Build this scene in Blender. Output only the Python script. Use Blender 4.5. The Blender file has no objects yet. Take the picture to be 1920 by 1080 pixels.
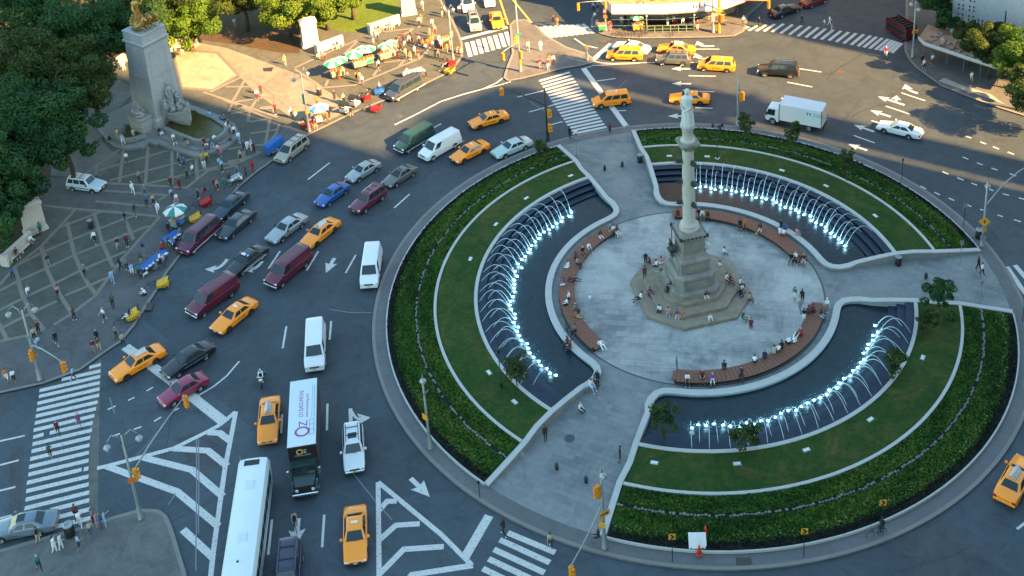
import bpy, math, random
import numpy as np
from mathutils import Vector, Matrix
random.seed(7); RNG = np.random.default_rng(11)
SC = bpy.context.scene; COL = SC.collection
rad = math.radians; sin = math.sin; cos = math.cos; pi = math.pi

# ------------------------------------------------------------------ camera (solved from the photograph)
F_PX, CX, CY, PITCH, ROLL = 2205.186, 973.456, -173.392, 0.35932, -0.06867
CAM = Vector((-14.6224, -97.5181, 79.3541))
_fw = Vector((0, cos(PITCH), -sin(PITCH))); _up = Vector((0, sin(PITCH), cos(PITCH))); _rt = Vector((1, 0, 0))
RX = cos(ROLL)*_rt + sin(ROLL)*_up; RU = -sin(ROLL)*_rt + cos(ROLL)*_up
cd = bpy.data.cameras.new('camera'); cam = bpy.data.objects.new('camera', cd); COL.objects.link(cam)
cam.matrix_world = Matrix(((RX.x, RU.x, -_fw.x, CAM.x), (RX.y, RU.y, -_fw.y, CAM.y), (RX.z, RU.z, -_fw.z, CAM.z), (0, 0, 0, 1)))
cd.sensor_width = 36; cd.lens = F_PX/1920*36
cd.shift_x = (960-CX)/1920; cd.shift_y = -(540-CY)/1920
cd.clip_start = 1; cd.clip_end = 3000
SC.camera = cam

def W(px, py, z=0.0):
    'ground point (or point at height z) seen at a pixel of the 1920x1080 photograph'
    d = ((px-CX)/F_PX)*RX - ((py-CY)/F_PX)*RU + _fw
    t = (z-CAM.z)/d.z
    p = CAM + d*t
    return Vector((p.x, p.y, z))

# ------------------------------------------------------------------ world, sun, exposure
SUN_EL, SUN_AZ = rad(31), rad(-33)            # direction towards the sun
wd = bpy.data.worlds.new('World'); SC.world = wd; wd.use_nodes = True
nt = wd.node_tree; nt.nodes.clear()
sky = nt.nodes.new('ShaderNodeTexSky'); sky.sky_type = 'NISHITA'; sky.sun_disc = False
sky.sun_elevation = SUN_EL; sky.sun_rotation = pi/2 - SUN_AZ
sky.air_density = 1.3; sky.dust_density = 0.6; sky.ozone_density = 1.0
tint = nt.nodes.new('ShaderNodeMix'); tint.data_type = 'RGBA'; tint.blend_type = 'MULTIPLY'; tint.inputs[0].default_value = 1
tint.inputs[7].default_value = (0.90, 1.0, 0.90, 1)
bg = nt.nodes.new('ShaderNodeBackground'); bg.inputs[1].default_value = 0.08
wo = nt.nodes.new('ShaderNodeOutputWorld')
nt.links.new(sky.outputs[0], tint.inputs[6]); nt.links.new(tint.outputs[2], bg.inputs[0]); nt.links.new(bg.outputs[0], wo.inputs[0])
sl = bpy.data.lights.new('sun', 'SUN'); sl.energy = 4.8; sl.angle = rad(0.6); sl.color = (1.0, 0.55, 0.20)
so = bpy.data.objects.new('sun', sl); COL.objects.link(so)
sd = Vector((cos(SUN_EL)*cos(SUN_AZ), cos(SUN_EL)*sin(SUN_AZ), sin(SUN_EL)))
so.rotation_euler = (-sd).to_track_quat('-Z', 'Y').to_euler(); so.location = sd*300
SC.view_settings.view_transform = 'Standard'; SC.view_settings.look = 'None'
SC.view_settings.exposure = 2.92; SC.view_settings.gamma = 1
SC.render.engine = 'CYCLES'
try: SC.cycles.max_bounces = 5; SC.cycles.use_light_tree = True; SC.cycles.caustics_reflective = False; SC.cycles.caustics_refractive = False
except Exception: pass

# ------------------------------------------------------------------ materials
MATS = {}
def node_mat(name):
    m = bpy.data.materials.new(name); m.use_nodes = True
    n = m.node_tree.nodes; b = n['Principled BSDF']
    return m, n, m.node_tree.links, b
def mat(name, col, rough=0.6, metal=0.0, var=0.12, scale=3.0, emis=None, es=0.0, alpha=None, coat=0.0, bump=0.0, spec=None, trans=0.0):
    'plain surface with a little procedural variation of colour and roughness'
    if name in MATS: return MATS[name]
    m, n, l, b = node_mat(name)
    b.inputs['Roughness'].default_value = rough; b.inputs['Metallic'].default_value = metal
    b.inputs['Base Color'].default_value = (*col, 1)
    if var > 0:
        tc = n.new('ShaderNodeTexCoord'); nz = n.new('ShaderNodeTexNoise'); nz.inputs['Scale'].default_value = scale; nz.inputs['Detail'].default_value = 5
        mx = n.new('ShaderNodeMix'); mx.data_type = 'RGBA'
        mx.inputs[6].default_value = (*[max(0, c*(1-var)) for c in col], 1); mx.inputs[7].default_value = (*[min(1, c*(1+var)) for c in col], 1)
        l.new(tc.outputs['Object'], nz.inputs['Vector']); l.new(nz.outputs[0], mx.inputs[0]); l.new(mx.outputs[2], b.inputs['Base Color'])
        if bump:
            bp = n.new('ShaderNodeBump'); bp.inputs['Strength'].default_value = bump; bp.inputs['Distance'].default_value = 0.05
            l.new(nz.outputs[0], bp.inputs['Height']); l.new(bp.outputs[0], b.inputs['Normal'])
    if coat: b.inputs['Coat Weight'].default_value = coat; b.inputs['Coat Roughness'].default_value = 0.08
    if spec is not None: b.inputs['Specular IOR Level'].default_value = spec
    if trans: b.inputs['Transmission Weight'].default_value = trans
    if emis: b.inputs['Emission Color'].default_value = (*emis, 1); b.inputs['Emission Strength'].default_value = es
    if alpha is not None: b.inputs['Alpha'].default_value = alpha
    MATS[name] = m; return m

def ramp(n, l, src, stops):
    r = n.new('ShaderNodeValToRGB'); e = r.color_ramp.elements
    while len(e) > 1: e.remove(e[-1])
    e[0].position = stops[0][0]; e[0].color = (*stops[0][1], 1)
    for p, c in stops[1:]:
        k = e.new(p); k.color = (*c, 1)
    l.new(src, r.inputs[0]); return r
def noise(n, l, vec, scale, detail=4, rough=0.55, dist=0.0):
    z = n.new('ShaderNodeTexNoise'); z.inputs['Scale'].default_value = scale; z.inputs['Detail'].default_value = detail
    z.inputs['Roughness'].default_value = rough; z.inputs['Distortion'].default_value = dist
    l.new(vec, z.inputs['Vector']); return z.outputs[0]
def mixc(n, l, fac, a, b, mode='MIX'):
    x = n.new('ShaderNodeMix'); x.data_type = 'RGBA'; x.blend_type = mode
    for s, i in ((fac, 0), (a, 6), (b, 7)):
        if isinstance(s, (int, float)): x.inputs[i].default_value = s
        elif isinstance(s, tuple): x.inputs[i].default_value = (*s, 1)
        else: l.new(s, x.inputs[i])
    return x.outputs[2]
def bumpn(n, l, b, h, strength=0.3, dist=0.03):
    bp = n.new('ShaderNodeBump'); bp.inputs['Strength'].default_value = strength; bp.inputs['Distance'].default_value = dist
    l.new(h, bp.inputs['Height']); l.new(bp.outputs[0], b.inputs['Normal'])

def ground_mat(name, c1, c2, patch=0.35, grain=0.25, rough=0.85, big=0.05):
    'asphalt or poured surface: large worn patches, repair joints, fine grain'
    m, n, l, b = node_mat(name)
    g = n.new('ShaderNodeNewGeometry').outputs['Position']
    base = ramp(n, l, noise(n, l, g, big, 6, 0.6, 0.6), [(0.3, c1), (0.7, c2)]).outputs[0]
    vo = n.new('ShaderNodeTexVoronoi'); vo.inputs['Scale'].default_value = 0.045; vo.distance = 'MANHATTAN'; l.new(g, vo.inputs['Vector'])
    vb = ramp(n, l, vo.outputs['Color'], [(0.0, (1-patch*.5,)*3), (1.0, (1+patch*.35,)*3)]).outputs[0]
    base = mixc(n, l, 0.55, base, vb, 'MULTIPLY')
    st = ramp(n, l, noise(n, l, g, 0.35, 7, 0.72, 1.6), [(0.34, (0.68,)*3), (0.5, (0.98,)*3), (0.66, (1.16,)*3)]).outputs[0]
    base = mixc(n, l, 0.9, base, st, 'MULTIPLY')
    oil = ramp(n, l, noise(n, l, g, 0.9, 6, 0.75, 2.2), [(0.36, (0.70,)*3), (0.46, (1.0,)*3), (0.70, (1.06,)*3), (0.8, (1.22,)*3)]).outputs[0]
    base = mixc(n, l, 0.75, base, oil, 'MULTIPLY')
    gr = ramp(n, l, noise(n, l, g, 9, 3, 0.7), [(0.2, (1-grain,)*3), (0.8, (1+grain,)*3)]).outputs[0]
    base = mixc(n, l, 1.0, base, gr, 'MULTIPLY')
    l.new(base, b.inputs['Base Color']); b.inputs['Roughness'].default_value = rough
    bumpn(n, l, b, noise(n, l, g, 14, 2), 0.25, 0.02)
    MATS[name] = m; return m

def paving_mat(name, c1, c2, c3, mortar, bw=1.2, bh=0.6, msize=0.012, rot=0.0, rough=0.7, blotch=0.5):
    'stone slabs, each with its own shade, worn in blotches'
    m, n, l, b = node_mat(name)
    g = n.new('ShaderNodeNewGeometry').outputs['Position']
    mp = n.new('ShaderNodeMapping'); mp.inputs['Rotation'].default_value = (0, 0, rot); l.new(g, mp.inputs[0])
    br = n.new('ShaderNodeTexBrick'); br.inputs['Scale'].default_value = 1; br.inputs['Brick Width'].default_value = bw; br.inputs['Row Height'].default_value = bh
    br.inputs['Mortar Size'].default_value = msize; br.inputs['Mortar Smooth'].default_value = 0.3
    br.inputs['Color1'].default_value = (*c1, 1); br.inputs['Color2'].default_value = (*c2, 1); br.inputs['Mortar'].default_value = (*mortar, 1)
    l.new(mp.outputs[0], br.inputs['Vector'])
    bl = ramp(n, l, noise(n, l, g, 0.16, 7, 0.68, 0.7), [(0.38, (0.0,)*3), (0.60, (1.0,)*3)]).outputs[0]
    base = mixc(n, l, 0.0, br.outputs[0], c3)
    mx = base.node; mu = n.new('ShaderNodeMath'); mu.operation = 'MULTIPLY'; mu.inputs[1].default_value = blotch; l.new(bl, mu.inputs[0]); l.new(mu.outputs[0], mx.inputs[0])
    gr = ramp(n, l, noise(n, l, g, 2.2, 5, 0.7, .4), [(0.3, (0.86,)*3), (0.7, (1.08,)*3)]).outputs[0]
    base = mixc(n, l, 1.0, base, gr, 'MULTIPLY')
    l.new(base, b.inputs['Base Color']); b.inputs['Roughness'].default_value = rough
    bumpn(n, l, b, br.outputs['Fac'], -0.2, 0.01)
    MATS[name] = m; return m

def green_mat(name, stops, scale=0.5, fine=6.0, rough=0.9):
    m, n, l, b = node_mat(name)
    g = n.new('ShaderNodeNewGeometry').outputs['Position']
    base = ramp(n, l, noise(n, l, g, scale, 9, 0.8, 0.9), stops).outputs[0]
    gr = ramp(n, l, noise(n, l, g, fine, 4, 0.75), [(0.25, (0.6,)*3), (0.75, (1.35,)*3)]).outputs[0]
    base = mixc(n, l, 1.0, base, gr, 'MULTIPLY')
    l.new(base, b.inputs['Base Color']); b.inputs['Roughness'].default_value = rough; b.inputs['Specular IOR Level'].default_value = 0.2
    bumpn(n, l, b, noise(n, l, g, fine*1.6, 3), 0.6, 0.06)
    MATS[name] = m; return m

def leaf_mat(name, stops):
    m, n, l, b = node_mat(name)
    at = n.new('ShaderNodeAttribute'); at.attribute_name = 'tone'
    r = ramp(n, l, at.outputs['Fac'], stops)
    l.new(r.outputs[0], b.inputs['Base Color']); b.inputs['Roughness'].default_value = 0.75; b.inputs['Specular IOR Level'].default_value = 0.25
    tr = n.new('ShaderNodeBsdfTranslucent'); l.new(r.outputs[0], tr.inputs[0])
    mx = n.new('ShaderNodeMixShader'); mx.inputs[0].default_value = 0.25
    out = n['Material Output']; l.new(b.outputs[0], mx.inputs[1]); l.new(tr.outputs[0], mx.inputs[2]); l.new(mx.outputs[0], out.inputs[0])
    MATS[name] = m; return m

def water_mat(name, c, rough=0.12, wave=3.0, strength=0.25):
    m, n, l, b = node_mat(name)
    g = n.new('ShaderNodeNewGeometry').outputs['Position']
    base = ramp(n, l, noise(n, l, g, 1.3, 6, 0.75, 0.8), [(0.3, tuple(x*.65 for x in c)), (0.7, tuple(x*1.5 for x in c))]).outputs[0]
    l.new(base, b.inputs['Base Color']); b.inputs['Roughness'].default_value = rough; b.inputs['IOR'].default_value = 1.33
    bumpn(n, l, b, noise(n, l, g, wave, 4, 0.7, 0.6), strength, 0.05)
    MATS[name] = m; return m

# ------------------------------------------------------------------ mesh builder
class MB:
    def __init__(s): s.v = []; s.f = []; s.mi = []
    def add(s, vs, fs, mi=0, M=None):
        k = len(s.v)
        s.v += [tuple(M @ Vector(p)) for p in vs] if M is not None else [tuple(p) for p in vs]
        s.f += [tuple(i+k for i in f) for f in fs]; s.mi += [mi]*len(fs); return s
    def box(s, x0, x1, y0, y1, z0, z1, mi=0, M=None, ch=0.0):
        if ch <= 0:
            vs = [(x0,y0,z0),(x1,y0,z0),(x1,y1,z0),(x0,y1,z0),(x0,y0,z1),(x1,y0,z1),(x1,y1,z1),(x0,y1,z1)]
            return s.add(vs, [(0,3,2,1),(4,5,6,7),(0,1,5,4),(1,2,6,5),(2,3,7,6),(3,0,4,7)], mi, M)
        c = min(ch, (x1-x0)*.45, (y1-y0)*.45, (z1-z0)*.9)
        rings = []
        for z, i in ((z0, 0), (z1-c, 0), (z1, 1)):
            a = c*i
            rings.append([(x0+a+(c if not i else 0), y0+a, z), (x1-a-(c if not i else 0), y0+a, z), (x1-a, y0+a+(c if not i else 0), z), (x1-a, y1-a-(c if not i else 0), z),
                          (x1-a-(c if not i else 0), y1-a, z), (x0+a+(c if not i else 0), y1-a, z), (x0+a, y1-a-(c if not i else 0), z), (x0+a, y0+a+(c if not i else 0), z)])
        return s.loft(rings, mi, M)
    def loft(s, rings, mi=0, M=None, caps=True, closed=True):
        n = len(rings[0]); vs = [p for r in rings for p in r]; fs = []
        for i in range(len(rings)-1):
            for j in range(n if closed else n-1):
                a = i*n+j; b = i*n+(j+1) % n
                fs.append((a, b, b+n, a+n))
        if caps and closed: fs.append(tuple(range(n-1, -1, -1))); fs.append(tuple((len(rings)-1)*n+j for j in range(n)))
        return s.add(vs, fs, mi, M)
    def prism(s, poly, z0, z1, mi=0, M=None, side=None, bottom=True):
        n = len(poly); area = sum(poly[i][0]*poly[(i+1) % n][1]-poly[(i+1) % n][0]*poly[i][1] for i in range(n))
        if area < 0: poly = list(poly)[::-1]
        vs = [(p[0], p[1], z0) for p in poly]+[(p[0], p[1], z1) for p in poly]
        s.add(vs, [tuple(range(n, 2*n))], mi, M)
        k = len(s.v)-2*n
        fs = [(k+i, k+(i+1) % n, k+n+(i+1) % n, k+n+i) for i in range(n)]
        if bottom: fs.append(tuple(k+i for i in range(n-1, -1, -1)))
        s.f += fs; s.mi += [mi if side is None else side]*len(fs); return s
    def sheet(s, poly, z, mi=0):
        n = len(poly); area = sum(poly[i][0]*poly[(i+1) % n][1]-poly[(i+1) % n][0]*poly[i][1] for i in range(n))
        if area < 0: poly = list(poly)[::-1]
        return s.add([(p[0], p[1], z) for p in poly], [tuple(range(n))], mi)
    def tube(s, pts, r, n=8, mi=0, M=None, caps=True):
        pts = [Vector(p) for p in pts]; rs = r if isinstance(r, (list, tuple)) else [r]*len(pts); rings = []
        for i, p in enumerate(pts):
            t = (pts[min(i+1, len(pts)-1)]-pts[max(i-1, 0)])
            if t.length < 1e-9: t = Vector((0, 0, 1))
            t.normalize(); a = t.cross(Vector((0, 0, 1)) if abs(t.z) < 0.95 else Vector((0, 1, 0))).normalized(); b = t.cross(a).normalized()
            rings.append([tuple(p+rs[i]*(cos(2*pi*k/n)*a - sin(2*pi*k/n)*b)) for k in range(n)])
        return s.loft(rings, mi, M, caps)
    def lathe(s, prof, n=16, mi=0, M=None, c=(0, 0), caps=True, sx=1.0, sy=1.0):
        return s.loft([[(c[0]+r*sx*cos(2*pi*k/n), c[1]+r*sy*sin(2*pi*k/n), z) for k in range(n)] for r, z in prof], mi, M, caps)
    def ball(s, c, r, n=8, m=6, mi=0, M=None, sz=(1, 1, 1)):
        rings = [[(c[0]+r*sz[0]*sin(pi*i/m)*cos(2*pi*k/n), c[1]+r*sz[1]*sin(pi*i/m)*sin(2*pi*k/n), c[2]-r*sz[2]*cos(pi*i/m)) for k in range(n)] for i in range(1, m)]
        return s.loft(rings, mi, M)
    def build(s, name, mats, parent=None, smooth=False, loc=None):
        me = bpy.data.meshes.new(name); me.from_pydata(s.v, [], s.f)
        for m in (mats if isinstance(mats, (list, tuple)) else [mats]): me.materials.append(m)
        if len(me.materials) > 1: me.polygons.foreach_set('material_index', s.mi)
        if smooth: me.polygons.foreach_set('use_smooth', [True]*len(me.polygons))
        me.update(); me.validate()
        o = bpy.data.objects.new(name, me); COL.objects.link(o)
        if parent is not None: o.parent = parent
        if loc is not None: o.location = loc
        return o
def smooth_by_angle(o, ang=40):
    'sharp where faces meet steeply'
    me = o.data; me.polygons.foreach_set('use_smooth', [True]*len(me.polygons))
    try: me.set_sharp_from_angle(angle=rad(ang))
    except Exception: pass
def thing(name, label, cat, loc=(0, 0, 0), rz=0.0, group=None, s=1.0):
    o = bpy.data.objects.new(name, None); COL.objects.link(o); o.empty_display_size = 0.3
    o.location = loc; o.rotation_euler = (0, 0, rz); o.scale = (s, s, s)
    o['label'] = label; o['category'] = cat
    if group: o['group'] = group
    return o
def tag(o, label, cat, group=None, kind=None):
    o['label'] = label; o['category'] = cat
    if group: o['group'] = group
    if kind: o['kind'] = kind
    return o
def struct(o): o['kind'] = 'structure'; return o
def copy_tree(o, parent=None):
    c = o.copy(); COL.objects.link(c)
    if parent is not None: c.parent = parent
    for ch in KIDS.get(o.name, []):
        k = copy_tree(ch, c); KIDS.setdefault(c.name, []).append(k)
    return c
KIDS = {}
def index_kids(root):
    'remember the children of a prototype so that copies need no lookups'
    allc = {}
    for o in COL.objects:
        if o.parent: allc.setdefault(o.parent.name, []).append(o)
    def rec(o):
        KIDS[o.name] = allc.get(o.name, [])
        for c in KIDS[o.name]: rec(c)
    rec(root)
def Rz(a, loc=(0, 0, 0)): return Matrix.Translation(loc) @ Matrix.Rotation(a, 4, 'Z')
def text_mesh(txt, size, matl, parent, name='lettering', M=None, align='CENTER', depth=0.01, sx=1.0):
    'letters as a real mesh'
    cu = bpy.data.curves.new('t', 'FONT'); cu.body = txt; cu.size = size; cu.align_x = align; cu.align_y = 'CENTER'; cu.extrude = depth; cu.resolution_u = 3
    t = bpy.data.objects.new('t', cu); COL.objects.link(t)
    dg = bpy.context.evaluated_depsgraph_get(); dg.update()
    me = bpy.data.meshes.new_from_object(t.evaluated_get(dg)); bpy.data.objects.remove(t); bpy.data.curves.remove(cu)
    X = (M if M is not None else Matrix.Identity(4)) @ Matrix.Diagonal((sx, 1, 1, 1))
    me.transform(X); me.materials.clear(); me.materials.append(matl); me.name = name
    o = bpy.data.objects.new(name, me); COL.objects.link(o); o.parent = parent
    return o
# ------------------------------------------------------------------ ground, pavements, markings
M_ROAD = ground_mat('asphalt', (0.026, 0.042, 0.055), (0.050, 0.068, 0.082), 0.8, 0.2, 0.72)
M_WALK = ground_mat('sidewalk_concrete', (0.085, 0.088, 0.088), (0.125, 0.125, 0.12), 0.3, 0.15, 0.85, 0.12)
M_KERB = mat('kerb_stone', (0.17, 0.165, 0.15), 0.8, var=0.2, scale=2)
M_RING = paving_mat('ring_paving', (0.095, 0.10, 0.104), (0.12, 0.125, 0.128), (0.08, 0.086, 0.09), (0.07, 0.07, 0.07), 1.5, 1.5, 0.01)
M_PLAZA = paving_mat('plaza_slabs', (0.145, 0.162, 0.165), (0.25, 0.262, 0.258), (0.42, 0.425, 0.40), (0.07, 0.085, 0.09), 1.5, 0.75, 0.018, rad(12), 0.65, 0.75)
M_SPOKE = paving_mat('walkway_slabs', (0.105, 0.124, 0.135), (0.17, 0.186, 0.19), (0.23, 0.24, 0.23), (0.06, 0.07, 0.075), 1.2, 0.6, 0.018, rad(30), 0.7, 0.6)
M_HEX = ground_mat('park_pavers', (0.054, 0.064, 0.057), (0.080, 0.084, 0.068), 0.3, 0.25, 0.9, 0.1)
M_SAND = ground_mat('pale_paving', (0.25, 0.22, 0.16), (0.31, 0.275, 0.20), 0.15, 0.06, 0.9, 0.2)
M_BAND = mat('paving_band', (0.16, 0.145, 0.12), 0.85, var=0.25, scale=1.2)
M_PAINT = None
def paint_mat(name, col, wear):
    m, n, l, b = node_mat(name)
    g = n.new('ShaderNodeNewGeometry').outputs['Position']
    w = ramp(n, l, noise(n, l, g, 5, 6, 0.75, 0.4), [(wear-.06, (0.16, 0.17, 0.18)), (wear+.04, col)]).outputs[0]
    l.new(w, b.inputs['Base Color']); b.inputs['Roughness'].default_value = 0.7; return m
M_PAINT = paint_mat('road_paint', (0.50, 0.50, 0.48), 0.42)
M_PAINT_OLD = paint_mat('worn_road_paint', (0.15, 0.17, 0.18), 0.52)
M_YELLOW = paint_mat('yellow_road_paint', (0.62, 0.40, 0.08), 0.36)
M_SOIL = green_mat('park_soil', [(0.3, (0.035, 0.026, 0.016)), (0.7, (0.085, 0.06, 0.035))], 0.3, 4)
M_LAWN_PARK = green_mat('park_lawn', [(0.3, (0.05, 0.09, 0.012)), (0.7, (0.10, 0.15, 0.02))], 0.3, 5)

b = MB(); b.box(-700, 700, -700, 900, -1.0, 0.0); struct(b.build('road', M_ROAD))
def pxpoly(pts, z=0.0): return [tuple(W(x, y, z))[:2] for x, y in pts]
def slab(name, pts, m, z1=0.15, z0=-0.3, kerb=True):
    P = pxpoly(pts, z1); o = MB().prism(P, z0, z1).build(name, m); struct(o)
    if kerb: strip_obj('kerb', [(P[i], P[(i+1) % len(P)]) for i in kerb], 0.34, z1+0.006, M_KERB)
    return o
def strip_mb(b, pts, w, z, mi=0, closed=False, butt=0.0):
    'flat ribbon along a world polyline, mitred at its bends'
    P = [Vector(p[:2]) for p in pts]; n = len(P); L = []; R = []
    for i in range(n):
        a = P[i]-P[i-1] if (i > 0 or closed) else P[1]-P[0]
        c = P[(i+1) % n]-P[i] if (i < n-1 or closed) else P[-1]-P[-2]
        a.normalize(); c.normalize(); t = a+c
        if t.length < 1e-6: t = a
        t.normalize(); nn = Vector((-t.y, t.x)); k = 1/max(0.5, abs(nn.dot(Vector((-a.y, a.x)))))
        L.append(P[i]+nn*w/2*k); R.append(P[i]-nn*w/2*k)
    for i in range(n if closed else n-1):
        j = (i+1) % n
        b.add([(R[i].x, R[i].y, z), (R[j].x, R[j].y, z), (L[j].x, L[j].y, z), (L[i].x, L[i].y, z)], [(0, 1, 2, 3)], mi)
def strip_obj(name, segs, w, z, m):
    b = MB()
    for s in segs: strip_mb(b, s, w, z)
    return struct(b.build(name, m))

# park-side plaza (upper left), split in edge pieces so that only the street edge gets a kerb
NE = [(-60, 750), (0, 735), (82, 717), (150, 692), (190, 663), (225, 640), (250, 610), (275, 570), (295, 540), (312, 510), (335, 480), (370, 440), (410, 395), (447, 350),
      (480, 322), (515, 297), (545, 272), (580, 251), (670, 207), (730, 184), (790, 160), (830, 141), (852, 125), (866, 106), (866, 82), (858, 60), (848, 38), (832, 12), (815, -20),
      (790, -60), (400, -110), (-60, -110), (-260, 300)]
slab('sidewalk', NE, M_HEX, kerb=range(0, 28))
def over(name, pts, m, z=0.156): return struct(MB().sheet(pxpoly(pts, 0.15), z).build(name, m))
# smoother concrete zone by the kerb
over('sidewalk', [(-60, 748), (0, 733), (82, 715), (148, 690), (188, 661), (223, 637), (248, 608), (273, 568), (293, 538), (310, 508), (333, 478), (368, 438), (408, 393), (445, 348),
      (478, 320), (513, 295), (543, 270), (578, 249), (545, 235), (500, 262), (440, 320), (390, 352), (352, 352), (301, 402), (229, 487), (180, 554), (135, 588), (77, 619), (50, 630), (0, 640), (-60, 650)], ground_mat('plaza_edge_concrete', (0.062, 0.067, 0.072), (0.088, 0.092, 0.096), 0.3, 0.15, 0.85, 0.1))
over('path', [(-40, 385), (100, 396), (312, 407), (350, 357), (200, 340), (60, 335), (-40, 330)], ground_mat('path_concrete', (0.07, 0.075, 0.078), (0.09, 0.094, 0.096), 0.3, 0.15, 0.85, 0.1), 0.1575)
over('path', [(325, 72), (425, 90), (560, 140), (665, 200), (640, 214), (580, 243), (480, 175), (447, 141), (410, 100), (340, 92)], ground_mat('wide_path_concrete', (0.165, 0.150, 0.118), (0.21, 0.19, 0.148), 0.2, 0.12, 0.85, 0.1), 0.159)
over('path', [(322, 98), (361, 93), (410, 97), (450, 141), (400, 172), (341, 167)], mat('path_border', (0.12, 0.11, 0.095), 0.9, var=.15, scale=1.5), 0.160)
over('path', [(327, 100), (361, 97), (405, 101), (443, 141), (398, 167), (343, 163)], M_SAND, 0.165)
over('path', [(95, 330), (190, 330), (232, 292), (210, 285), (190, 262), (200, 225), (255, 170), (225, 150), (150, 165), (100, 250)], M_WALK, 0.1585)
over('lawn', [(560, 42), (660, 62), (700, 46), (750, 34), (745, -30), (600, -50), (520, -10)], M_LAWN_PARK, 0.16)
over('ground', [(-60, 320), (60, 335), (130, 330), (215, 240), (190, 150), (235, 112), (300, 100), (355, 72), (430, 82), (520, 98), (562, 100), (560, 40), (520, -10), (600, -50), (560, -100), (-60, -100)], M_SOIL, 0.154)
over('ground', [(-60, 470), (0, 490), (75, 440), (60, 400), (-60, 380)], M_SOIL, 0.154)

# paving bands of the plaza, traced line by line
def crp(ox, oy, s, pts): return [(ox+x/s, oy+y/s) for x, y in pts]
S2 = 3.857
bands = []
for pl in [[(0, 670), (105, 545), (300, 390), (420, 262), (545, 128)], [(310, 97), (560, 125), (880, 150), (1157, 178)], [(690, 68), (1100, 105)], [(1157, 178), (1020, 330), (880, 490), (690, 750), (520, 880), (390, 960)],
           [(320, 995), (200, 1038), (0, 1080), (-60, 1090)],
           [(105, 545), (160, 740), (230, 890), (320, 995)], [(300, 400), (340, 560), (400, 690), (520, 880)], [(485, 220), (540, 460), (620, 640), (695, 745)], [(680, 150), (740, 370), (820, 545)],
           [(885, 150), (920, 235), (965, 345)], [(-10, 950), (50, 1065)], [(140, 525), (300, 440), (510, 350), (720, 265), (885, 200), (1000, 165)], [(-30, 730), (140, 640), (330, 555), (540, 455), (740, 375), (960, 290), (1080, 245)],
           [(-20, 865), (165, 770), (380, 670), (580, 570), (790, 480), (910, 430)], [(0, 990), (220, 880), (410, 790)], [(470, 750), (640, 680), (800, 610)], [(420, 262), (740, 140)]]:
    bands.append(crp(0, 360, S2, pl))
for pl in [[(600, 250), (900, 40)], [(1110, 20), (1090, 310)], [(930, 30), (895, 290)], [(1290, 50), (1290, 310)], [(1470, 100), (1480, 265)], [(1830, 50), (1830, 100)], [(730, 170), (715, 235)], [(730, 200), (1280, 45)],
           [(820, 275), (1470, 105)], [(1100, 300), (1640, 170), (1920, 80)], [(790, 295), (1100, 310), (1400, 330), (1560, 200), (1720, 175), (1960, 60)], [(780, 352), (1250, 385), (1190, 425)], [(345, 462), (350, 464)]]:
    bands.append(crp(0, 270, 4, pl))
S3 = 4.909
for pl in [[(560, 850), (890, 690)], [(890, 690), (1330, 985)], [(900, 700), (770, 930)], [(700, 800), (980, 800)], [(790, 940), (1190, 880)], [(1190, 880), (1130, 1000)], [(985, 920), (930, 1010)], [(1010, 1005), (1330, 985)], [(500, 850), (940, 1000), (1180, 1080)]]:
    bands.append(crp(280, 0, S3, pl))
for pl in [[(290, 510), (530, 400), (760, 300)], [(290, 520), (500, 660), (740, 640), (1230, 440)], [(760, 310), (640, 430)], [(540, 600), (520, 650)], [(880, 570), (930, 500)], [(1070, 500), (1110, 460)], [(820, 372), (690, 377)], [(860, 250), (1180, 215)],
           [(1180, 220), (1050, 290)], [(1230, 440), (1330, 330)], [(960, 470), (1240, 440)], [(150, 730), (130, 850)], [(30, 810), (270, 790)], [(0, 600), (150, 720), (300, 850)]]:
    bands.append(crp(480, 0, 4, pl))
for pl in [[(0, 60), (380, 215), (680, 345)], [(370, 215), (345, 380)], [(660, 350), (600, 720)], [(130, 90), (60, 240)], [(100, 260), (340, 225)], [(370, 380), (650, 335)], [(380, 550), (760, 490)], [(800, 400), (760, 540), (640, 700)], [(60, 780), (330, 720), (590, 715)],
           [(60, 950), (200, 930), (420, 860), (500, 800)], [(280, 790), (290, 930)], [(60, 1000), (200, 960)]]:
    bands.append(crp(420, 180, 7.717, pl))
b = MB()
for i, pl in enumerate(bands): strip_mb(b, pxpoly(pl, 0.15), 0.42, 0.168+0.0006*i)
struct(b.build('paving_bands', M_BAND))

SW = [(-60, 1050), (0, 1033), (110, 1002), (165, 987), (215, 970), (262, 957), (295, 958), (309, 968), (317, 985), (324, 1005), (334, 1040), (345, 1075), (352, 1120), (-60, 1160)]
slab('sidewalk', SW, M_WALK, kerb=range(0, 12))
ISLE = [(957, 46), (966, 38), (985, 37), (1005, 48), (1022, 66), (1060, 88), (1100, 101), (1112, 110), (1110, 116), (1089, 122), (1054, 128), (1010, 139), (976, 147), (954, 151), (946, 145), (952, 125), (962, 100), (960, 75)]
slab('traffic_island', ISLE, M_WALK, kerb=range(0, 18))
TOP = [(1124, 61), (1140, 66), (1154, 69), (1200, 71), (1280, 70), (1335, 69), (1375, 67), (1393, 59), (1398, 48), (1400, 30), (1440, -5), (1500, -60), (1100, -60), (1128, 5), (1110, 35), (1110, 52)]
slab('sidewalk', TOP, M_WALK, kerb=list(range(0, 10))+[12, 13, 14, 15])
TR = [(1705, 66), (1698, 80), (1698, 95), (1705, 110), (1717, 125), (1740, 142), (1765, 160), (1815, 180), (1840, 189), (1877, 202), (1925, 217), (2000, 240), (2150, 100), (1900, -80), (1700, -60), (1700, 40)]
slab('sidewalk', TR, M_WALK, kerb=list(range(0, 11))+[14, 15])
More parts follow.
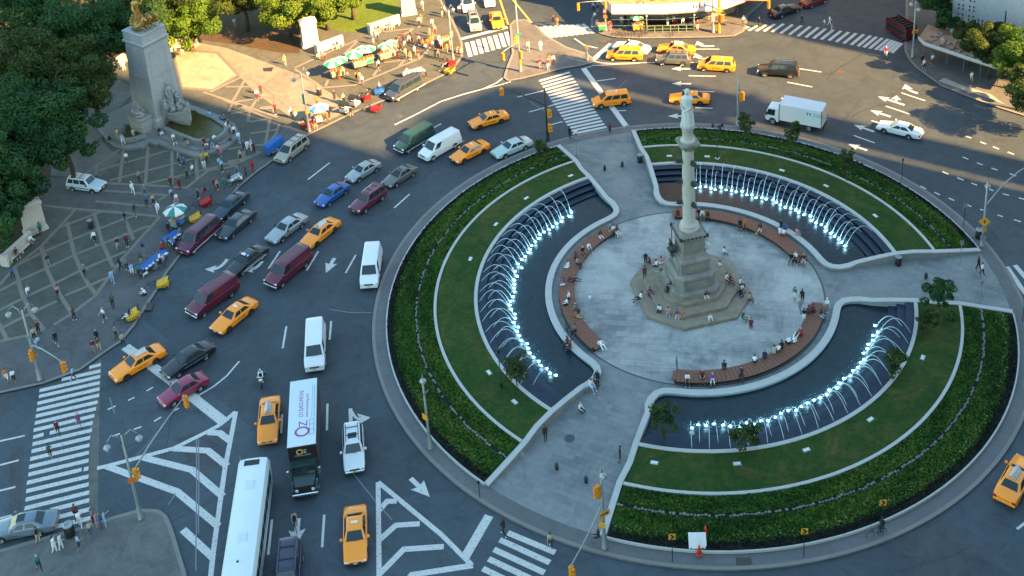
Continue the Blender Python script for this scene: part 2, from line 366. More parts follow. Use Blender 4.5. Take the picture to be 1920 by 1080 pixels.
over('kerb', [(1760, 152), (1790, 163), (1850, 183), (1885, 196), (1870, 186), (1860, 178), (1800, 158), (1770, 146)], mat('cellar_doors', (0.3, 0.28, 0.24), 0.8), 0.16)

# ------------------------------------------------------------------ painted markings
mk = MB(); mo = MB()
ZC = [0]
def line(pts, w=0.16, old=False, z=0.004):
    ZC[0] += 1; z += ZC[0]*2e-5
    strip_mb(mo if old else mk, [tuple(W(x, y, 0)) for x, y in pts], w, z)
def arrow(tail, tip, w=0.28, head=1.7, hw=0.62, bend=None, z=0.012):
    head *= 0.74; hw *= 0.86
    t = W(*tail, 0); p = W(*tip, 0); q = W(*bend, 0) if bend else None
    pre = q if q is not None else t
    d = (p-pre).normalized(); nrm = Vector((-d.y, d.x, 0)); k = p-d*head
    if q is not None:
        pts = []
        for i in range(9):
            u = i/8; pts.append((1-u)**2*t + 2*u*(1-u)*q + u*u*k)
        strip_mb(mk, pts, w*1.3, z)
    else: strip_mb(mk, [t, k+d*.3], w, z)
    z += .003; mk.add([tuple(p+Vector((0, 0, z))), tuple(k+nrm*hw-d*.25+Vector((0, 0, z))), tuple(k+Vector((0, 0, z))), tuple(k-nrm*hw-d*.25+Vector((0, 0, z)))], [(0, 1, 2), (0, 2, 3)])
# shapes must face up whatever their winding: handled by double-sided shading
for a in [[(577, 337), (618, 305)], [(739, 390), (768, 364)], [(503, 504), (525, 471)], [(575, 507), (597, 471)], [(648, 512), (667, 478)], [(644, 341), (652, 335)], [(710, 347), (719, 341)],
          [(530, 653), (537, 612)], [(618, 637), (621, 602)], [(613, 807), (614, 757)], [(527, 812), (529, 777)], [(503, 1040), (510, 974)], [(604, 1026), (608, 965)], [(390, 655), (399, 644)], [(810, 241), (827, 232)],
          [(1302, 92), (1349, 92)], [(1290, 117), (1307, 117)], [(1291, 142), (1342, 143)], [(1305, 171), (1339, 172)], [(1304, 202), (1336, 203)], [(1119, 152), (1154, 147)], [(1155, 208), (1174, 207)],
          [(1494, 128), (1540, 135)], [(1476, 154), (1523, 163)], [(1465, 184), (1471, 185)], [(1690, 174), (1735, 189)], [(1661, 199), (1706, 214)], [(1634, 226), (1647, 230)], [(1601, 254), (1640, 268)],
          [(970, 182), (1019, 170)], [(992, 210), (1021, 202)], [(1028, 200), (1039, 196)], [(1032, 234), (1055, 228)], [(317, 707), (326, 702)], [(1907, 992), (1925, 978)]]: line(a, 0.2)
for a in [[(202, 768), (217, 761)], [(240, 751), (252, 745)], [(275, 733), (287, 726)], [(326, 770), (336, 765)], [(289, 790), (302, 782)], [(251, 805), (265, 800)], [(211, 818), (225, 813)]]: line(a, 0.18)
for x0, y0, x1, y1 in [(1460, 97, 1503, 115), (1568, 140, 1613, 158), (1675, 180, 1722, 197), (1812, 222, 1860, 240), (1310, 208, 1355, 227), (1418, 252, 1467, 272), (1525, 293, 1568, 310), (1640, 330, 1690, 350), (1760, 373, 1808, 385), (1880, 403, 1930, 418),
                       (1038, 268, 1080, 290), (1142, 315, 1185, 337), (1248, 362, 1290, 382), (1355, 405, 1397, 424), (1480, 450, 1525, 470), (1590, 490, 1615, 497), (1722, 532, 1762, 546), (1845, 568, 1897, 583), (1688, 20, 1732, 38), (1798, 60, 1845, 78)]:
    line([(1440+x0/4, 270+y0/4), (1440+x1/4, 270+y1/4)], 0.2)
for a in [[(1810, 255), (1821, 259)], [(1838, 266), (1849, 270)], [(0, 827), (46, 817)], [(0, 872), (35, 863)], [(0, 920), (29, 913)], [(0, 972), (22, 966)]]: line(a, 0.2)
line([(740, 234), (783, 213), (827, 190), (868, 177), (905, 167), (930, 156), (946, 144)], 0.22)
line([(905, 167), (935, 160), (958, 153)], 0.2)
line([(370, 743), (400, 725), (425, 705), (449, 677)], 0.18)
line([(1077, 72), (1096, 85), (1120, 90)], 0.22); line([(1110, 114), (1128, 118), (1150, 119), (1180, 118), (1228, 117)], 0.18); line([(1098, 127), (1112, 123), (1150, 121), (1200, 119)], 0.12)
line([(235, 650), (295, 694), (350, 736), (422, 793)], 0.95, z=0.008)                         # stop bars
line([(1094, 128), (1135, 184), (1175, 238)], 0.75, z=0.008); line([(1111, 113), (1146, 82)], 0.75, z=0.008)
line([(861, 74), (952, 51)], 0.7, z=0.008); line([(917, 967), (870, 1048)], 0.75, z=0.008)
for pl in [[(390, 809), (412, 797), (442, 772)], [(442, 772), (435, 810), (422, 877), (412, 947), (400, 1035), (393, 1100)], [(390, 809), (325, 841), (200, 874), (182, 878)]]: line(pl, 0.42, z=0.010)
for pl in [[(390, 811), (412, 812), (432, 827)], [(325, 841), (390, 845), (426, 874)], [(265, 857), (360, 881), (418, 931)], [(200, 874), (332, 922), (410, 987)], [(343, 993), (400, 1046)]]: line(pl, 0.62, z=0.007)
for pl in [[(709, 904), (710, 990), (711, 1100)], [(709, 904), (827, 1002), (885, 1060)]]: line(pl, 0.40, z=0.010)
for pl in [[(711, 957), (726, 940), (744, 940)], [(712, 1012), (742, 985), (787, 982)], [(712, 1076), (757, 1030), (832, 1025)], [(760, 1094), (772, 1078), (887, 1060)]]: line(pl, 0.5, z=0.007)
arrow((627, 484), (611, 512), 0.42, 1.9, 0.8); arrow((559, 972), (554, 1026), 0.42, 1.9, 0.8); arrow((770, 897), (806, 932), 0.42, 2.0, 0.8)
line([(657, 766), (658, 798)], 0.34, z=0.005); arrow((659, 771), (695, 783), 0.2, 1.3, 0.85, (667, 787))
arrow((426, 486), (384, 505), 0.3, 1.3, 0.75, (414, 504)); arrow((492, 490), (455, 507), 0.3, 1.3, 0.75, (481, 504))
for a in [((1296, 129), (1259, 129)), ((1296, 157), (1259, 157)), ((1290, 217), (1252, 218)), ((1670, 219), (1632, 207)), ((1639, 247), (1601, 234)), ((1626, 282), (1590, 270)), ((1696, 197), (1646, 181))]: arrow(*a, 0.36, 1.5, 0.75)
arrow((1339, 86), (1307, 77), 0.3, 1.4, 0.8, (1314, 88)); arrow((1329, 110), (1304, 100), 0.3, 1.4, 0.8, (1310, 111)); arrow((1721, 175), (1697, 158), 0.3, 1.4, 0.8, (1703, 170)); arrow((1680, 191), (1681, 179), 0.3, 1.2, 0.75)
# crosswalks
def zebra(n, a0, a1, b0, b1, w=0.42):
    for i in range(n):
        u = i/(n-1)
        line([(a0[0]+(a1[0]-a0[0])*u, a0[1]+(a1[1]-a0[1])*u), (b0[0]+(b1[0]-b0[0])*u, b0[1]+(b1[1]-b0[1])*u)], w)
zebra(19, (1011, 152), (1074, 251), (1068, 135.5), (1137, 238), 0.44)
zebra(9, (1010, 50), (1092, 45), (1035, 71), (1113, 62), 0.6)
zebra(8, (882, 106), (957, 85), (875, 80), (949, 60), 0.6)
Ld = [(1389, 57), (1442, 59), (1501, 69), (1554, 76), (1605, 86), (1645, 94), (1672, 99)]; Ud = [(1404, 50), (1464, 44), (1525, 50), (1577, 58), (1629, 66), (1669, 74), (1691, 81)]
def along(pl, u):
    k = min(int(u*(len(pl)-1)), len(pl)-2); f = u*(len(pl)-1)-k; return (pl[k][0]+(pl[k+1][0]-pl[k][0])*f, pl[k][1]+(pl[k+1][1]-pl[k][1])*f)
for i in range(23): line([along(Ld, i/22), along(Ud, i/22)], 0.46)
for (x0, y0, x1, y1) in [(645, 35, 730, 13), (447, 122, 727, 60), (285, 203, 725, 100), (282, 245, 722, 145), (270, 295, 720, 190), (265, 342, 717, 235), (258, 388, 707, 285), (252, 437, 695, 333), (243, 490, 683, 383), (240, 540, 316, 518), (360, 509, 670, 435), (235, 590, 665, 488),
                         (228, 642, 652, 542), (218, 698, 647, 597), (210, 755, 643, 650), (205, 810, 641, 707), (195, 870, 590, 774), (605, 772, 640, 765), (190, 930, 640, 823), (185, 992, 642, 880), (178, 1055, 645, 938), (360, 1068, 645, 995), (390, 1125, 652, 1060), (370, 1195, 655, 1124)]:
    line(crp(0, 680, 3.858, [(x0, y0), (x1, y1)]), 0.46)
for a in [((952, 999), (1041, 1036)), ((937, 1012), (1031, 1055)), ((926, 1030), (1021, 1074)), ((916, 1048), (1010, 1092)), ((905, 1066), (1000, 1112))]: line(list(a), 0.5)
line([(1888, 500), (1915, 540), (1935, 565)], 0.5); line([(1903, 497), (1935, 535)], 0.5)
struct(mk.build('road_markings', M_PAINT))
for pl in [[(368, 815), (369, 900), (368, 1000), (367, 1070)], [(618, 580), (655, 586), (697, 586)], [(993, 190), (1022, 209)], [(660, 885), (700, 935), (735, 975)], [(315, 947), (330, 925)], [(205, 745), (215, 775)], [(1160, 165), (1175, 150)], [(372, 815), (373, 900), (372, 1000)]]: line(pl, 0.10, True, 0.006)
struct(mo.build('worn_markings', M_PAINT_OLD))
mk = MB(); line([(936, -5), (953, 46)], 0.25); line([(958, -5), (1002, 49)], 0.25); struct(mk.build('road_markings', M_YELLOW))
# asphalt repairs and the concrete strip beside the left crosswalk
rp = MB()
for i, pl in enumerate([[(166, 690), (190, 672), (186, 800), (183, 1000), (166, 1000), (168, 800)]]): rp.sheet(pxpoly(pl), 0.0025)
struct(rp.build('road', ground_mat('concrete_strip', (0.085, 0.085, 0.08), (0.11, 0.108, 0.10), 0.2, 0.15, 0.9, 0.2)))
rp = MB()
for i, pl in enumerate([[(0, 737), (23, 735), (13, 778), (0, 779)], [(1660, 1020), (1740, 960), (1860, 1040), (1760, 1100)], [(330, 820), (430, 800), (425, 860), (370, 900)], [(20, 840), (45, 830), (40, 1000), (15, 1005)]]):
    rp.sheet(pxpoly(pl), 0.0015+0.0004*i)
struct(rp.build('road', ground_mat('asphalt_patch', (0.042, 0.049, 0.056), (0.056, 0.062, 0.069), 0.3, 0.15, 0.85, 0.2)))
M_IRON = mat('cast_iron', (0.045, 0.038, 0.032), 0.6, 0.4, var=.3, scale=12)
M_RUST = mat('rusty_iron', (0.09, 0.045, 0.028), 0.8, 0.1, var=.3, scale=12)
for x, y, wh in [(1132, 77, 'beside the upper crosswalk at the sidewalk corner'), (1577, 134, 'in the sunlit lanes of the upper right road'), (621, 318, 'in the blue shaded lanes left of the silver sedan'), (818, 325, 'near the ring kerb behind the grey sedan'), (750, 218, 'in the sunlit road by the long white line'),
                 (485, 405, 'between the dark sedans and the silver one'), (1068, 822, 'in the stone walkway at the bottom')]:
    wz = 0.162 if y > 700 else 0.0
    p = W(x, y, wz); tag(MB().lathe([(0.46, 0.001), (0.46, 0.012), (0.40, 0.016), (0.38, 0.012), (0.01, 0.012)], 20).build('manhole_cover', M_RUST if y < 150 else mat('worn_iron', (0.07, 0.075, 0.08), .8, .2, var=.3, scale=10), loc=p), 'round iron manhole cover '+wh, 'manhole cover', 'manhole covers')
for pl, wh in [([(493, 128), (512, 126), (510, 134), (494, 134)], 'sunlit plaza paving of the park corner'), ([(1380, 1046), (1408, 1046), (1409, 1058), (1381, 1060)], 'ring sidewalk below the curved hedge'), ([(275, 568), (288, 568), (285, 582), (272, 582)], 'left plaza edge by the kerb')]:
    o = MB(); P = pxpoly(pl, 0.15); o.prism(P, 0.15, 0.174)
    q = [Vector(p) for p in P]
    for i in range(1, 8): strip_mb(o, [q[0].lerp(q[1], i/8), q[3].lerp(q[2], i/8)], 0.05, 0.182, 1)
    tag(o.build('grate', [M_IRON, mat('grate_bar', (0.10, 0.095, 0.09), 0.5, 0.6)]), 'dark steel grate set in the '+wh, 'grate', 'pavement grates')

# tar seams and utility cuts
tar = MB(); rs_ = random.Random(5)
for k in range(70):
    x, y = rs_.uniform(150, 720), rs_.uniform(330, 1060)
    if k > 42: x, y = rs_.uniform(760, 1750), rs_.uniform(110, 240)
    if k > 62: x, y = rs_.uniform(1150, 1900), rs_.uniform(1070, 1075)
    p = W(x, y, 0); 
    if math.hypot(p.x, p.y) < 34: continue
    a = math.atan2(p.y, p.x)+pi/2*(k % 2)+rs_.uniform(-.15, .15); pts = [p]
    for j in range(rs_.randint(3, 9)): a += rs_.uniform(-.22, .22); pts.append(pts[-1]+Vector((cos(a), sin(a), 0))*rs_.uniform(.6, 1.6))
    strip_mb(tar, pts, rs_.uniform(.035, .09), .0031+.00001*k)
struct(tar.build('tar_seams', mat('tar', (0.014, 0.016, 0.019), 0.5, var=.2)))

# ------------------------------------------------------------------ unseen tower blocks, added and shaped to throw the evening shade
def tower_mat(name, wall, glass, sx=3.0, sy=3.6):
    m, n, l, b = node_mat(name)
    tc = n.new('ShaderNodeTexCoord'); br = n.new('ShaderNodeTexBrick'); br.offset = 0; br.inputs['Scale'].default_value = 1
    br.inputs['Brick Width'].default_value = sx; br.inputs['Row Height'].default_value = sy; br.inputs['Mortar Size'].default_value = 0.7; br.inputs['Mortar Smooth'].default_value = 0
    br.inputs['Color1'].default_value = (*glass, 1); br.inputs['Color2'].default_value = (*[g*1.4 for g in glass], 1); br.inputs['Mortar'].default_value = (*wall, 1)
    sp = n.new('ShaderNodeSeparateXYZ'); l.new(tc.outputs['Object'], sp.inputs[0]); cb = n.new('ShaderNodeCombineXYZ')
    ad = n.new('ShaderNodeMath'); ad.operation = 'ADD'; l.new(sp.outputs[0], ad.inputs[0]); l.new(sp.outputs[1], ad.inputs[1]); l.new(ad.outputs[0], cb.inputs[0]); l.new(sp.outputs[2], cb.inputs[1])
    l.new(cb.outputs[0], br.inputs['Vector']); l.new(br.outputs[0], b.inputs['Base Color']); b.inputs['Roughness'].default_value = 0.4; return m
M_TOW1 = tower_mat('tower_brick', (0.30, 0.25, 0.2), (0.05, 0.06, 0.07)); M_TOW2 = tower_mat('tower_glass', (0.22, 0.24, 0.26), (0.05, 0.08, 0.10), 1.6, 3.4)
M_ROOF = mat('flat_roof', (0.16, 0.16, 0.16), 0.9)
sa = Vector((cos(SUN_AZ), sin(SUN_AZ))); sn = Vector((-sa.y, sa.x)); COT = 1/math.tan(SUN_EL)
def us(u, s): return tuple(sa*s + sn*u)
def tower(name, label, us_roof, h, m, depth=30):
    'us_roof: ground points (u,s) of the shadow edge; the roof stands h above, shifted towards the sun'
    k = h*COT; P = [us(u, s+k) for u, s in us_roof] + [us(us_roof[-1][0], us_roof[-1][1]+k+depth), us(us_roof[0][0], us_roof[0][1]+k+depth)]
    t = thing(name, label, 'building')
    MB().prism(P, 0, h-1.2).build('wall', m, t)
    c = Vector((sum(p[0] for p in P)/len(P), sum(p[1] for p in P)/len(P)))
    MB().prism([tuple(c+(Vector(p)-c)*0.985) for p in P], h-1.2, h-0.2).build('roof', M_ROOF, t)
    MB().box(c.x-4, c.x+4, c.y-3, c.y+3, h-0.2, h-0.0).build('roof_hatch', M_TOW1, t)
    return t
tower('shade_tower', 'tall glass office tower right of the circle that shades the far lanes', [(6.3, -45.0), (16.4, -46), (27.2, -41), (28.6, -39), (23.0, -24), (25.6, -24), (32.3, -34)], 84, M_TOW2, 70)
tower('shade_tower', 'narrow stepped glass tower beside the larger office tower', [(33.2, -36.5), (34.5, -38), (38.6, -39.3)], 84, M_TOW2, 70)
tower('shade_tower_far', 'tall brick tower farther right that shades the upper right street', [(56.6, 4), (56.9, -8), (57.4, -13), (61.7, -17), (82, -24)], 60, M_TOW1, 40)
tower('shade_tower_tall', 'very tall brick apartment tower behind the viewpoint on the right', [(-125, -215), (6.3, -215)], 185, M_TOW1, 55)
# ------------------------------------------------------------------ central island
def pol(r, a, z=0.0): return (r*cos(a), r*sin(a), z)
def disc(name, r0, r1, z, m, n=192, a0=0, a1=2*pi):
    b = MB(); rs = [r0, r1]; full = abs(a1-a0-2*pi) < 1e-6
    V = [[pol(r, a0+(a1-a0)*i/n, z) for i in range(n+1)] for r in rs]
    b.v = V[0]+V[1]; b.f = [(i, n+1+i, n+2+i, i+1) for i in range(n)]; b.mi = [0]*n
    return struct(b.build(name, m))
b = MB(); b.lathe([(32.2, -0.3), (32.2, 0.12), (32.17, 0.15), (0.01, 0.15)], 240); struct(b.build('island_pavement', M_RING))
disc('kerb', 31.86, 32.16, 0.154, M_KERB)
b = MB()
for a0, a1 in ((94.2, 112.6), (-12.3, 5.5), (227.8, 248.1)):
    am = rad((a0+a1)/2); n = 16; w0 = rad(a0); w1 = rad(a1)
    V = [[pol(r, (w0-.02)+(w1-w0+.04)*i/n, 0.156) for i in range(n+1)] for r in (13.0, 18, 24, 30.6)]
    k = len(b.v); b.v += [p for r in V for p in r]
    for j in range(3): b.f += [(k+j*(n+1)+i, k+(j+1)*(n+1)+i, k+(j+1)*(n+1)+i+1, k+j*(n+1)+i+1) for i in range(n)]; b.mi += [0]*n
struct(b.build('walkway', M_SPOKE))
disc('plaza', 11.0, 14.6, 0.160, M_SPOKE)
disc('plaza', 0.0, 13.15, 0.164, M_PLAZA)
M_DRAIN = mat('drain_slot', (0.05, 0.07, 0.075), 0.6)
disc('plaza', 13.18, 13.34, 0.168, M_DRAIN)

M_COPE = mat('pale_granite', (0.38, 0.39, 0.375), 0.6, var=0.14, scale=1.5)
M_WALLST = paving_mat('wall_granite', (0.22, 0.235, 0.235), (0.26, 0.27, 0.265), (0.2, 0.21, 0.21), (0.14, 0.145, 0.145), 1.6, 0.8, 0.01, 0, 0.7, 0.4)
M_STEP = mat('black_granite', (0.018, 0.034, 0.055), 0.5, var=0.35, scale=1.5, spec=.2)
M_RISER = mat('shaded_riser', (0.004, 0.005, 0.008), 0.5, var=.2, spec=.1)  # near-black side faces paint deeper shade onto the step fronts
M_WATER = water_mat('pool_water', (0.008, 0.021, 0.028), 0.16, 4.5, 0.5)
M_LAWN = green_mat('lawn_grass', [(0.30, (0.012, 0.034, 0.007)), (0.50, (0.024, 0.056, 0.009)), (0.58, (0.050, 0.060, 0.014)), (0.68, (0.095, 0.080, 0.030))], 0.24, 2.6)
M_COVER = green_mat('ground_cover', [(0.3, (0.008, 0.030, 0.004)), (0.62, (0.022, 0.056, 0.006)), (0.8, (0.05, 0.05, 0.012))], 0.5, 4.5)
M_MULCH = green_mat('dark_planting_bed', [(0.3, (0.006, 0.008, 0.010)), (0.75, (0.020, 0.024, 0.018))], 1.2, 7)
M_FOAM = mat('fountain_foam_glow', (0.8, 0.9, 1.0), 0.35, var=0, emis=(0.45, 0.8, 1.0), es=0.05)  # faint emission stands in for lamp glow caught by the spray
M_JET = mat('fountain_jet_water', (0.52, 0.63, 0.70), 0.25, var=0)
M_LAMP = mat('underwater_lamp', (0.8, 0.95, 1.0), 0.3, var=0, emis=(0.25, 0.75, 1.0), es=5)
M_STONE_EDGE = mat('rough_edging_stone', (0.15, 0.155, 0.13), 0.9, var=.35, scale=4)

def zprof(r):
    'height of the wall coping along a sector side'
    P = [(13.8, 0.52), (16.0, 0.55), (19, 0.95), (21.7, 1.16), (25.8, 0.96), (30.6, 0.42)]
    for (a, za), (b_, zb) in zip(P, P[1:]):
        if r <= b_: return za+(zb-za)*max(0, (r-a))/(b_-a)
    return P[-1][1]
SECT = [('left', 112.6, 227.8), ('upper right', 5.5, 94.2), ('lower right', -111.9, -12.3)]
RIM = 14.35
def sector_path(a0, a1):
    'coping centreline: outer end, radial side, rounded corner, inner rim, corner, radial side'
    A0, A1 = rad(a0), rad(a1); pts = []
    for r in (30.7, 28, 25.8, 23.7, 21.7, 19.5, 17.6, 16.6): pts.append((r, A0 + (0.012 if 17 < r < 25 else 0)))
    for r, d in ((15.7, 0.004), (14.98, 0.022), (14.55, 0.058), (14.38, 0.105)): pts.append((r, A0+d))
    n = 40
    for i in range(n+1): pts.append((RIM, A0+0.15+(A1-A0-0.30)*i/n))
    for r, d in ((14.38, 0.105), (14.55, 0.058), (14.98, 0.022), (15.7, 0.004)): pts.append((r, A1-d))
    for r in (16.6, 17.6, 19.5, 21.7, 23.7, 25.8, 28, 30.7): pts.append((r, A1 - (0.012 if 17 < r < 25 else 0)))
    return pts
def ring_grid(name, a0, a1, prof, m, inset=0.35, na=90, rough=0.0):
    A0, A1 = rad(a0), rad(a1); b = MB(); rows = []
    for r, z in prof:
        d = inset/r
        rows.append([pol(r, A0+d+(A1-A0-2*d)*i/na, z+(random.uniform(-rough, rough) if rough else 0)) for i in range(na+1)])
    b.v = [p for row in rows for p in row]
    for j in range(len(rows)-1): b.f += [(j*(na+1)+i, j*(na+1)+i+1, (j+1)*(na+1)+i+1, (j+1)*(na+1)+i) for i in range(na)]
    b.f = [f[::-1] for f in b.f] if prof[0][0] < prof[-1][0] else b.f
    b.mi = [0]*len(b.f); return struct(b.build(name, m))
def arc_wall(mb, r, hw, z0, z1, a0, a1, n=80, mi=0, gaps=None, riser=None):
    for i in range(n):
        if gaps and gaps(i): continue
        u0, u1 = a0+(a1-a0)*i/n, a0+(a1-a0)*(i+1)/n
        q = [pol(r-hw, u0, z0), pol(r+hw, u0, z0), pol(r+hw, u1, z0), pol(r-hw, u1, z0), pol(r-hw, u0, z1), pol(r+hw, u0, z1), pol(r+hw, u1, z1), pol(r-hw, u1, z1)]
        mb.add(q, [(4, 5, 6, 7), (0, 1, 5, 4), (2, 3, 7, 6), (1, 2, 6, 5)], mi); mb.add(q, [(3, 0, 4, 7)], mi if riser is None else riser)
jets_proto = {}
for sec, a0, a1 in SECT:
    A0, A1 = rad(a0), rad(a1); pth = sector_path(a0, a1)
    # planted banks
    ring_grid('planting_bed', a0, a1, [(30.75, 0.20), (30.5, 0.34), (29.6, 0.44)], M_MULCH)
    ring_grid('ground_cover', a0, a1, [(29.65, 0.44), (28.9, 0.52), (27.9, 0.62)], M_COVER, rough=0.03, na=140)
    ring_grid('ground_cover', a0, a1, [(27.55, 0.68), (26.6, 0.78), (25.98, 0.84)], M_COVER, rough=0.03, na=140)
    ring_grid('ground_cover', a0, a1, [(27.95, 0.60), (27.5, 0.66)], M_MULCH)
    ring_grid('lawn', a0, a1, [(25.66, 0.86), (24.5, 0.95), (23, 1.02), (21.85, 1.06)], M_LAWN)
    # retaining wall round the sector
    t = thing('garden_wall', 'curving pale granite wall round the %s garden and pool' % sec, 'wall', group='granite walls of the gardens')
    wl = MB(); cp = MB(); rings = []; ringc = []
    P2 = [Vector(pol(r, a)) for r, a in pth]
    for i, p in enumerate(P2):
        tdir = (P2[min(i+1, len(P2)-1)]-P2[max(i-1, 0)]).normalized(); nn = Vector((-tdir.y, tdir.x, 0)); zt = zprof(pth[i][0])
        hw = 0.26 if pth[i][0] > 17 else 0.34
        rings.append([tuple(p+nn*(hw-.05)+Vector((0, 0, -0.2))), tuple(p-nn*(hw-.05)+Vector((0, 0, -0.2))), tuple(p-nn*(hw-.05)+Vector((0, 0, zt-.13))), tuple(p+nn*(hw-.05)+Vector((0, 0, zt-.13)))])
        ringc.append([tuple(p+nn*hw+Vector((0, 0, zt-.12))), tuple(p-nn*hw+Vector((0, 0, zt-.12))), tuple(p-nn*hw+Vector((0, 0, zt-.02))), tuple(p-nn*(hw-.03)+Vector((0, 0, zt))), tuple(p+nn*(hw-.03)+Vector((0, 0, zt))), tuple(p+nn*hw+Vector((0, 0, zt-.02)))])
    wl.loft(rings); cp.loft(ringc); wl.build('wall', M_WALLST, t); cp.build('coping', M_COPE, t)
    # two arc kerbs, a rough stone edging, the thin kerb by the sidewalk
    d = 0.012
    e = thing('garden_edging', 'pale stone edging bands along the %s garden slope' % sec, 'edging', group='stone edgings of the gardens')
    q = MB(); arc_wall(q, 25.82, 0.14, 0.5, 0.945, A0+d, A1-d); q.build('upper_edging', M_COPE, e)
    q = MB(); arc_wall(q, 21.70, 0.17, -0.1, 1.15, A0+d, A1-d); q.build('pool_edging', M_COPE, e)
    q = MB(); arc_wall(q, 30.72, 0.07, 0.1, 0.36, A0+.006, A1-.006); q.build('sidewalk_edging', M_COPE, e)
    q = MB(); nst = 170
    for i in range(nst):
        if random.random() < (0.30 if sec == 'left' else 0.38 if sec == 'upper right' else 0.12): continue
        u = A0+.01+(A1-A0-.02)*(i+.5)/nst; rr = 27.72+random.uniform(-.06, .06); l = 27.7*(A1-A0)/nst*.5*random.uniform(.7, 1.0); hh = random.uniform(.05, .14)
        q.box(-l, l, -random.uniform(.05, .15), random.uniform(.05, .15), 0, .22+hh, 0, Matrix.Translation(pol(rr, u, 0.40)) @ Matrix.Rotation(u+pi/2, 4, 'Z'), .04)
    q.build('rough_edging', M_STONE_EDGE, e)['kind'] = 'stuff'
    # pool
    pool = thing('fountain_pool', 'dark reflecting pool with black granite cascade steps in the %s garden' % sec, 'pool', group='fountain pools')
    inner = [pol(r, a) for r, a in pth if r < 21.7]
    arc = [pol(21.7, A1-d-(A1-A0-2*d)*i/60) for i in range(61)]
    MB().sheet(inner+arc, 0.20).build('water', M_WATER, pool)
    for k in range(3):
        q = MB(); r1 = 21.5-k*0.78; z = 0.95-k*0.30
        arc_wall(q, r1-0.39, 0.39, 0.02, z, A0+.025, A1-.025, riser=1); o = q.build('step', [M_STEP, M_RISER], pool)
    # jets and lamps
    f = thing('fountain_jets', 'row of white arching water jets lit from below in the %s pool' % sec, 'fountain', group='lit fountains')
    span = {'left': (126.5, 218, 44), 'upper right': (16, 80, 34), 'lower right': (-100, -22, 36)}[sec]
    n = span[2]
    for i in range(n):
        aj = rad(span[0]+(span[1]-span[0])*(i+.5+random.uniform(-.12, .12))/n); tall = (i % 2 == 0)
        rs = 21.35 if tall else 20.5; zs = 1.0 if tall else 0.72; re = 18.25+random.uniform(-.25, .25)+(0.0 if tall else -.15); H = 1.55 if tall else 1.15; H *= random.uniform(.85, 1.12)
        pts = []; N = 15
        for k in range(N+1):
            u = k/N; z = zs+(0.2-zs)*u+4*H*u*(1-u); r_ = rs+(re-rs)*(u**0.92); pts.append(pol(r_, aj+0.004*sin(u*3)*(i % 3-1), z))
        jb = MB(); jb.tube(pts, [0.026-0.006*k/N+0.010*random.random()*(k > N*.55) for k in range(N+1)], 5)
        for k in range(7, N+1):
            for _ in range(3):
                p = Vector(pts[k])+Vector((random.gauss(0, .055), random.gauss(0, .055), random.gauss(0, .08)))*(k/N); p.z = max(p.z, .22); jb.ball(p, random.uniform(.010, .026), 4, 3)
        jb.build('water_jet', M_JET, f, True)
        sp = MB(); c = Vector(pol(re, aj, 0.22))
        for k in range(8):
            w = random.uniform(0, 2*pi); l = random.uniform(.08, .30); sp.tube([c, c+Vector((cos(w)*l*.6, sin(w)*l*.6, random.uniform(.03, .16))), c+Vector((cos(w)*l, sin(w)*l, 0.01))], [.022, .014, .005], 4)
        for k in range(34): sp.ball(c+Vector((random.gauss(0, .30), random.gauss(0, .30), abs(random.gauss(0, .14)))), random.uniform(.006, .016), 4, 3)
        sp.build('splash', M_FOAM, f, True)['kind'] = 'stuff'
        lo = MB(); lo.lathe([(0.11, 0.205), (0.12, 0.225), (0.07, 0.25), (0.01, 0.255)], 10, c=pol(re-.12, aj)[:2]); lm = lo.build('underwater_light', M_LAMP, f, True)
        if i % 2 == 0:
            pl = bpy.data.lights.new('pool_glow', 'POINT'); pl.energy = 5.5; pl.color = (0.35, 0.75, 1.0); pl.shadow_soft_size = 0.15
            po = bpy.data.objects.new('pool_glow', pl); COL.objects.link(po); po.parent = lm; po.location = pol(re-.12, aj, 0.62)
# ------------------------------------------------------------------ human figures: one skinned body per pose
def skin_body(nodes, edges, root, name):
    me = bpy.data.meshes.new(name); idx = {k: i for i, k in enumerate(nodes)}
    me.from_pydata([v[0] for v in nodes.values()], [(idx[a], idx[b]) for a, b in edges], []); me.update()
    o = bpy.data.objects.new(name, me); COL.objects.link(o)
    o.modifiers.new('Skin', 'SKIN'); sk = me.skin_vertices[0] if me.skin_vertices else None
    if sk is None:
        try: me.attributes.new
        except Exception: pass
    for k, i in idx.items():
        r = nodes[k][1]; me.skin_vertices[0].data[i].radius = (r, r) if not isinstance(r, tuple) else r
        me.skin_vertices[0].data[i].use_root = (k == root)
    ss = o.modifiers.new('Sub', 'SUBSURF'); ss.levels = 1; ss.render_levels = 1
    dg = bpy.context.evaluated_depsgraph_get(); dg.update()
    out = bpy.data.meshes.new_from_object(o.evaluated_get(dg)); bpy.data.objects.remove(o)
    return out
def dv(el, az=0): return Vector((cos(rad(el))*cos(rad(az)), cos(rad(el))*sin(rad(az)), sin(rad(el))))
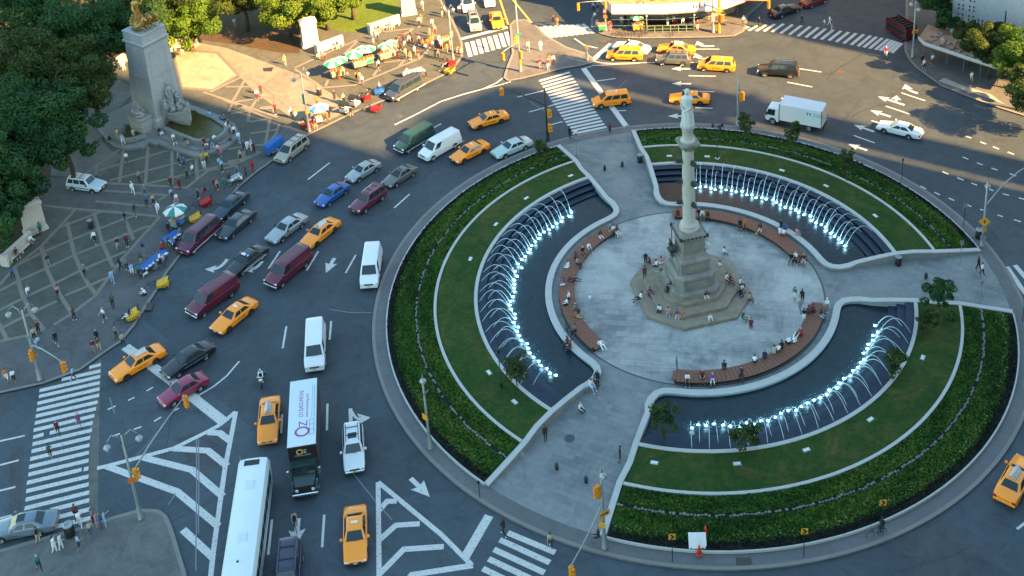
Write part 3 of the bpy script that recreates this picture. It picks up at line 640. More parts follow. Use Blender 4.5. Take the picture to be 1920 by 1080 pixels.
def body_mesh(name, hip=0.93, lean=0, legL=((-88, 3), (-92, 0)), legR=((-88, -3), (-92, 0)), armL=((-80, 40), (-70, 10)), armR=((-80, -40), (-70, -10)), head=0, twist=0, lie=False, hands='relaxed'):
    'legs: (thigh elevation, azimuth), (shin elevation, azimuth); arms: upper arm, forearm; facing +X'
    N = {}; E = []; L = {}
    up = dv(90-lean, 0); side = Vector((sin(rad(twist)), cos(rad(twist)), 0)); fwd = dv(-lean, 0)
    def n(k, p, r): N[k] = (tuple(p), r)
    def e(a, b_, m): E.append((a, b_)); L[(a, b_)] = m
    P = Vector((0, 0, hip)); n('pel', P, (0.125, 0.15)); n('waist', P+up*0.17, (0.105, 0.13)); n('chest', P+up*0.36, (0.115, 0.16)); n('neck0', P+up*0.50, (0.07, 0.085)); n('neck', P+up*0.565, 0.05)
    hu = dv(90-lean*.3-head, 0); H = P+up*0.60
    n('jaw', H+hu*0.035+fwd*.01, 0.078); n('skull', H+hu*0.115+fwd*.012, (0.098, 0.085)); n('crown', H+hu*0.185, 0.062); n('nose', H+hu*0.075+dv(-lean*.3-head, 0)*.105, 0.012)
    for a, c, m in (('pel', 'waist', 2), ('waist', 'chest', 1), ('chest', 'neck0', 1), ('neck0', 'neck', 0), ('neck', 'jaw', 0), ('jaw', 'skull', 0), ('skull', 'crown', 0), ('jaw', 'nose', 0)): e(a, c, m)
    for s, S, leg, arm in (('l', 1, legL, armL), ('r', -1, legR, armR)):
        hp = P+side*0.095*S-Vector((0, 0, 0.05)) if not lie else P+side*0.095*S
        n('hip'+s, hp, 0.092); kn = hp+dv(*leg[0])*0.43; n('thigh'+s, hp.lerp(kn, .45), 0.082); n('knee'+s, kn, 0.058); an = kn+dv(*leg[1])*0.40; n('calf'+s, kn.lerp(an, .35), 0.055); n('ank'+s, an, 0.036)
        tdir = dv(0, leg[0][1]) if leg[1][0] < -45 else dv(leg[1][0]+80, leg[1][1]); heel = an-Vector((0, 0, .045)) if leg[1][0] < -45 else an+dv(*leg[1])*.05
        n('foot'+s, heel+tdir*.07, 0.038); n('toe'+s, heel+tdir*.17-Vector((0, 0, .005)), 0.030)
        for a, c, m in (('pel', 'hip'+s, 2), ('hip'+s, 'thigh'+s, 2), ('thigh'+s, 'knee'+s, 2), ('knee'+s, 'calf'+s, 5), ('calf'+s, 'ank'+s, 5), ('ank'+s, 'foot'+s, 3), ('foot'+s, 'toe'+s, 3)): e(a, c, m)
        sh = P+up*0.455+side*0.175*S; n('sho'+s, sh, 0.062); el = sh+dv(*arm[0])*0.28; n('elb'+s, el, 0.042); wr = el+dv(*arm[1])*0.25; n('wri'+s, wr, 0.028)
        fd = dv(*arm[1]); across = fd.cross(Vector((0, 0, 1)) if abs(fd.z) < .9 else Vector((0, 1, 0))).normalized(); nrm = across.cross(fd)
        n('palm'+s, wr+fd*.06, (0.034, 0.022))
        for a, c, m in (('chest', 'sho'+s, 1), ('sho'+s, 'elb'+s, 1), ('elb'+s, 'wri'+s, 4), ('wri'+s, 'palm'+s, 0)): e(a, c, m)
        for q in range(4):
            b0 = wr+fd*.095+across*(q-1.5)*.021; ln = (.055, .068, .064, .050)[q]; n('f%d%s' % (q, s), b0+fd*ln*.5+nrm*.006, 0.0095); n('g%d%s' % (q, s), b0+fd*ln*.85+nrm*.026, 0.008); e('palm'+s, 'f%d%s' % (q, s), 0); e('f%d%s' % (q, s), 'g%d%s' % (q, s), 0)
        n('t'+s, wr+fd*.05+across*.045*S+nrm*.012, 0.011); n('u'+s, wr+fd*.085+across*.058*S+nrm*.02, 0.009); e('palm'+s, 't'+s, 0); e('t'+s, 'u'+s, 0)
    me = skin_body(N, E, 'pel', name)
    segs = [(Vector(N[a][0]), Vector(N[c][0]), m) for (a, c), m in L.items()]
    A = np.array([s[0][:] for s in segs]); B = np.array([s[1][:] for s in segs]); R = np.array([(max(N[a][1]) if isinstance(N[a][1], tuple) else N[a][1])*.5+(max(N[c][1]) if isinstance(N[c][1], tuple) else N[c][1])*.5 for (a, c) in L]); MM = [s[2] for s in segs]
    cen = np.array([p.center[:] for p in me.polygons]); AB = B-A; L2 = (AB**2).sum(1)
    t = np.clip(((cen[:, None]-A)*AB).sum(2)/L2, 0, 1); D = np.linalg.norm(cen[:, None]-(A+t[..., None]*AB), axis=2)-R*.9
    mi = [MM[i] for i in D.argmin(1)]
    for i in range(6): me.materials.append(M_SKIN[0])
    me.polygons.foreach_set('material_index', mi); me.polygons.foreach_set('use_smooth', [True]*len(me.polygons)); me.update()
    hb = MB(); c = H+hu*0.13-fwd*.012
    rings = []
    for i in range(6):
        ph = pi/2*(i/5)*1.0; rr = 0.112*cos(ph*.97); zz = .10*sin(ph)
        rings.append([tuple(c+fwd*(rr*cos(2*pi*k/10)*(1.0 if cos(2*pi*k/10) < 0 else .93))+side*rr*.88*sin(2*pi*k/10)+hu*(zz-(.055 if cos(2*pi*k/10) < .3 else -.015)*(1-i/5))) for k in range(10)])
    hb.loft(rings); hm = bpy.data.meshes.new('hair'); hm.from_pydata(hb.v, [], hb.f); hm.materials.append(M_SKIN[0]); hm.polygons.foreach_set('use_smooth', [True]*len(hm.polygons)); hm.update()
    long_ = MB(); rings = []
    for i in range(5):
        u = i/4; rr = (.095, .10, .10, .085, .05)[i]; rings.append([tuple(c-fwd*(.045+.02*u)-hu*(.30*u-.04)+fwd*rr*.55*cos(2*pi*k/8)+side*rr*sin(2*pi*k/8)) for k in range(8)])
    k0 = len(hb.v); hb2 = MB(); hb2.v = list(hb.v); hb2.f = list(hb.f); hb2.mi = [0]*len(hb.f); hb2.loft(rings[::-1])
    lm = bpy.data.meshes.new('hair'); lm.from_pydata(hb2.v, [], hb2.f); lm.materials.append(M_SKIN[0]); lm.polygons.foreach_set('use_smooth', [True]*len(lm.polygons)); lm.update()
    return me, hm, lm, c
M_SKIN = [mat('skin_light', (0.50, 0.31, 0.22), 0.6, var=.05), mat('skin_tan', (0.33, 0.19, 0.12), 0.6, var=.05), mat('skin_dark', (0.12, 0.065, 0.04), 0.6, var=.05)]
CLO = {'white': (.72, .73, .74), 'black': (.012, .012, .014), 'navy': (.012, .02, .06), 'blue': (.03, .10, .34), 'light blue': (.26, .42, .62), 'grey': (.16, .17, .18), 'dark': (.022, .024, .03), 'red': (.42, .018, .02), 'dark red': (.14, .015, .025),
       'pink': (.55, .22, .28), 'yellow': (.55, .40, .06), 'green': (.025, .10, .05), 'teal': (.02, .16, .17), 'orange': (.55, .15, .03), 'brown': (.10, .05, .03), 'beige': (.38, .32, .24), 'purple': (.16, .05, .20), 'khaki': (.24, .21, .14), 'denim': (.05, .09, .16), 'olive': (.06, .075, .03)}
def cloth(c): return mat('cloth_'+c.replace(' ', '_'), CLO[c], 0.9, var=0.18, scale=14)
HAIRC = [mat('hair_black', (.012, .010, .009), .5, var=.1), mat('hair_brown', (.05, .028, .015), .5, var=.1), mat('hair_fair', (.22, .15, .07), .5, var=.1), mat('hair_grey', (.28, .28, .28), .5, var=.1)]
SHOE = [cloth('black'), cloth('white'), cloth('brown')]
POSES = {
    'stand': dict(), 'wait': dict(armL=((-75, 25), (10, 20)), legL=((-86, 8), (-94, 5)), head=12),
    'walk': dict(lean=4, legL=((-68, 3), (-86, 0)), legR=((-104, -3), (-128, 0)), armL=((-110, 10), (-85, 5)), armR=((-62, -12), (-38, -5))),
    'stride': dict(lean=6, legL=((-106, 3), (-132, 0)), legR=((-62, -3), (-84, 0)), armL=((-58, 15), (-25, 8)), armR=((-112, -12), (-92, -5))),
    'stroll': dict(lean=2, legL=((-80, 3), (-90, 0)), legR=((-97, -3), (-112, 0)), armL=((-95, 25), (-75, 10)), armR=((-78, -20), (5, 25))),
    'sit': dict(hip=0.13, lean=8, legL=((-4, 10), (-88, 5)), legR=((-6, -8), (-86, -5)), armL=((-72, 12), (-15, -12)), armR=((-74, -12), (-18, 10)), head=8),
    'read': dict(hip=0.13, lean=26, legL=((0, 12), (-84, 5)), legR=((-5, -14), (-95, -5)), armL=((-60, 5), (5, -15)), armR=((-62, -5), (8, 15)), head=22),
    'lounge': dict(hip=0.13, lean=-16, legL=((-6, 14), (-48, 8)), legR=((-2, -10), (-52, -5)), armL=((-110, 35), (-80, 10)), armR=((-112, -38), (-80, -10)), head=-4),
    'lie': dict(hip=0.14, lean=-88, lie=True, legL=((22, 6), (-24, 4)), legR=((2, -6), (0, -4)), armL=((2, 28), (2, 6)), armR=((2, -28), (12, 20)), head=80),
    'ride': dict(hip=0.95, lean=38, legL=((-38, 4), (-96, 0)), legR=((-66, -4), (-108, 0)), armL=((-48, 6), (-30, -4)), armR=((-48, -6), (-30, 4)), head=-18),
    'bend': dict(lean=52, hip=0.90, legL=((-82, 5), (-96, 0)), legR=((-90, -5), (-94, 0)), armL=((-78, 8), (-62, 4)), armR=((-72, -8), (-58, -4)), head=10),
}
BODY = {k: body_mesh('body_'+k, **v) for k, v in POSES.items()}
def person(px, py, top, bot, pose, az, label, z=0.15, hair=None, long=False, group=None, tall=1.0, skin=None, shorts=None, bare=None, hat=None, loc=None, parent_bag=None):
    bm_, hm, lm, hc = BODY[pose]
    o = bpy.data.objects.new('person', bm_); COL.objects.link(o)
    o.location = loc if loc is not None else W(px, py, z); o.rotation_euler = (0, 0, rad(az)); k = tall*random.uniform(.96, 1.04); o.scale = (k, k, k)
    sk = M_SKIN[random.choice((0, 0, 1, 1, 2)) if skin is None else skin]; sh = random.random() < .3 if shorts is None else shorts; ba = random.random() < .5 if bare is None else bare
    ms = [sk, cloth(top), cloth(bot), random.choice(SHOE), sk if ba else cloth(top), sk if sh else cloth(bot)]
    for i, m in enumerate(ms): o.material_slots[i].link = 'OBJECT'; o.material_slots[i].material = m
    tag(o, label, 'person', group)
    h = bpy.data.objects.new('hair' if not hat else 'hat', lm if long else hm); COL.objects.link(h); h.parent = o
    h.material_slots[0].link = 'OBJECT'; h.material_slots[0].material = cloth(hat) if hat else HAIRC[random.choice((0, 0, 0, 1, 1, 2, 3)) if hair is None else hair]
    return o
def face_az(px, py, dx, dy):
    'world azimuth of a pixel direction at a pixel'
    a = W(px, py, 0); b_ = W(px+dx, py+dy, 0); return math.degrees(math.atan2(b_.y-a.y, b_.x-a.x))

# ------------------------------------------------------------------ sculpture helpers
def robed(mb, base, h, az, w=0.3, folds=9, amp=0.035, arm=None, mi=0, n=36, lean=0.0, cape=1.0, head=True):
    'draped standing figure as lofted folds with a head and a forearm'
    X = Matrix.Translation(base) @ Matrix.Rotation(az, 4, 'Z'); rings = []
    prof = [(0.0, 1.15), (0.10, 1.05), (0.25, .92), (0.42, .86), (0.52, .80), (0.60, .74), (0.70, .86), (0.78, .88), (0.82, .62), (0.845, .30), (0.86, .22)]
    for z, r in prof:
        ring = []
        for k in range(n):
            t = 2*pi*k/n; rr = w*r*(1+0.16*math.exp(-((t-pi)/1.2)**2)*cape) + amp*(1-z)*1.3*cos(folds*t+z*6) + amp*.5*cos(5*t-z*9)*(z < .8)
            ring.append((rr*cos(t)*.82+lean*z, rr*sin(t)*(1.0 if z < .8 else .9), z*h))
        rings.append(ring)
    mb.loft(rings, mi, X)
    if head:
        mb.ball((lean*.92+.02*h*.1, 0, h*.925), h*.065, 12, 8, mi, X, (1.05, .85, 1.2)); mb.ball((lean*.92-.01, 0, h*.955), h*.062, 10, 6, mi, X, (1.05, .98, .9))
        mb.tube([(lean*.9+h*.062, 0, h*.92), (lean*.9+h*.078, 0, h*.905)], [h*.012, h*.008], 5, mi, X)
    for s, (ex, ey, ez, hx, hy, hz) in enumerate(arm or [(.10, .20, .58, .22, .10, .54), (.06, -.20, .58, .16, -.16, .44)]):
        sy = (1 if s == 0 else -1)*w*.62
        mb.tube([(lean*.78, sy, h*.775), (ex*h*.55+lean*.6, ey*h*.75, ez*h), (hx*h*.8+lean*.6, hy*h*.75, hz*h)], [h*.052, h*.04, h*.024], 8, mi, X)
        mb.ball((hx*h*.82+lean*.6, hy*h*.75, hz*h), h*.026, 7, 5, mi, X)
        for q in range(4): mb.tube([(hx*h*.83+lean*.6, hy*h*.75+(q-1.5)*h*.011, hz*h), (hx*h*.83+h*.035+lean*.6, hy*h*.75+(q-1.5)*h*.012, hz*h-h*.012)], [h*.007, h*.005], 4, mi, X)
def seated_fig(mb, base, h, az, mi=0, lean=.15):
    X = Matrix.Translation(base) @ Matrix.Rotation(az, 4, 'Z')
    mb.loft([[(x0+rx*cos(2*pi*k/14)+.03*cos(5*2*pi*k/14), ry*sin(2*pi*k/14), z*h) for k in range(14)] for z, x0, rx, ry in ((0, .18, .34*h, .30*h), (.18, .2, .32*h, .27*h), (.40, .16, .30*h, .22*h), (.48, .02, .17*h, .18*h), (.62, 0, .13*h, .15*h), (.78, .02, .15*h, .19*h), (.84, .02, .07*h, .08*h))], mi, X)
    mb.ball((.04, 0, h*.93), h*.085, 10, 7, mi, X, (1, .85, 1.2))
    for s in (1, -1):
        mb.tube([(.02, s*.18*h, .76*h), (.16*h, s*.24*h, .58*h), (.36*h, s*.16*h, .50*h)], [.055*h, .045*h, .03*h], 7, mi, X); mb.tube([(0.1*h, s*.11*h, .42*h), (.42*h, s*.13*h, .42*h), (.46*h, s*.12*h, .05*h)], [.10*h, .075*h, .045*h], 7, mi, X)
# ------------------------------------------------------------------ the column in the middle
M_COL = mat('column_granite', (0.40, 0.385, 0.34), 0.7, var=0.2, scale=1.4, bump=.2)
M_PED = mat('pedestal_granite', (0.20, 0.19, 0.165), 0.8, var=0.5, scale=1.1, bump=.3)
M_STEPS = mat('step_stone', (0.225, 0.188, 0.138), 0.85, var=0.45, scale=1.3, bump=.2)
M_MARB = mat('white_marble', (0.50, 0.53, 0.52), 0.55, var=0.14, scale=2.0)
M_BRONZE = mat('dark_bronze', (0.035, 0.045, 0.040), 0.5, 0.5, var=0.3, scale=5)
ROT = rad(12)
def octa(ap, cut, rot=ROT):
    'square of half width ap with corners cut back to half side length cut'
    P = [(ap, -cut), (ap, cut), (cut, ap), (-cut, ap), (-ap, cut), (-ap, -cut), (-cut, -ap), (cut, -ap)]
    c, s = cos(rot), sin(rot); return [(x*c-y*s, x*s+y*c) for x, y in P]
col = thing('monument_column', 'tall pale granite column with marble statue on stepped base in the middle of the circle', 'monument', (0, 0, 0))
for ap, cut, z0, z1 in ((5.5, 2.75, 0.16, 0.50), (4.25, 2.15, 0.50, 0.88), (3.15, 1.7, 0.88, 1.25)):
    b = MB(); P = octa(ap, cut); Q = octa(ap-.03, cut-.015); b.loft([[(x, y, z0) for x, y in P], [(x, y, z1-.03) for x, y in P], [(x, y, z1) for x, y in Q]]); b.build('step', M_STEPS, col)
pb = MB()
def lay(ap, cut, z0, z1, ap2=None, cut2=None):
    P = octa(ap, cut); Q = octa(ap2 or ap, cut2 or cut); pb.loft([[(x, y, z0) for x, y in P], [(x, y, z1) for x, y in Q]])
lay(2.55, 1.75, 1.25, 1.62); lay(2.45, 1.70, 1.62, 1.78, 2.15, 1.5); lay(2.08, 1.45, 1.78, 3.05); lay(2.18, 1.52, 3.05, 3.22); lay(2.14, 1.5, 3.22, 3.42, 1.75, 1.4)
lay(1.52, 1.50, 3.42, 4.62); lay(1.62, 1.60, 4.62, 4.78); lay(1.58, 1.56, 4.78, 5.0, 1.3, 1.28); lay(1.12, 1.10, 5.0, 7.15); lay(1.22, 1.2, 5.0, 5.35, 1.13, 1.11); lay(1.18, 1.16, 6.95, 7.25, 1.34, 1.32); lay(1.38, 1.36, 7.25, 7.48); lay(1.30, 1.28, 7.48, 7.70, .98, .96)
for k in range(4):                       # sunk panels with raised borders and little blocks on the rim
    X = Matrix.Rotation(ROT+k*pi/2, 4, 'Z')
    for z0, z1, w, d in ((5.55, 6.8, .82, 1.12), (3.65, 4.45, 1.2, 1.52), (2.0, 2.85, 1.25, 2.08)):
        for q in ((-w, w, z0, z0+.07), (-w, w, z1-.07, z1), (-w, -w+.07, z0, z1), (w-.07, w, z0, z1)): pb.box(d-.01, d+.05, q[0], q[1], q[2], q[3], 0, X)
    for j in range(6): pb.box(1.36, 1.50, -1.15+j*.42, -.98+j*.42, 7.32, 7.50, 1, X, .03)
    for j in (-1, 1): pb.box(1.28, 1.52, j*1.34-.09, j*1.34+.09, 7.3, 7.62, 1, X, .04)
o = pb.build('pedestal', [M_PED, M_BRONZE], col)
b = MB(); b.lathe([(0.98, 7.70), (1.0, 7.78), (0.98, 7.95), (0.85, 8.02), (0.80, 8.10), (0.88, 8.16), (0.88, 8.28), (0.70, 8.42), (0.62, 8.6), (0.63, 11), (0.60, 14), (0.545, 16.5), (0.55, 16.62), (0.62, 16.66), (0.62, 16.76), (0.56, 16.8)], 32); o = b.build('shaft', M_COL, col); smooth_by_angle(o)
b = MB(); b.lathe([(0.56, 16.8), (0.60, 17.0), (0.78, 17.25), (0.92, 17.4), (0.92, 17.46), (0.3, 17.5)], 28); b.add(*(lambda P: ([(x, y, 17.44) for x, y in P]+[(x, y, 17.66) for x, y in P], [(7, 6, 5, 4, 3, 2, 1, 0), tuple(range(8, 16))]+[(i, (i+1) % 8, 8+(i+1) % 8, 8+i) for i in range(8)]))(octa(.97, .80)))
for k in range(8): b.tube([(0.6*cos(k*pi/4+.2), 0.6*sin(k*pi/4+.2), 16.8), (0.75*cos(k*pi/4+.2), 0.75*sin(k*pi/4+.2), 17.1), (0.93*cos(k*pi/4+.2), 0.93*sin(k*pi/4+.2), 17.3)], [.07, .08, .1], 6)
b.build('capital', M_PED, col)
b = MB(); b.lathe([(0.72, 17.66), (0.72, 17.8), (0.56, 17.95), (0.52, 18.0), (0.52, 18.9), (0.60, 19.0), (0.60, 19.12), (0.5, 19.16)], 28); o = b.build('drum', M_COL, col); smooth_by_angle(o)
VIEW = math.atan2(CAM.y, CAM.x)
b = MB(); robed(b, (0, 0, 19.14), 4.15, rad(-118), .58, 9, .05, [(.10, .14, .56, .20, .03, .52), (.00, -.18, .56, .16, -.10, .55)], cape=1.4); o = b.build('statue', M_MARB, col, True)
for z in (10.6, 13.0, 15.3):                                   # bronze ship prows on the shaft
    for a in (VIEW+rad(38), VIEW-rad(82), VIEW+rad(158)):
        b = MB(); X = Matrix.Translation((0.58*cos(a), 0.58*sin(a), z)) @ Matrix.Rotation(a, 4, 'Z')
        b.loft([[(0, .24, .05), (0, -.24, .05), (0, -.16, .45), (0, .16, .45)], [(.35, .14, -.05), (.35, -.14, -.05), (.35, -.10, .42), (.35, .10, .42)], [(.62, .03, .0), (.62, -.03, .0), (.62, -.02, .34), (.62, .02, .34)]], 0, X)
        b.tube([(.4, 0, .1), (.75, 0, .0), (.85, 0, .12)], [.05, .035, .02], 6, 0, X); b.tube([(.5, 0, .3), (.66, 0, .55), (.52, 0, .72)], [.03, .04, .02], 6, 0, X); b.tube([(0, .3, .2), (.05, .36, .1), (0, .3, -.05)], [.03, .04, .03], 5, 0, X)
        b.build('ship_prow', M_BRONZE, col)
# bronze eagle group on the left face, winged marble genius on the right
b = MB(); X = Matrix.Translation((-1.72, 0.1, 5.0)) @ Matrix.Rotation(ROT+pi, 4, 'Z')
b.ball((.0, 0, .35), .52, 10, 7, 0, X, (.7, 1, .8)); b.ball((.15, 0, .95), .22, 8, 6, 0, X); b.tube([(.3, 0, .95), (.45, 0, .85)], [.07, .02], 5, 0, X)
for s in (1, -1):
    b.loft([[(0, s*.15, .9), (.12, s*.2, .85), (.05, s*.2, .2)], [(-.05, s*.65, 1.1), (.1, s*.65, 1.0), (0, s*.6, .25)], [(-.1, s*1.0, .8), (0, s*1.0, .7), (-.05, s*.9, .35)]], 0, X)
for k in range(7): b.tube([(.1, -.7+k*.23, 0), (.3, -.8+k*.26, -.22)], [.09, .05], 5, 0, X)
b.build('eagle', M_BRONZE, col, True)
b = MB(); b.tube([(-1.75, .4, 5.2), (-1.7, .35, 7.6)], .035, 6); b.tube([(-1.75, .4, 5.2), (-1.7, .35, 7.6)], .03, 5); b.build('flagstaff', M_BRONZE, col)
b = MB(); robed(b, (1.62, 0.42, 4.9), 2.1, ROT, .30, 7, .03); X = Matrix.Translation((1.5, 0.38, 4.9)) @ Matrix.Rotation(ROT, 4, 'Z')
for s in (1, -1):
    b.loft([[(-.12, s*.10, 1.2), (-.02, s*.12, 1.2), (-.02, s*.12, 1.75), (-.12, s*.10, 1.75)], [(-.2, s*.45, .9), (-.1, s*.45, .9), (-.1, s*.5, 2.2), (-.2, s*.5, 2.2)], [(-.3, s*.62, 1.3), (-.24, s*.62, 1.3), (-.24, s*.7, 2.5), (-.3, s*.7, 2.5)]], 0, X)
b.ball((.35, 0, .25), .30, 10, 7, 0, X); b.build('winged_figure', M_MARB, col, True)
for a, n_ in ((-38, 0),):
    b = MB(); X = Matrix.Rotation(ROT, 4, 'Z'); b.add([(2.3, 1.5, 1.3), (2.85, 1.35, 1.27), (2.6, 1.95, 1.27), (2.5, 1.6, 2.4)], [(0, 1, 3), (1, 2, 3), (2, 0, 3), (0, 2, 1)], 0, X); b.build('wreath_stone', M_MARB, col)

# ------------------------------------------------------------------ the park monument (upper left)
M_MAINE = paving_mat('monument_limestone', (0.30, 0.315, 0.32), (0.34, 0.352, 0.355), (0.27, 0.285, 0.29), (0.24, 0.25, 0.255), 1.4, 0.55, 0.008, 0, 0.8, 0.5)
M_LIME = mat('carved_limestone', (0.25, 0.255, 0.25), 0.85, var=.45, scale=2.2, bump=.3)
M_GOLD = mat('gilded_bronze', (0.40, 0.24, 0.07), 0.42, 0.75, var=.4, scale=3)
M_TERR = mat('terrace_stone', (0.17, 0.18, 0.18), 0.85, var=.15, scale=1.2)
mon = thing('monument', 'massive limestone pylon with gilded group on top and fountain basins at its foot', 'monument')
C0 = Vector((-64.45, 41.4, 0)); DA = rad(54)
def MX(x=0, y=0, z=0, a=0): return Matrix.Translation(C0) @ Matrix.Rotation(DA+a, 4, 'Z') @ Matrix.Translation((x, y, z))
# local x: along the right face away from the front corner's left neighbour; local -y faces the circle
b = MB()
def sq(hx, hy, z): return [(hx, -hy, z), (hx, hy, z), (-hx, hy, z), (-hx, -hy, z)]
b.loft([sq(2.6, 2.6, .9), sq(2.6, 2.6, 2.1), sq(2.45, 2.45, 2.3), sq(2.40, 2.40, 2.5)], 0, MX()); b.loft([sq(2.38, 2.38, 2.5), sq(1.86, 1.86, 12.3)], 0, MX())
b.loft([sq(1.86, 1.86, 12.3), sq(2.12, 2.12, 12.6), sq(2.12, 2.12, 12.8), sq(1.92, 1.92, 12.9), sq(1.90, 1.90, 13.9), sq(1.98, 1.98, 14.0), sq(1.98, 1.98, 14.15), sq(1.7, 1.7, 14.2)], 0, MX())
for s in (0, -pi/2, pi/2):
    X = MX(a=s)
    for w, zz in ((-1.25, 0), (1.25, 0)): b.loft([[(w-.08, -2.02, 8), (w+.08, -2.02, 8), (w+.08, -1.94, 8), (w-.08, -1.94, 8)], [(w-.08, -1.98, 11.4), (w+.08, -1.98, 11.4), (w+.08, -1.82, 11.4), (w-.08, -1.82, 11.4)]], 0, X)
    b.box(-1.3, 1.3, -1.99, -1.85, 11.4, 11.55, 0, X); b.box(-1.3, 1.3, -2.20, -2.02, 7.9, 8.05, 0, X)
b.build('pylon', M_MAINE, mon)
b = MB()                                   # gilded figure in a shell chariot drawn by three sea horses
X = MX(0, 0, 14.2); b.ball((-.1, .35, .4), .85, 12, 8, 0, X, (1, 1, .6)); robed(b, tuple(X @ Vector((-.15, .5, .5))), 3.0, DA-pi/2, .42, 7, .06, [(.16, .22, .66, .22, .34, .92), (.08, -.22, .58, .20, -.24, .5)])
for k in range(9): b.tube([(0, .9, .3), (cos(k*pi/8)*.9, 1.0, .5+sin(k*pi/8)*.9)], [.05, .16], 6, 0, X)
for q, ax in ((-.95, -.35), (0, 0), (.95, .35)):
    H = X @ Matrix.Translation((q, -.7, .1)) @ Matrix.Rotation(-ax*.8, 4, 'Z')
    b.tube([(0, .9, .15), (0, .4, .35), (0, -.1, .55), (0, -.45, .95), (0, -.6, 1.35), (0, -.62, 1.55)], [.18, .32, .36, .27, .19, .15], 9, 0, H); b.tube([(0, -.55, 1.58), (0, -.85, 1.42), (0, -1.08, 1.22)], [.16, .13, .08], 8, 0, H)
    for s in (1, -1): b.tube([(s*.2, -.3, .5), (s*.26, -.75, .55), (s*.24, -.9, .2)], [.13, .08, .06], 6, 0, H); b.tube([(s*.07, -.55, 1.68), (s*.09, -.5, 1.85)], [.05, .015], 4, 0, H)
    for k in range(5): b.tube([(0, -.35+k*.1, 1.75-k*.2), (0, -.12+k*.12, 1.72-k*.2)], [.09, .03], 5, 0, H)
tc_ = MX(0, 0, 14.2) @ Vector((0, 0, 0)); b.v = [(tc_.x+(v[0]-tc_.x)*1.22, tc_.y+(v[1]-tc_.y)*1.22, tc_.z+(v[2]-tc_.z)*1.22) for v in b.v]; b.build('gilded_group', M_GOLD, mon, True)
b = MB()                                   # figure group and ship's prow on the front
X = MX(); F = MX(0, -2.5, 0)
b.loft([[(-1.5, 0, .9), (1.5, 0, .9), (1.5, .6, .9), (-1.5, .6, .9)], [(-1.5, -.9, 3.3), (1.5, -.9, 3.3), (1.4, .4, 3.3), (-1.4, .4, 3.3)]], 0, F)
hull = []
for u, w, zt, kz in ((0, 1.45, 3.1, .9), (-1.4, 1.3, 3.0, .9), (-2.6, .95, 3.1, .95), (-3.5, .45, 3.35, 1.2), (-4.0, .10, 3.6, 2.2)):
    hull.append([(-w, u, zt), (-w*.92, u, zt-.25), (-w*.75, u, (zt+kz)/2), (-w*.25, u, kz), (w*.25, u, kz), (w*.75, u, (zt+kz)/2), (w*.92, u, zt-.25), (w, u, zt)])
b.loft(hull, 0, F); b.build('ship_base', M_LIME, mon)
b = MB()
robed(b, tuple(F @ Vector((0, -.2, 3.4))), 3.3, DA-pi/2, .5, 7, .07); b.lathe([(.9, 3.2), (.95, 4.2), (.7, 5.6), (.2, 6.6)], 14, 0, MX(0, -2.15, 0), sx=1.1, sy=.5)
for x, y, z, h, a in ((-1.0, -.3, 3.3, 1.7, -.3), (1.0, -.3, 3.3, 1.7, .3), (-.6, -1.1, 3.1, 1.4, -.2), (.7, -1.2, 3.1, 1.4, .5), (0, -1.7, 3.1, 1.3, 0)): seated_fig(b, tuple(F @ Vector((x, y, z))), h, DA-pi/2+a)
robed(b, tuple(F @ Vector((0, -3.7, 3.3))), 1.6, DA-pi/2, .22, 5, .03); b.build('figure_group', M_LIME, mon, True)
b = MB()                                   # side group over the left basin
G = MX(-3.4, -.6, 0); b.loft([sq(.95, 1.25, .9), sq(.95, 1.25, 2.6), sq(1.05, 1.35, 2.75), sq(1.05, 1.35, 2.95), sq(.9, 1.2, 3.0)], 0, G); b.build('side_pedestal', M_LIME, mon)
b = MB(); seated_fig(b, tuple(G @ Vector((0, .3, 3.0))), 1.9, DA+pi, 0); b.tube([tuple(G @ Vector(v)) for v in ((-.2, -.9, 3.1), (0, -.2, 3.35), (.1, .7, 3.3))], [.25, .38, .3], 9); b.tube([tuple(G @ Vector(v)) for v in ((-.3, -.9, 3.2), (-.7, -.3, 3.15), (-.75, .5, 3.05))], [.2, .18, .12], 8)
b.tube([tuple(G @ Vector(v)) for v in ((.3, -.7, 3.3), (.2, -.3, 3.9), (-.1, .1, 4.3))], [.12, .1, .06], 7); b.build('reclining_figure', M_LIME, mon, True)
# terrace, rims and water, outlines traced on the photograph
terr = [(183, 240), (192, 250), (202, 262), (215, 272), (238, 278), (262, 275), (267, 277), (279, 266), (294, 271), (297, 268), (367, 294), (385, 288), (415, 282), (436, 266), (450, 250), (440, 232), (405, 214), (370, 200), (330, 190), (250, 190), (200, 215), (186, 228)]
MB().prism(pxpoly(terr, .5), .15, .5).build('terrace', M_TERR, mon)
t2 = [(200, 238), (205, 252), (218, 262), (235, 266), (255, 262), (280, 254), (296, 256), (366, 281), (392, 276), (422, 266), (436, 248), (418, 228), (385, 212), (350, 204), (300, 200), (245, 206), (210, 222)]
MB().prism(pxpoly(t2, .72), .5, .72).build('terrace', M_TERR, mon)
t3 = [(303, 247), (366, 271), (395, 269), (420, 258), (431, 245), (418, 228), (385, 211), (352, 203), (310, 205), (262, 215), (272, 250)]
MB().prism(pxpoly(t3, .95), .72, .95).build('terrace', M_TERR, mon)
M_POND = water_mat('green_basin_water', (0.045, 0.045, 0.012), 0.1, 2.0, 0.15)
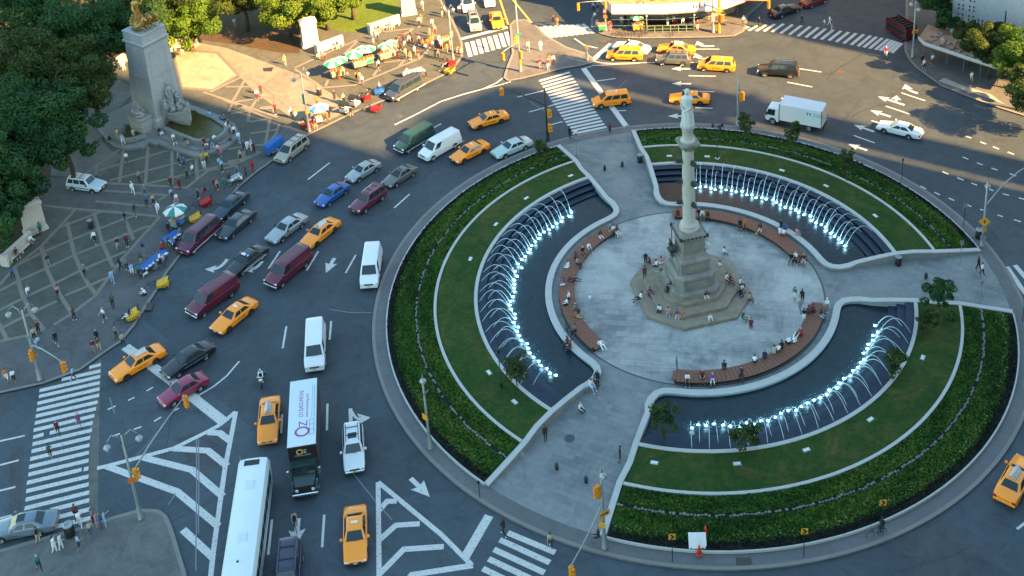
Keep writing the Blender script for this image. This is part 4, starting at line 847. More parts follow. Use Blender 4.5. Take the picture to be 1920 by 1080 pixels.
def rimwall(name, pts, z0, z1, w, closed=False):
    b = MB(); P = [Vector(p) for p in pxpoly(pts, z1)]
    for i in range(len(P)-1):
        a, c = P[i], P[i+1]; d = (c-a).normalized(); n_ = Vector((-d.y, d.x))*w/2; a2 = a-d*.03; c2 = c+d*.03; e = .0012*i
        b.prism([tuple(a2+n_), tuple(a2-n_), tuple(c2-n_), tuple(c2+n_)], z0, z1+e)
    b.build(name, M_TERR, mon)
rimwall('basin_rim', [(308, 238), (330, 248), (366, 262), (392, 262), (412, 254), (424, 243), (422, 234), (400, 219), (370, 208)], .9, 1.45, .5)
MB().sheet(pxpoly([(308, 238), (330, 247), (366, 260), (390, 260), (410, 252), (422, 242), (420, 234), (398, 219), (366, 207), (345, 205)], 1.2), 1.2).build('basin_water', M_POND, mon)
rimwall('basin_rim', [(216, 238), (216, 249), (224, 256), (236, 260), (252, 258), (272, 250)], .7, 1.25, .45)
MB().sheet(pxpoly([(218, 238), (218, 248), (226, 254), (238, 257), (252, 256), (270, 248), (262, 238), (235, 232)], 1.0), 1.0).build('basin_water', M_POND, mon)
# granite gate piers and wall benches at the park entrance
M_PIER = mat('gate_granite', (0.46, 0.42, 0.38), 0.8, var=.1, scale=2)
def pier(name, label, p0, ang, w, d, h, plinth=True):
    t = thing(name, label, 'pier', (p0.x, p0.y, .15), ang, 'granite park gate piers'); b = MB(); b.loft([sq(w/2, d/2, 0), sq(w/2*.93, d/2*.93, h*.82)]); b.build('shaft', M_PIER, t)
    b = MB(); b.loft([sq(w/2*1.04, d/2*1.04, h*.82), sq(w/2*1.06, d/2*1.06, h*.90), sq(w/2*.9, d/2*.9, h*.93), sq(w/2*.5, d/2*.3, h)]); b.build('cap', M_PIER, t)
    b = MB(); b.loft([sq(w/2*1.12, d/2*1.12, -.05), sq(w/2*1.12, d/2*1.12, .35), sq(w/2*1.02, d/2*1.02, .45)]); b.build('plinth', M_PIER, t); return t
def wall_bench(label, a, c, h=1.5):
    A = W(*a, .15); B_ = W(*c, .15); L_ = (B_-A).length; ang = math.atan2(B_.y-A.y, B_.x-A.x)
    t = thing('wall_bench', label, 'bench', A, ang, 'granite wall benches by the park')
    MB().box(0, L_, -.2, .25, 0, h, 0, None, .06).build('back_wall', M_PIER, t); MB().box(.3, L_-.2, -.75, -.2, .38, .48, 0, None, .03).build('seat', M_PIER, t)
    for x in (.5, L_*.5, L_-.5): MB().box(x-.1, x+.1, -.68, -.2, 0, .38).build('bracket', M_PIER, t)
    MB().box(-.25, .1, -.8, .3, 0, h+.1, 0, None, .05).build('end_block', M_PIER, t); return t
pier('gate_pier', 'sunlit granite gate pier left of the hot dog carts', W(578, 92, .15)+Vector((.2, 1.2, 0)), rad(20), 2.4, 1.5, 4.6)
pier('gate_pier', 'sunlit granite gate pier beside the small green lawn at the top', W(766, 30, .15)+Vector((0, .9, 0)), rad(10), 2.2, 1.5, 4.8)
pier('gate_pier', 'shaded granite gate pier under the trees at the left edge', W(74, 437, .15)+Vector((-.6, .5, 0)), rad(38), 2.3, 1.3, 4.2)
wall_bench('sunlit granite wall bench right of the pier by the carts', (595, 100), (644, 82)); wall_bench('sunlit granite wall bench below the small lawn', (694, 62), (750, 43)); wall_bench('shaded granite wall bench at the left edge below the trees', (8, 497), (60, 450), 1.3)
wall_bench('sunlit granite wall bench behind the pylon on its right', (323, 92), (373, 84)); wall_bench('sunlit granite wall bench behind the pylon on its left', (218, 125), (236, 112), 1.2)
# ------------------------------------------------------------------ vehicles (facing +X, wheels on z = 0)
M_GLASS = mat('car_glass', (0.010, 0.024, 0.028), 0.08, var=0, spec=0.55)
M_TYRE = mat('tyre_rubber', (0.012, 0.012, 0.013), 0.85, var=.2); M_RIM = mat('wheel_metal', (0.42, 0.43, 0.45), 0.3, 0.8, var=.1)
M_HUB = mat('black_wheel', (0.03, 0.03, 0.03), 0.5, var=.1); M_TRIM = mat('black_trim', (0.015, 0.016, 0.018), 0.6, var=.1)
M_HEAD = mat('headlight_lens', (0.75, 0.78, 0.80), 0.1, var=0, coat=.5); M_TAIL = mat('tail_lens', (0.35, 0.012, 0.01), 0.15, var=0, coat=.5); M_CHROME = mat('chrome', (0.6, 0.62, 0.64), 0.15, 0.9, var=0)
M_PLATE = mat('license_plate', (0.6, 0.5, 0.25), 0.5, var=.05); M_AMBER = mat('amber_lens', (0.6, 0.2, 0.02), 0.2, var=0)
def paint(name, col, metal=0.0):
    m = mat('paint_'+name, col, 0.32, metal, var=0.05, scale=1.5, coat=0.6); return m
SPEC = {
 'sedan':   dict(L=5.3, W=1.96, zb=.24, hood=(.70, .90), belt=.96, deck=.98, tail=.86, H=1.43, g=(1.02, .32, -1.02, -1.72), wt=.64, wb=.86, wheels=(1.62, -1.36), r=.33, win=[(.06, .44), (.49, .93)]),
 'compact': dict(L=4.6, W=1.80, zb=.22, hood=(.68, .88), belt=.93, deck=.98, tail=.86, H=1.40, g=(.95, .25, -.98, -1.62), wt=.58, wb=.80, wheels=(1.42, -1.25), r=.31, win=[(.06, .48), (.53, .92)]),
 'minivan': dict(L=5.05, W=1.96, zb=.22, hood=(.78, 1.0), belt=1.06, deck=1.06, tail=1.0, H=1.75, g=(1.50, .70, -2.20, -2.42), wt=.70, wb=.90, wheels=(1.55, -1.48), r=.34, win=[(.05, .30), (.34, .64), (.68, .95)]),
 'suv':     dict(L=4.8, W=1.90, zb=.32, hood=(.92, 1.06), belt=1.12, deck=1.12, tail=1.05, H=1.78, g=(.95, .42, -2.08, -2.30), wt=.68, wb=.86, wheels=(1.42, -1.40), r=.37, win=[(.04, .33), (.37, .66), (.70, .96)]),
 'wagon':   dict(L=5.5, W=2.05, zb=.34, hood=(.98, 1.12), belt=1.22, deck=1.22, tail=1.15, H=1.92, g=(1.22, .72, -2.45, -2.65), wt=.74, wb=.93, wheels=(1.75, -1.62), r=.39, win=[(.04, .30), (.34, .62), (.66, .96)]),
 'van':     dict(L=5.8, W=2.04, zb=.30, hood=(.98, 1.16), belt=1.26, deck=1.26, tail=1.26, H=2.08, g=(1.92, 1.18, -2.78, -2.86), wt=.80, wb=.96, wheels=(2.0, -1.62), r=.37, win=[(.03, .22)]),
 'passenger_van': dict(L=5.6, W=2.02, zb=.30, hood=(.98, 1.16), belt=1.22, deck=1.22, tail=1.22, H=2.06, g=(1.85, 1.12, -2.66, -2.76), wt=.80, wb=.96, wheels=(1.92, -1.58), r=.37, win=[(.03, .22), (.26, .58), (.61, .96)]),
}
def wheel(parent, x, y, r, w, rimm, n=20):
    s = 1 if y > 0 else -1; t = MB(); X = Matrix.Translation((x, y, r)) @ Matrix.Rotation(-pi/2*s, 4, 'X')
    t.lathe([(r*.62, -w), (r*.93, -w), (r, -w*.75), (r, -w*.2), (r*.94, 0), (r*.66, 0.005), (r*.60, -.02)], n, 0, X); wh = t.build('wheel', M_TYRE, parent, True)
    h = MB(); h.lathe([(r*.64, -.03), (r*.62, .004), (r*.52, -.03), (r*.30, -.025), (r*.14, .004), (.005, .01)], n, 0, X)
    for k in range(5): h.tube([tuple(X @ Vector((r*.15*cos(k*2*pi/5), r*.15*sin(k*2*pi/5), .0))), tuple(X @ Vector((r*.57*cos(k*2*pi/5), r*.57*sin(k*2*pi/5), -.005)))], .028, 5)
    h.build('rim', rimm, wh); return wh
def quad_in(P, u0, u1, v0, v1, off):
    'inset patch of a quad P (4 corners ccw seen from outside) pushed out'
    P = [Vector(p) for p in P]
    def at(u, v): return (P[0].lerp(P[1], u)).lerp(P[3].lerp(P[2], u), v)
    q = [at(u0, v0), at(u1, v0), at(u1, v1), at(u0, v1)]; nn = (q[1]-q[0]).cross(q[3]-q[0]).normalized()
    return [tuple(p+nn*off) for p in q]+[tuple(p-nn*.02) for p in q]
def glass(name, P, par, u0=.05, u1=.95, v0=.08, v1=.90, off=.012, m=None):
    q = quad_in(P, u0, u1, v0, v1, off); return MB().add(q, [(0, 1, 2, 3), (0, 4, 5, 1), (1, 5, 6, 2), (2, 6, 7, 3), (3, 7, 4, 0)]).build(name, m or M_GLASS, par)
def car(name, kind, pm, rimm=None, roof_m=None, extras=(), label='', group=None, cat='car'):
    S = SPEC[kind]; L, Wd, H = S['L'], S['W']/2, S['H']; x0, x1, x2, x3 = S['g']; bt = S['belt']; zb = S['zb']
    t = thing(name, label, cat, group=group)
    st = []; hf, hr = S['hood']; xf = L/2; xr = -L/2
    st.append((xf, Wd*.74, hf-.16, zb+.14)); st.append((xf-.09, Wd*.88, hf-.05, zb+.03)); st.append((xf-.35, Wd*.96, hf+.01, zb)); st.append((x0+.25, Wd*.995, hr, zb)); st.append((x0-.05, Wd, bt, zb))
    st.append(((x0+x3)/2, Wd, bt, zb)); st.append((x3+.05, Wd*.995, bt if kind not in ('sedan', 'compact') else S['deck'], zb))
    if xr+.5 < x3-.1: st.append((xr+.5, Wd*.97, S['deck']-.01, zb))
    st.append((xr+.16, Wd*.94, S['tail'], zb+.03)); st.append((xr+.02, Wd*.86, S['tail']-.10, zb+.10)); st.append((xr, Wd*.80, S['tail']-.22, zb+.18))
    rings = []
    for x, w, zt, z0 in st:
        h = zt-z0; half = [(0, z0), (w*.86, z0), (w*.97, z0+h*.12), (w, z0+h*.38), (w*.99, z0+h*.68), (w*.945, zt-h*.10), (w*.84, zt-h*.015), (w*.45, zt+.012), (0, zt+.02)]
        rings.append([(x, y, z) for y, z in half]+[(x, -y, z) for y, z in half[-2:0:-1]])
    b = MB(); b.loft(rings[::-1])
    # cabin: lower frustum ring, upper ring, crowned roof
    wt, wb = S['wt'], S['wb']; zr = H-.07
    B_ = [(x0, -wb*.86, bt-.02), (x0-.12, -wb, bt-.02), (x3+.15, -wb, bt-.02), (x3, -wb*.86, bt-.02), (x3, wb*.86, bt-.02), (x3+.15, wb, bt-.02), (x0-.12, wb, bt-.02), (x0, wb*.86, bt-.02)]
    T_ = [(x1, -wt*.88, zr), (x1-.10, -wt, zr), (x2+.10, -wt, zr), (x2, -wt*.88, zr), (x2, wt*.88, zr), (x2+.10, wt, zr), (x1-.10, wt, zr), (x1, wt*.88, zr)]
    U_ = [(x1-.10, -wt*.82, H-.015), (x1-.22, -wt*.86, H-.015), (x2+.22, -wt*.86, H-.015), (x2+.10, -wt*.82, H-.015), (x2+.10, wt*.82, H-.015), (x2+.22, wt*.86, H-.015), (x1-.22, wt*.86, H-.015), (x1-.10, wt*.82, H-.015)]
    V_ = [(p[0]*.75+(x1+x2)*.125, p[1]*.7, H) for p in U_]
    b.loft([B_, T_]); b.mi = [0]*len(b.f); k0 = len(b.f)
    b.loft([T_, U_, V_], 1); 
    body = b.build('body', [pm, roof_m or pm], t); smooth_by_angle(body, 34)
    glass('windshield', [(x0, -wb*.86, bt), (x0, wb*.86, bt), (x1, wt*.88, zr), (x1, -wt*.88, zr)], t, .03, .97, .06, .95)
    if 'no_rear_glass' not in extras: glass('rear_window', [(x3, wb*.86, bt), (x3, -wb*.86, bt), (x2, -wt*.88, zr), (x2, wt*.88, zr)], t, .06, .94, .10, .90)
    for s in (1, -1):
        Q = [(x3+.15, -wb, bt), (x0-.12, -wb, bt), (x1-.10, -wt, zr), (x2+.10, -wt, zr)] if s < 0 else [(x0-.12, wb, bt), (x3+.15, wb, bt), (x2+.10, wt, zr), (x1-.10, wt, zr)]
        for a, c in S['win']:
            glass('side_window', Q, t, (1-c if s < 0 else a), (1-a if s < 0 else c), .10, .90)
    for s in (1, -1):
        for wx in S['wheels']:
            wheel(t, wx, s*(Wd-.005), S['r'], .22, rimm or M_RIM)
            a = MB(); n = 14; r1 = S['r']+.075; a.add([(wx+r1*cos(pi*k/n), s*(Wd+.003), S['r']+r1*sin(pi*k/n)) for k in range(n+1)]+[(wx+r1*cos(pi*k/n)*.99, s*(Wd-.20), S['r']+r1*sin(pi*k/n)) for k in range(n+1)], [tuple(range(n+1)) if s > 0 else tuple(range(n, -1, -1))]+[(k, k+1, n+2+k, n+1+k) for k in range(n)])
            a.build('wheel_arch', M_TRIM, t)
        yv = s*Wd*.62; hz = hf-.16
        MB().box(xf-.22, xf+.012-.05*abs(s), min(yv, yv+s*.42*Wd*.62), max(yv, yv+s*.42*Wd*.62), hz-.07, hz+.09, 0, None, .02).build('headlight', M_HEAD, t)
        tz = S['tail']-.18; MB().box(xr-.012, xr+.16, min(s*Wd*.60, s*Wd*.90), max(s*Wd*.60, s*Wd*.90), tz-.10, tz+.10, 0, None, .02).build('taillight', M_TAIL, t)
        m = MB(); m.box(x0-.32, x0-.12, min(s*Wd*1.0, s*(Wd+.20)), max(s*Wd*1.0, s*(Wd+.20)), bt+.02, bt+.17, 0, None, .03); m.build('mirror', pm if 'dark_mirror' not in extras else M_TRIM, t)
    MB().box(xf-.12, xf+.045, -Wd*.88, Wd*.88, zb+.10, zb+.28, 0, None, .04).build('front_bumper', M_CHROME if 'chrome' in extras else (M_TRIM if 'dark_bumper' in extras else pm), t)
    MB().box(xr-.045, xr+.12, -Wd*.88, Wd*.88, zb+.12, zb+.30, 0, None, .04).build('rear_bumper', M_CHROME if 'chrome' in extras else (M_TRIM if 'dark_bumper' in extras else pm), t)
    MB().box(xf-.07, xf+.02, -Wd*.44, Wd*.44, hf-.27, hf-.12, 0, None, .01).build('grille', M_TRIM, t)
    for x in (xf+.046, xr-.046): MB().box(x-.008, x+.008, -.16, .16, zb+.22, zb+.36).build('license_plate', M_PLATE, t)
    for i, (a, c) in enumerate(S['win'][1:2]):
        for s in (1, -1):
            u = (S['win'][0][1]+a)/2; x = x0-.12+(x3+.15-x0+.12)*u; MB().box(x-.006, x+.006, s*Wd*1.0-.004, s*Wd*1.0+.004, zb+.2, bt-.1).build('door_gap', M_TRIM, t)
    if 'rack' in extras:
        for s in (1, -1): MB().tube([(x1-.2, s*wt*.8, H-.0), (x1-.35, s*wt*.8, H+.07), (x2+.45, s*wt*.8, H+.07), (x2+.3, s*wt*.8, H)], .025, 6).build('roof_rail', M_CHROME if 'chrome_rack' in extras else M_TRIM, t)
        for q in (.35, .7): MB().box(x1+(x2-x1)*q-.03, x1+(x2-x1)*q+.03, -wt*.8, wt*.8, H+.055, H+.085).build('roof_bar', M_TRIM, t)
    if kind == 'van':
        b = MB()
        for q in range(-3, 4): b.box(x2+.5, x1-.6, q*.2-.02, q*.2+.02, H-.01, H+.012+.002*abs(q))
        b.build('roof_ribs', pm, t)
    if 'sunroof' in extras: MB().box((x1+x2)/2+.1, (x1+x2)/2+.75, -.38, .38, H-.03, H+.008).build('sunroof', M_GLASS, t)
    if 'stripe' in extras:
        for s in (1, -1): MB().box(x3+.1, x0, s*(Wd+.004)-.006, s*(Wd+.004)+.006, zb+.30, zb+.42).build('side_stripe', M_CHROME, t)
    if 'long_stripe' in extras:
        for s in (1, -1): MB().box(x3-.3, x0+.4, s*(Wd+.004)-.008, s*(Wd+.004)+.008, zb+.08, zb+.2).build('running_board', mat('pale_trim', (.5, .5, .5), .5, var=.05), t)
    if 'wipers' in extras or True:
        MB().tube([(x0+.02, .3, bt+.03), (x0-.02, -.25, bt+.06)], .010, 4).build('wiper', M_TRIM, t)
    if 'taxi_light' in extras: MB().box((x1+x2)/2-.08, (x1+x2)/2+.10, -.28, .28, H-.01, H+.13, 0, None, .03).build('roof_lamp', mat('taxi_lamp', (.75, .70, .55), .4, var=.05), t)
    if 'advert' in extras:
        a = MB(); xm = (x1+x2)/2; a.loft([[(xm-.62, -.30, H+.02), (xm+.62, -.30, H+.02), (xm+.62, .30, H+.02), (xm-.62, .30, H+.02)], [(xm-.60, -.05, H+.40), (xm+.60, -.05, H+.40), (xm+.60, .05, H+.40), (xm-.60, .05, H+.40)]]); ad = a.build('roof_advert', mat('advert_frame', (.45, .46, .47), .35, .3, var=.1), t)
        for s in (1, -1):
            P = [(xm-.60, -.30, H+.03), (xm+.60, -.30, H+.03), (xm+.59, -.05, H+.39), (xm-.59, -.05, H+.39)] if s < 0 else [(xm+.60, .30, H+.03), (xm-.60, .30, H+.03), (xm-.59, .05, H+.39), (xm+.59, .05, H+.39)]
            glass('panel', P, ad, .06, .94, .12, .88, .012, mat('advert_panel_'+('dark' if 'advert_dark' in extras else 'pale'), (.05, .07, .06) if 'advert_dark' in extras else (.62, .60, .58), .4, var=.4, scale=3))
    if 'taxi' in extras:
        for s in (1, -1): text_mesh('NYC TAXI', .22, M_TRIM, t, 'lettering', Matrix.Translation((-.05, s*(Wd+.008), .66)) @ Matrix.Rotation(pi if s > 0 else 0, 4, 'Z') @ Matrix.Rotation(pi/2, 4, 'X'), depth=.004)
    if 'police_bar' in extras:
        b = MB(); b.box(.05, .35, -.62, .62, H+.03, H+.16, 0, None, .03); pbx = b.build('light_bar', mat('light_bar_clear', (.65, .68, .72), .2, var=.1), t)
        for s, c in ((1, (.05, .08, .25)), (-1, (.25, .05, .05))): MB().box(.04, .36, min(s*.25, s*.6), max(s*.25, s*.6), H+.035, H+.166, 0, None, .03).build('lens', mat('lens_%d' % s, c, .2, var=0), pbx)
    return t
def place(t, px, py, dx, dy, z=.7, group=None, label=None, name=None):
    'centre of the body at a pixel, nose towards (dx,dy) in the picture'
    p = W(px, py, z); a = W(px+dx, py+dy, z)-W(px-dx, py-dy, z); t.location = (p.x, p.y, 0); t.rotation_euler = (0, 0, math.atan2(a.y, a.x))
    if label: t['label'] = label
    if group: t['group'] = group
    return t
TAXI = paint('taxi_yellow', (0.92, 0.27, 0.003)); WHITE = paint('white', (0.66, 0.68, 0.69)); MAROON = paint('maroon', (0.10, 0.008, 0.025)); BLACK = paint('black', (0.008, 0.010, 0.014)); SILVER = paint('silver', (0.30, 0.335, 0.35), .35)
NAVY = paint('dark_blue', (0.008, 0.020, 0.045)); GREY = paint('grey', (0.12, 0.125, 0.12), .3)
yel = 'yellow taxis in the circle'
T_plain = car('taxi', 'sedan', TAXI, M_HUB, extras=('taxi', 'taxi_light', 'dark_bumper'), cat='taxi', label='yellow taxi saloon right of the column top in the first lane outside the ring, seen side on', group=yel)
T_adv = car('taxi', 'sedan', TAXI, M_HUB, extras=('taxi', 'taxi_light', 'advert'), cat='taxi', label='yellow taxi saloon with dark roof advert standing on the thick stop bar at the left', group=yel)
T_van = car('taxi', 'minivan', TAXI, M_RIM, extras=('taxi', 'taxi_light'), cat='taxi', label='yellow minivan taxi crossing the stop bar beside the upper zebra crossing', group=yel)
for t in (T_plain, T_adv, T_van): index_kids(t)
def more(proto, *a, **k): c = copy_tree(proto); return place(c, *a, **k)
place(T_adv, 258, 677, -46, 26)
more(T_adv, 600, 434, -31, 25, label='yellow taxi saloon with pale roof advert behind the maroon cargo van')
more(T_adv, 504, 784, -3, 40, label='yellow taxi saloon with roof advert left of the white-roofed moving truck')
more(T_adv, 1268, 90, -36, -3, label='yellow taxi saloon with white roof advert in the sunlit lane at the top')
more(T_adv, 1905, 896, 22, -40, label='yellow taxi saloon cut by the right edge of the picture, seen from behind')
place(T_plain, 1293, 182, -38, -1, label='yellow taxi saloon behind the head of the column statue')
more(T_plain, 439, 589, -35, 28, label='yellow taxi saloon right of the maroon cargo van at the left')
more(T_plain, 666, 999, 0, 56, label='yellow taxi saloon heading down in the lane right of the bus and the cyclist')
more(T_plain, 916, 222, -38, 11, label='yellow taxi saloon alone above the white van, in blue shade near the zebra crossing')
more(T_plain, 881, 282, -32, 16, label='yellow taxi saloon between the white van and the pale blue sedan')
more(T_plain, 931, 36, 5, 17, label='yellow taxi waiting in sunlight at the top stop line beside the silver car')
place(T_van, 1146, 186, -35, 4)
more(T_van, 1171, 101, -32, -1, label='yellow minivan taxi in front of the white sedan at the upper stop line')
more(T_van, 1343, 121, -34, -2, label='yellow minivan taxi with pale roof sign behind the grey four wheel drive')
def one(kind, label, pm, xy, d, name=None, **k):
    t = car(name or {'sedan': 'sedan', 'compact': 'sedan', 'suv': 'sport_utility', 'wagon': 'sport_utility', 'minivan': 'minivan', 'van': 'cargo_van', 'passenger_van': 'passenger_van'}[kind], kind, pm, label=label, cat={'van': 'van', 'passenger_van': 'van', 'minivan': 'minivan'}.get(kind, 'car'), **k)
    return place(t, *xy, *d)
one('sedan', 'black sedan between the taxi on the stop bar and the crimson coupe', BLACK, (352, 671), (-38, 24), extras=('stripe',))
one('compact', 'crimson hatch-tailed coupe crossing the thick stop bar', paint('crimson', (0.22, 0.012, 0.055)), (343, 727), (-40, 23))
one('van', 'maroon cargo van left of the yellow taxi at the left, nose near the pedicabs', MAROON, (400, 552), (-42, 30), extras=('no_rear_glass',), z=0) if False else None
mv = car('cargo_van', 'van', MAROON, extras=('no_rear_glass', 'chrome'), cat='van', label='maroon cargo van just left of a yellow taxi, lower one of two alike', group='maroon cargo vans'); index_kids(mv)
place(mv, 398, 553, -42, 30, z=1.0); more(mv, 540, 499, -40, 33, z=1.0, label='maroon cargo van with its tail under a yellow taxi, right one of two alike')
one('passenger_van', 'maroon passenger van at the kerb beside the striped umbrella', paint('wine', (0.085, 0.008, 0.03)), (372, 444), (-34, 30), extras=('long_stripe',))
one('sedan', 'black and white police car with roof light bar between the maroon vans', BLACK, (462, 486), (-28, 22), extras=('police_bar', 'stripe', 'long_stripe'), name='police_car')
one('sedan', 'silver grey sedan left of the taxi with roof advert', SILVER, (538, 425), (-33, 24), extras=('stripe', 'dark_mirror'))
one('suv', 'dark maroon four wheel drive with roof rack near the ring', paint('dark_maroon', (0.11, 0.010, 0.032)), (690, 374), (-29, 21), extras=('rack', 'chrome_rack'))
one('compact', 'bright blue coupe left of the dark maroon four wheel drive', paint('bright_blue', (0.004, 0.075, 0.28)), (623, 362), (-27, 19))
one('compact', 'gunmetal grey sedan with sunroof, nearest the ring in its row', GREY, (750, 327), (-29, 18), extras=('sunroof',))
one('compact', 'pale silver sedan above the bright blue coupe', SILVER, (681, 318), (-29, 17))
one('sedan', 'dark blue sedan beside the red pedicab, upper of two dark sedans', NAVY, (431, 383), (-24, 21))
one('sedan', 'charcoal sedan below the dark blue one, lower of two dark sedans', paint('charcoal', (0.020, 0.026, 0.035)), (442, 418), (-25, 21))
one('minivan', 'champagne minivan parked at the kerb by the blue covered cart', paint('champagne', (0.34, 0.31, 0.25), .3), (547, 280), (-26, 20), extras=('rack',))
one('van', 'white cargo van between the dark green van and a yellow taxi', WHITE, (825, 275), (-35, 20), extras=('no_rear_glass', 'long_stripe'))
one('passenger_van', 'dark green van with pale roof at the edge of the sunlight', paint('dark_green', (0.010, 0.050, 0.035)), (777, 262), (-34, 20), extras=('chrome', 'long_stripe'))
one('sedan', 'pale blue-silver sedan nearest the top of the ring hedge', paint('ice', (0.36, 0.46, 0.46), .2), (960, 274), (-31, 13))
one('passenger_van', 'dark blue passenger van parked in the sun at the plaza kerb', paint('slate_blue', (0.035, 0.042, 0.06)), (757, 167), (-31, 17), extras=('long_stripe',))
one('minivan', 'silver minivan with dark sunroof waiting at the top stop line', SILVER, (889, 40), (5, 18), extras=('sunroof', 'rack'))
one('passenger_van', 'white van behind the silver minivan at the top edge', WHITE, (876, 5), (3, 14))
one('compact', 'white car cut by the top edge above the yellow taxi', WHITE, (917, -3), (2, 14))
one('sedan', 'white sedan behind the minivan taxi at the upper stop line', WHITE, (1184, 87), (-34, -6))
one('suv', 'grey four wheel drive between two yellow taxis in the sun', GREY, (1262, 110), (-28, -1), extras=('rack', 'dark_bumper'))
one('wagon', 'black four wheel drive alone in the sunlit upper right lanes', BLACK, (1459, 131), (-34, -2), extras=('chrome', 'rack'))
one('sedan', 'white sedan alone in the shaded right hand lanes', WHITE, (1687, 240), (-41, -10))
one('van', 'white van coming down beside the ring kerb, upper of two', WHITE, (696, 502), (-4, 28), extras=('dark_mirror',))
one('van', 'plain white van directly behind the moving truck', WHITE, (591, 651), (-1, 35), extras=('no_rear_glass', 'dark_mirror'))
one('suv', 'silver four wheel drive with open sunroof right of the moving truck', paint('pale_silver', (.60, .63, .63), .1), (663, 841), (2, 42), extras=('sunroof', 'rack', 'chrome'))
one('wagon', 'dark navy four wheel drive cut by the bottom edge', paint('navy', (0.012, 0.016, 0.04)), (540, 1078), (-3, 42), extras=('rack',))
one('sedan', 'silver sedan with sunroof at the bottom left corner by the pavement', paint('blue_grey', (.13, .17, .21), .3), (44, 983), (-50, 9), extras=('sunroof', 'stripe'))
one('suv', 'white and pale blue police four wheel drive parked on the left plaza', paint('police_white', (0.46, 0.58, 0.66)), (162, 345), (32, 4), extras=('dark_bumper', 'stripe', 'dark_mirror', 'rack'), name='police_car', roof_m=WHITE)
one('sedan', 'black sedan in the dark street at the top right', BLACK, (1471, 18), (26, -9))
one('compact', 'dark red car cut by the top edge in the shaded street', paint('street_red', (0.16, 0.01, 0.01)), (1526, 0), (22, -8))

# box truck, moving truck, city bus, red tour bus
def truck_wheels(t, xs, y, r=.48, rim=M_RIM):
    for x in xs:
        for s in (1, -1): wheel(t, x, s*y, r, .28, rim)
M_BOXW = mat('truck_box_white', (0.62, 0.66, 0.68), .5, var=.07, scale=1.2); M_ROOFW = mat('truck_roof', (0.50, 0.55, 0.60), .6, var=.10, scale=1.0)
def cab_over(t, xf, m, H=2.25, Wd=1.0):
    b = MB(); b.loft([[(xf, -Wd*.92, .5), (xf, Wd*.92, .5), (xf-1.7, Wd, .5), (xf-1.7, -Wd, .5)], [(xf+.02, -Wd*.92, 1.25), (xf+.02, Wd*.92, 1.25), (xf-1.7, Wd, 1.25), (xf-1.7, -Wd, 1.25)], [(xf-.30, -Wd*.84, H-.08), (xf-.30, Wd*.84, H-.08), (xf-1.7, Wd*.9, H), (xf-1.7, -Wd*.9, H)], [(xf-.45, -Wd*.7, H+.03), (xf-.45, Wd*.7, H+.03), (xf-1.6, Wd*.8, H+.05), (xf-1.6, -Wd*.8, H+.05)]]); b.build('cab', m, t)
    glass('windshield', [(xf+.02, -Wd*.92, 1.25), (xf+.02, Wd*.92, 1.25), (xf-.30, Wd*.84, H-.08), (xf-.30, -Wd*.84, H-.08)], t, .05, .95, .06, .92)
    for s in (1, -1):
        P = [(xf-1.7, -Wd, 1.25), (xf, -Wd*.93, 1.25), (xf-.30, -Wd*.85, H-.08), (xf-1.7, -Wd*.9, H)] if s < 0 else [(xf, Wd*.93, 1.25), (xf-1.7, Wd, 1.25), (xf-1.7, Wd*.9, H), (xf-.30, Wd*.85, H-.08)]
        glass('side_window', P, t, .30 if s < 0 else .08, .92 if s < 0 else .70, .05, .88)
        MB().box(xf-.05, xf+.03, min(s*.62, s*.88), max(s*.62, s*.88), .72, .9, 0, None, .02).build('headlight', M_HEAD, t); MB().box(xf-.28, xf-.1, min(s*1.02, s*1.22), max(s*1.02, s*1.22), 1.3, 1.75, 0, None, .03).build('mirror', M_TRIM, t)
    MB().box(xf-.1, xf+.1, -Wd*.95, Wd*.95, .42, .62, 0, None, .04).build('front_bumper', M_TRIM, t)
bt = thing('box_truck', 'white box truck with blue lettering on its side in the shaded right lanes', 'truck')
cab_over(bt, 3.6, M_BOXW)
b = MB(); b.box(-3.5, 1.75, -1.18, 1.18, .95, 3.25, 0, None, .03); b.build('cargo_box', M_BOXW, bt); MB().box(-3.47, 1.72, -1.15, 1.15, 3.25, 3.29, 0, None, .02).build('roof', M_ROOFW, bt)
for x in (-3.5, 1.75):
    for s in (1, -1): MB().box(x-.05, x+.05, s*1.18-.05, s*1.18+.05, .93, 3.27).build('corner_post', M_RIM, bt)
MB().box(-3.6, 1.9, -.5, .5, .6, .95).build('chassis', M_TRIM, bt); MB().box(-3.62, -3.5, -1.1, 1.1, .5, .7).build('rear_bumper', M_TRIM, bt); MB().box(-3.56, -3.5, -1.08, 1.08, 1.0, 3.15).build('roller_door', mat('roller_door', (.5, .42, .36), .5, var=.15), bt)
truck_wheels(bt, (2.65, -1.9), 1.02)
M_TEAL = mat('teal_lettering', (.05, .25, .32), .5, var=.05)
for s in (1, -1):                      # the small lettering on the photographed truck cannot be read: an emblem and two lines of marks
    y = s*1.19; b = MB(); x0 = 1.2 if s < 0 else -1.6
    for q in (0, .34): b.add([(x0-q, y, 2.72), (x0-q-.26, y, 2.80), (x0-q-.20, y, 2.25)], [(0, 1, 2)])
    b.build('emblem', M_TEAL, bt); b = MB()
    for r_, n_, z in ((0, 8, 2.62), (1, 12, 2.34)):
        for k in range(n_): b.box(x0-.9-k*.165-.10, x0-.9-k*.165, min(y, y+s*.004), max(y, y+s*.004), z, z+.15-.04*(k % 2))
    b.build('lettering', M_TEAL, bt)
place(bt, 1492, 213, -46, -9, z=1.6)

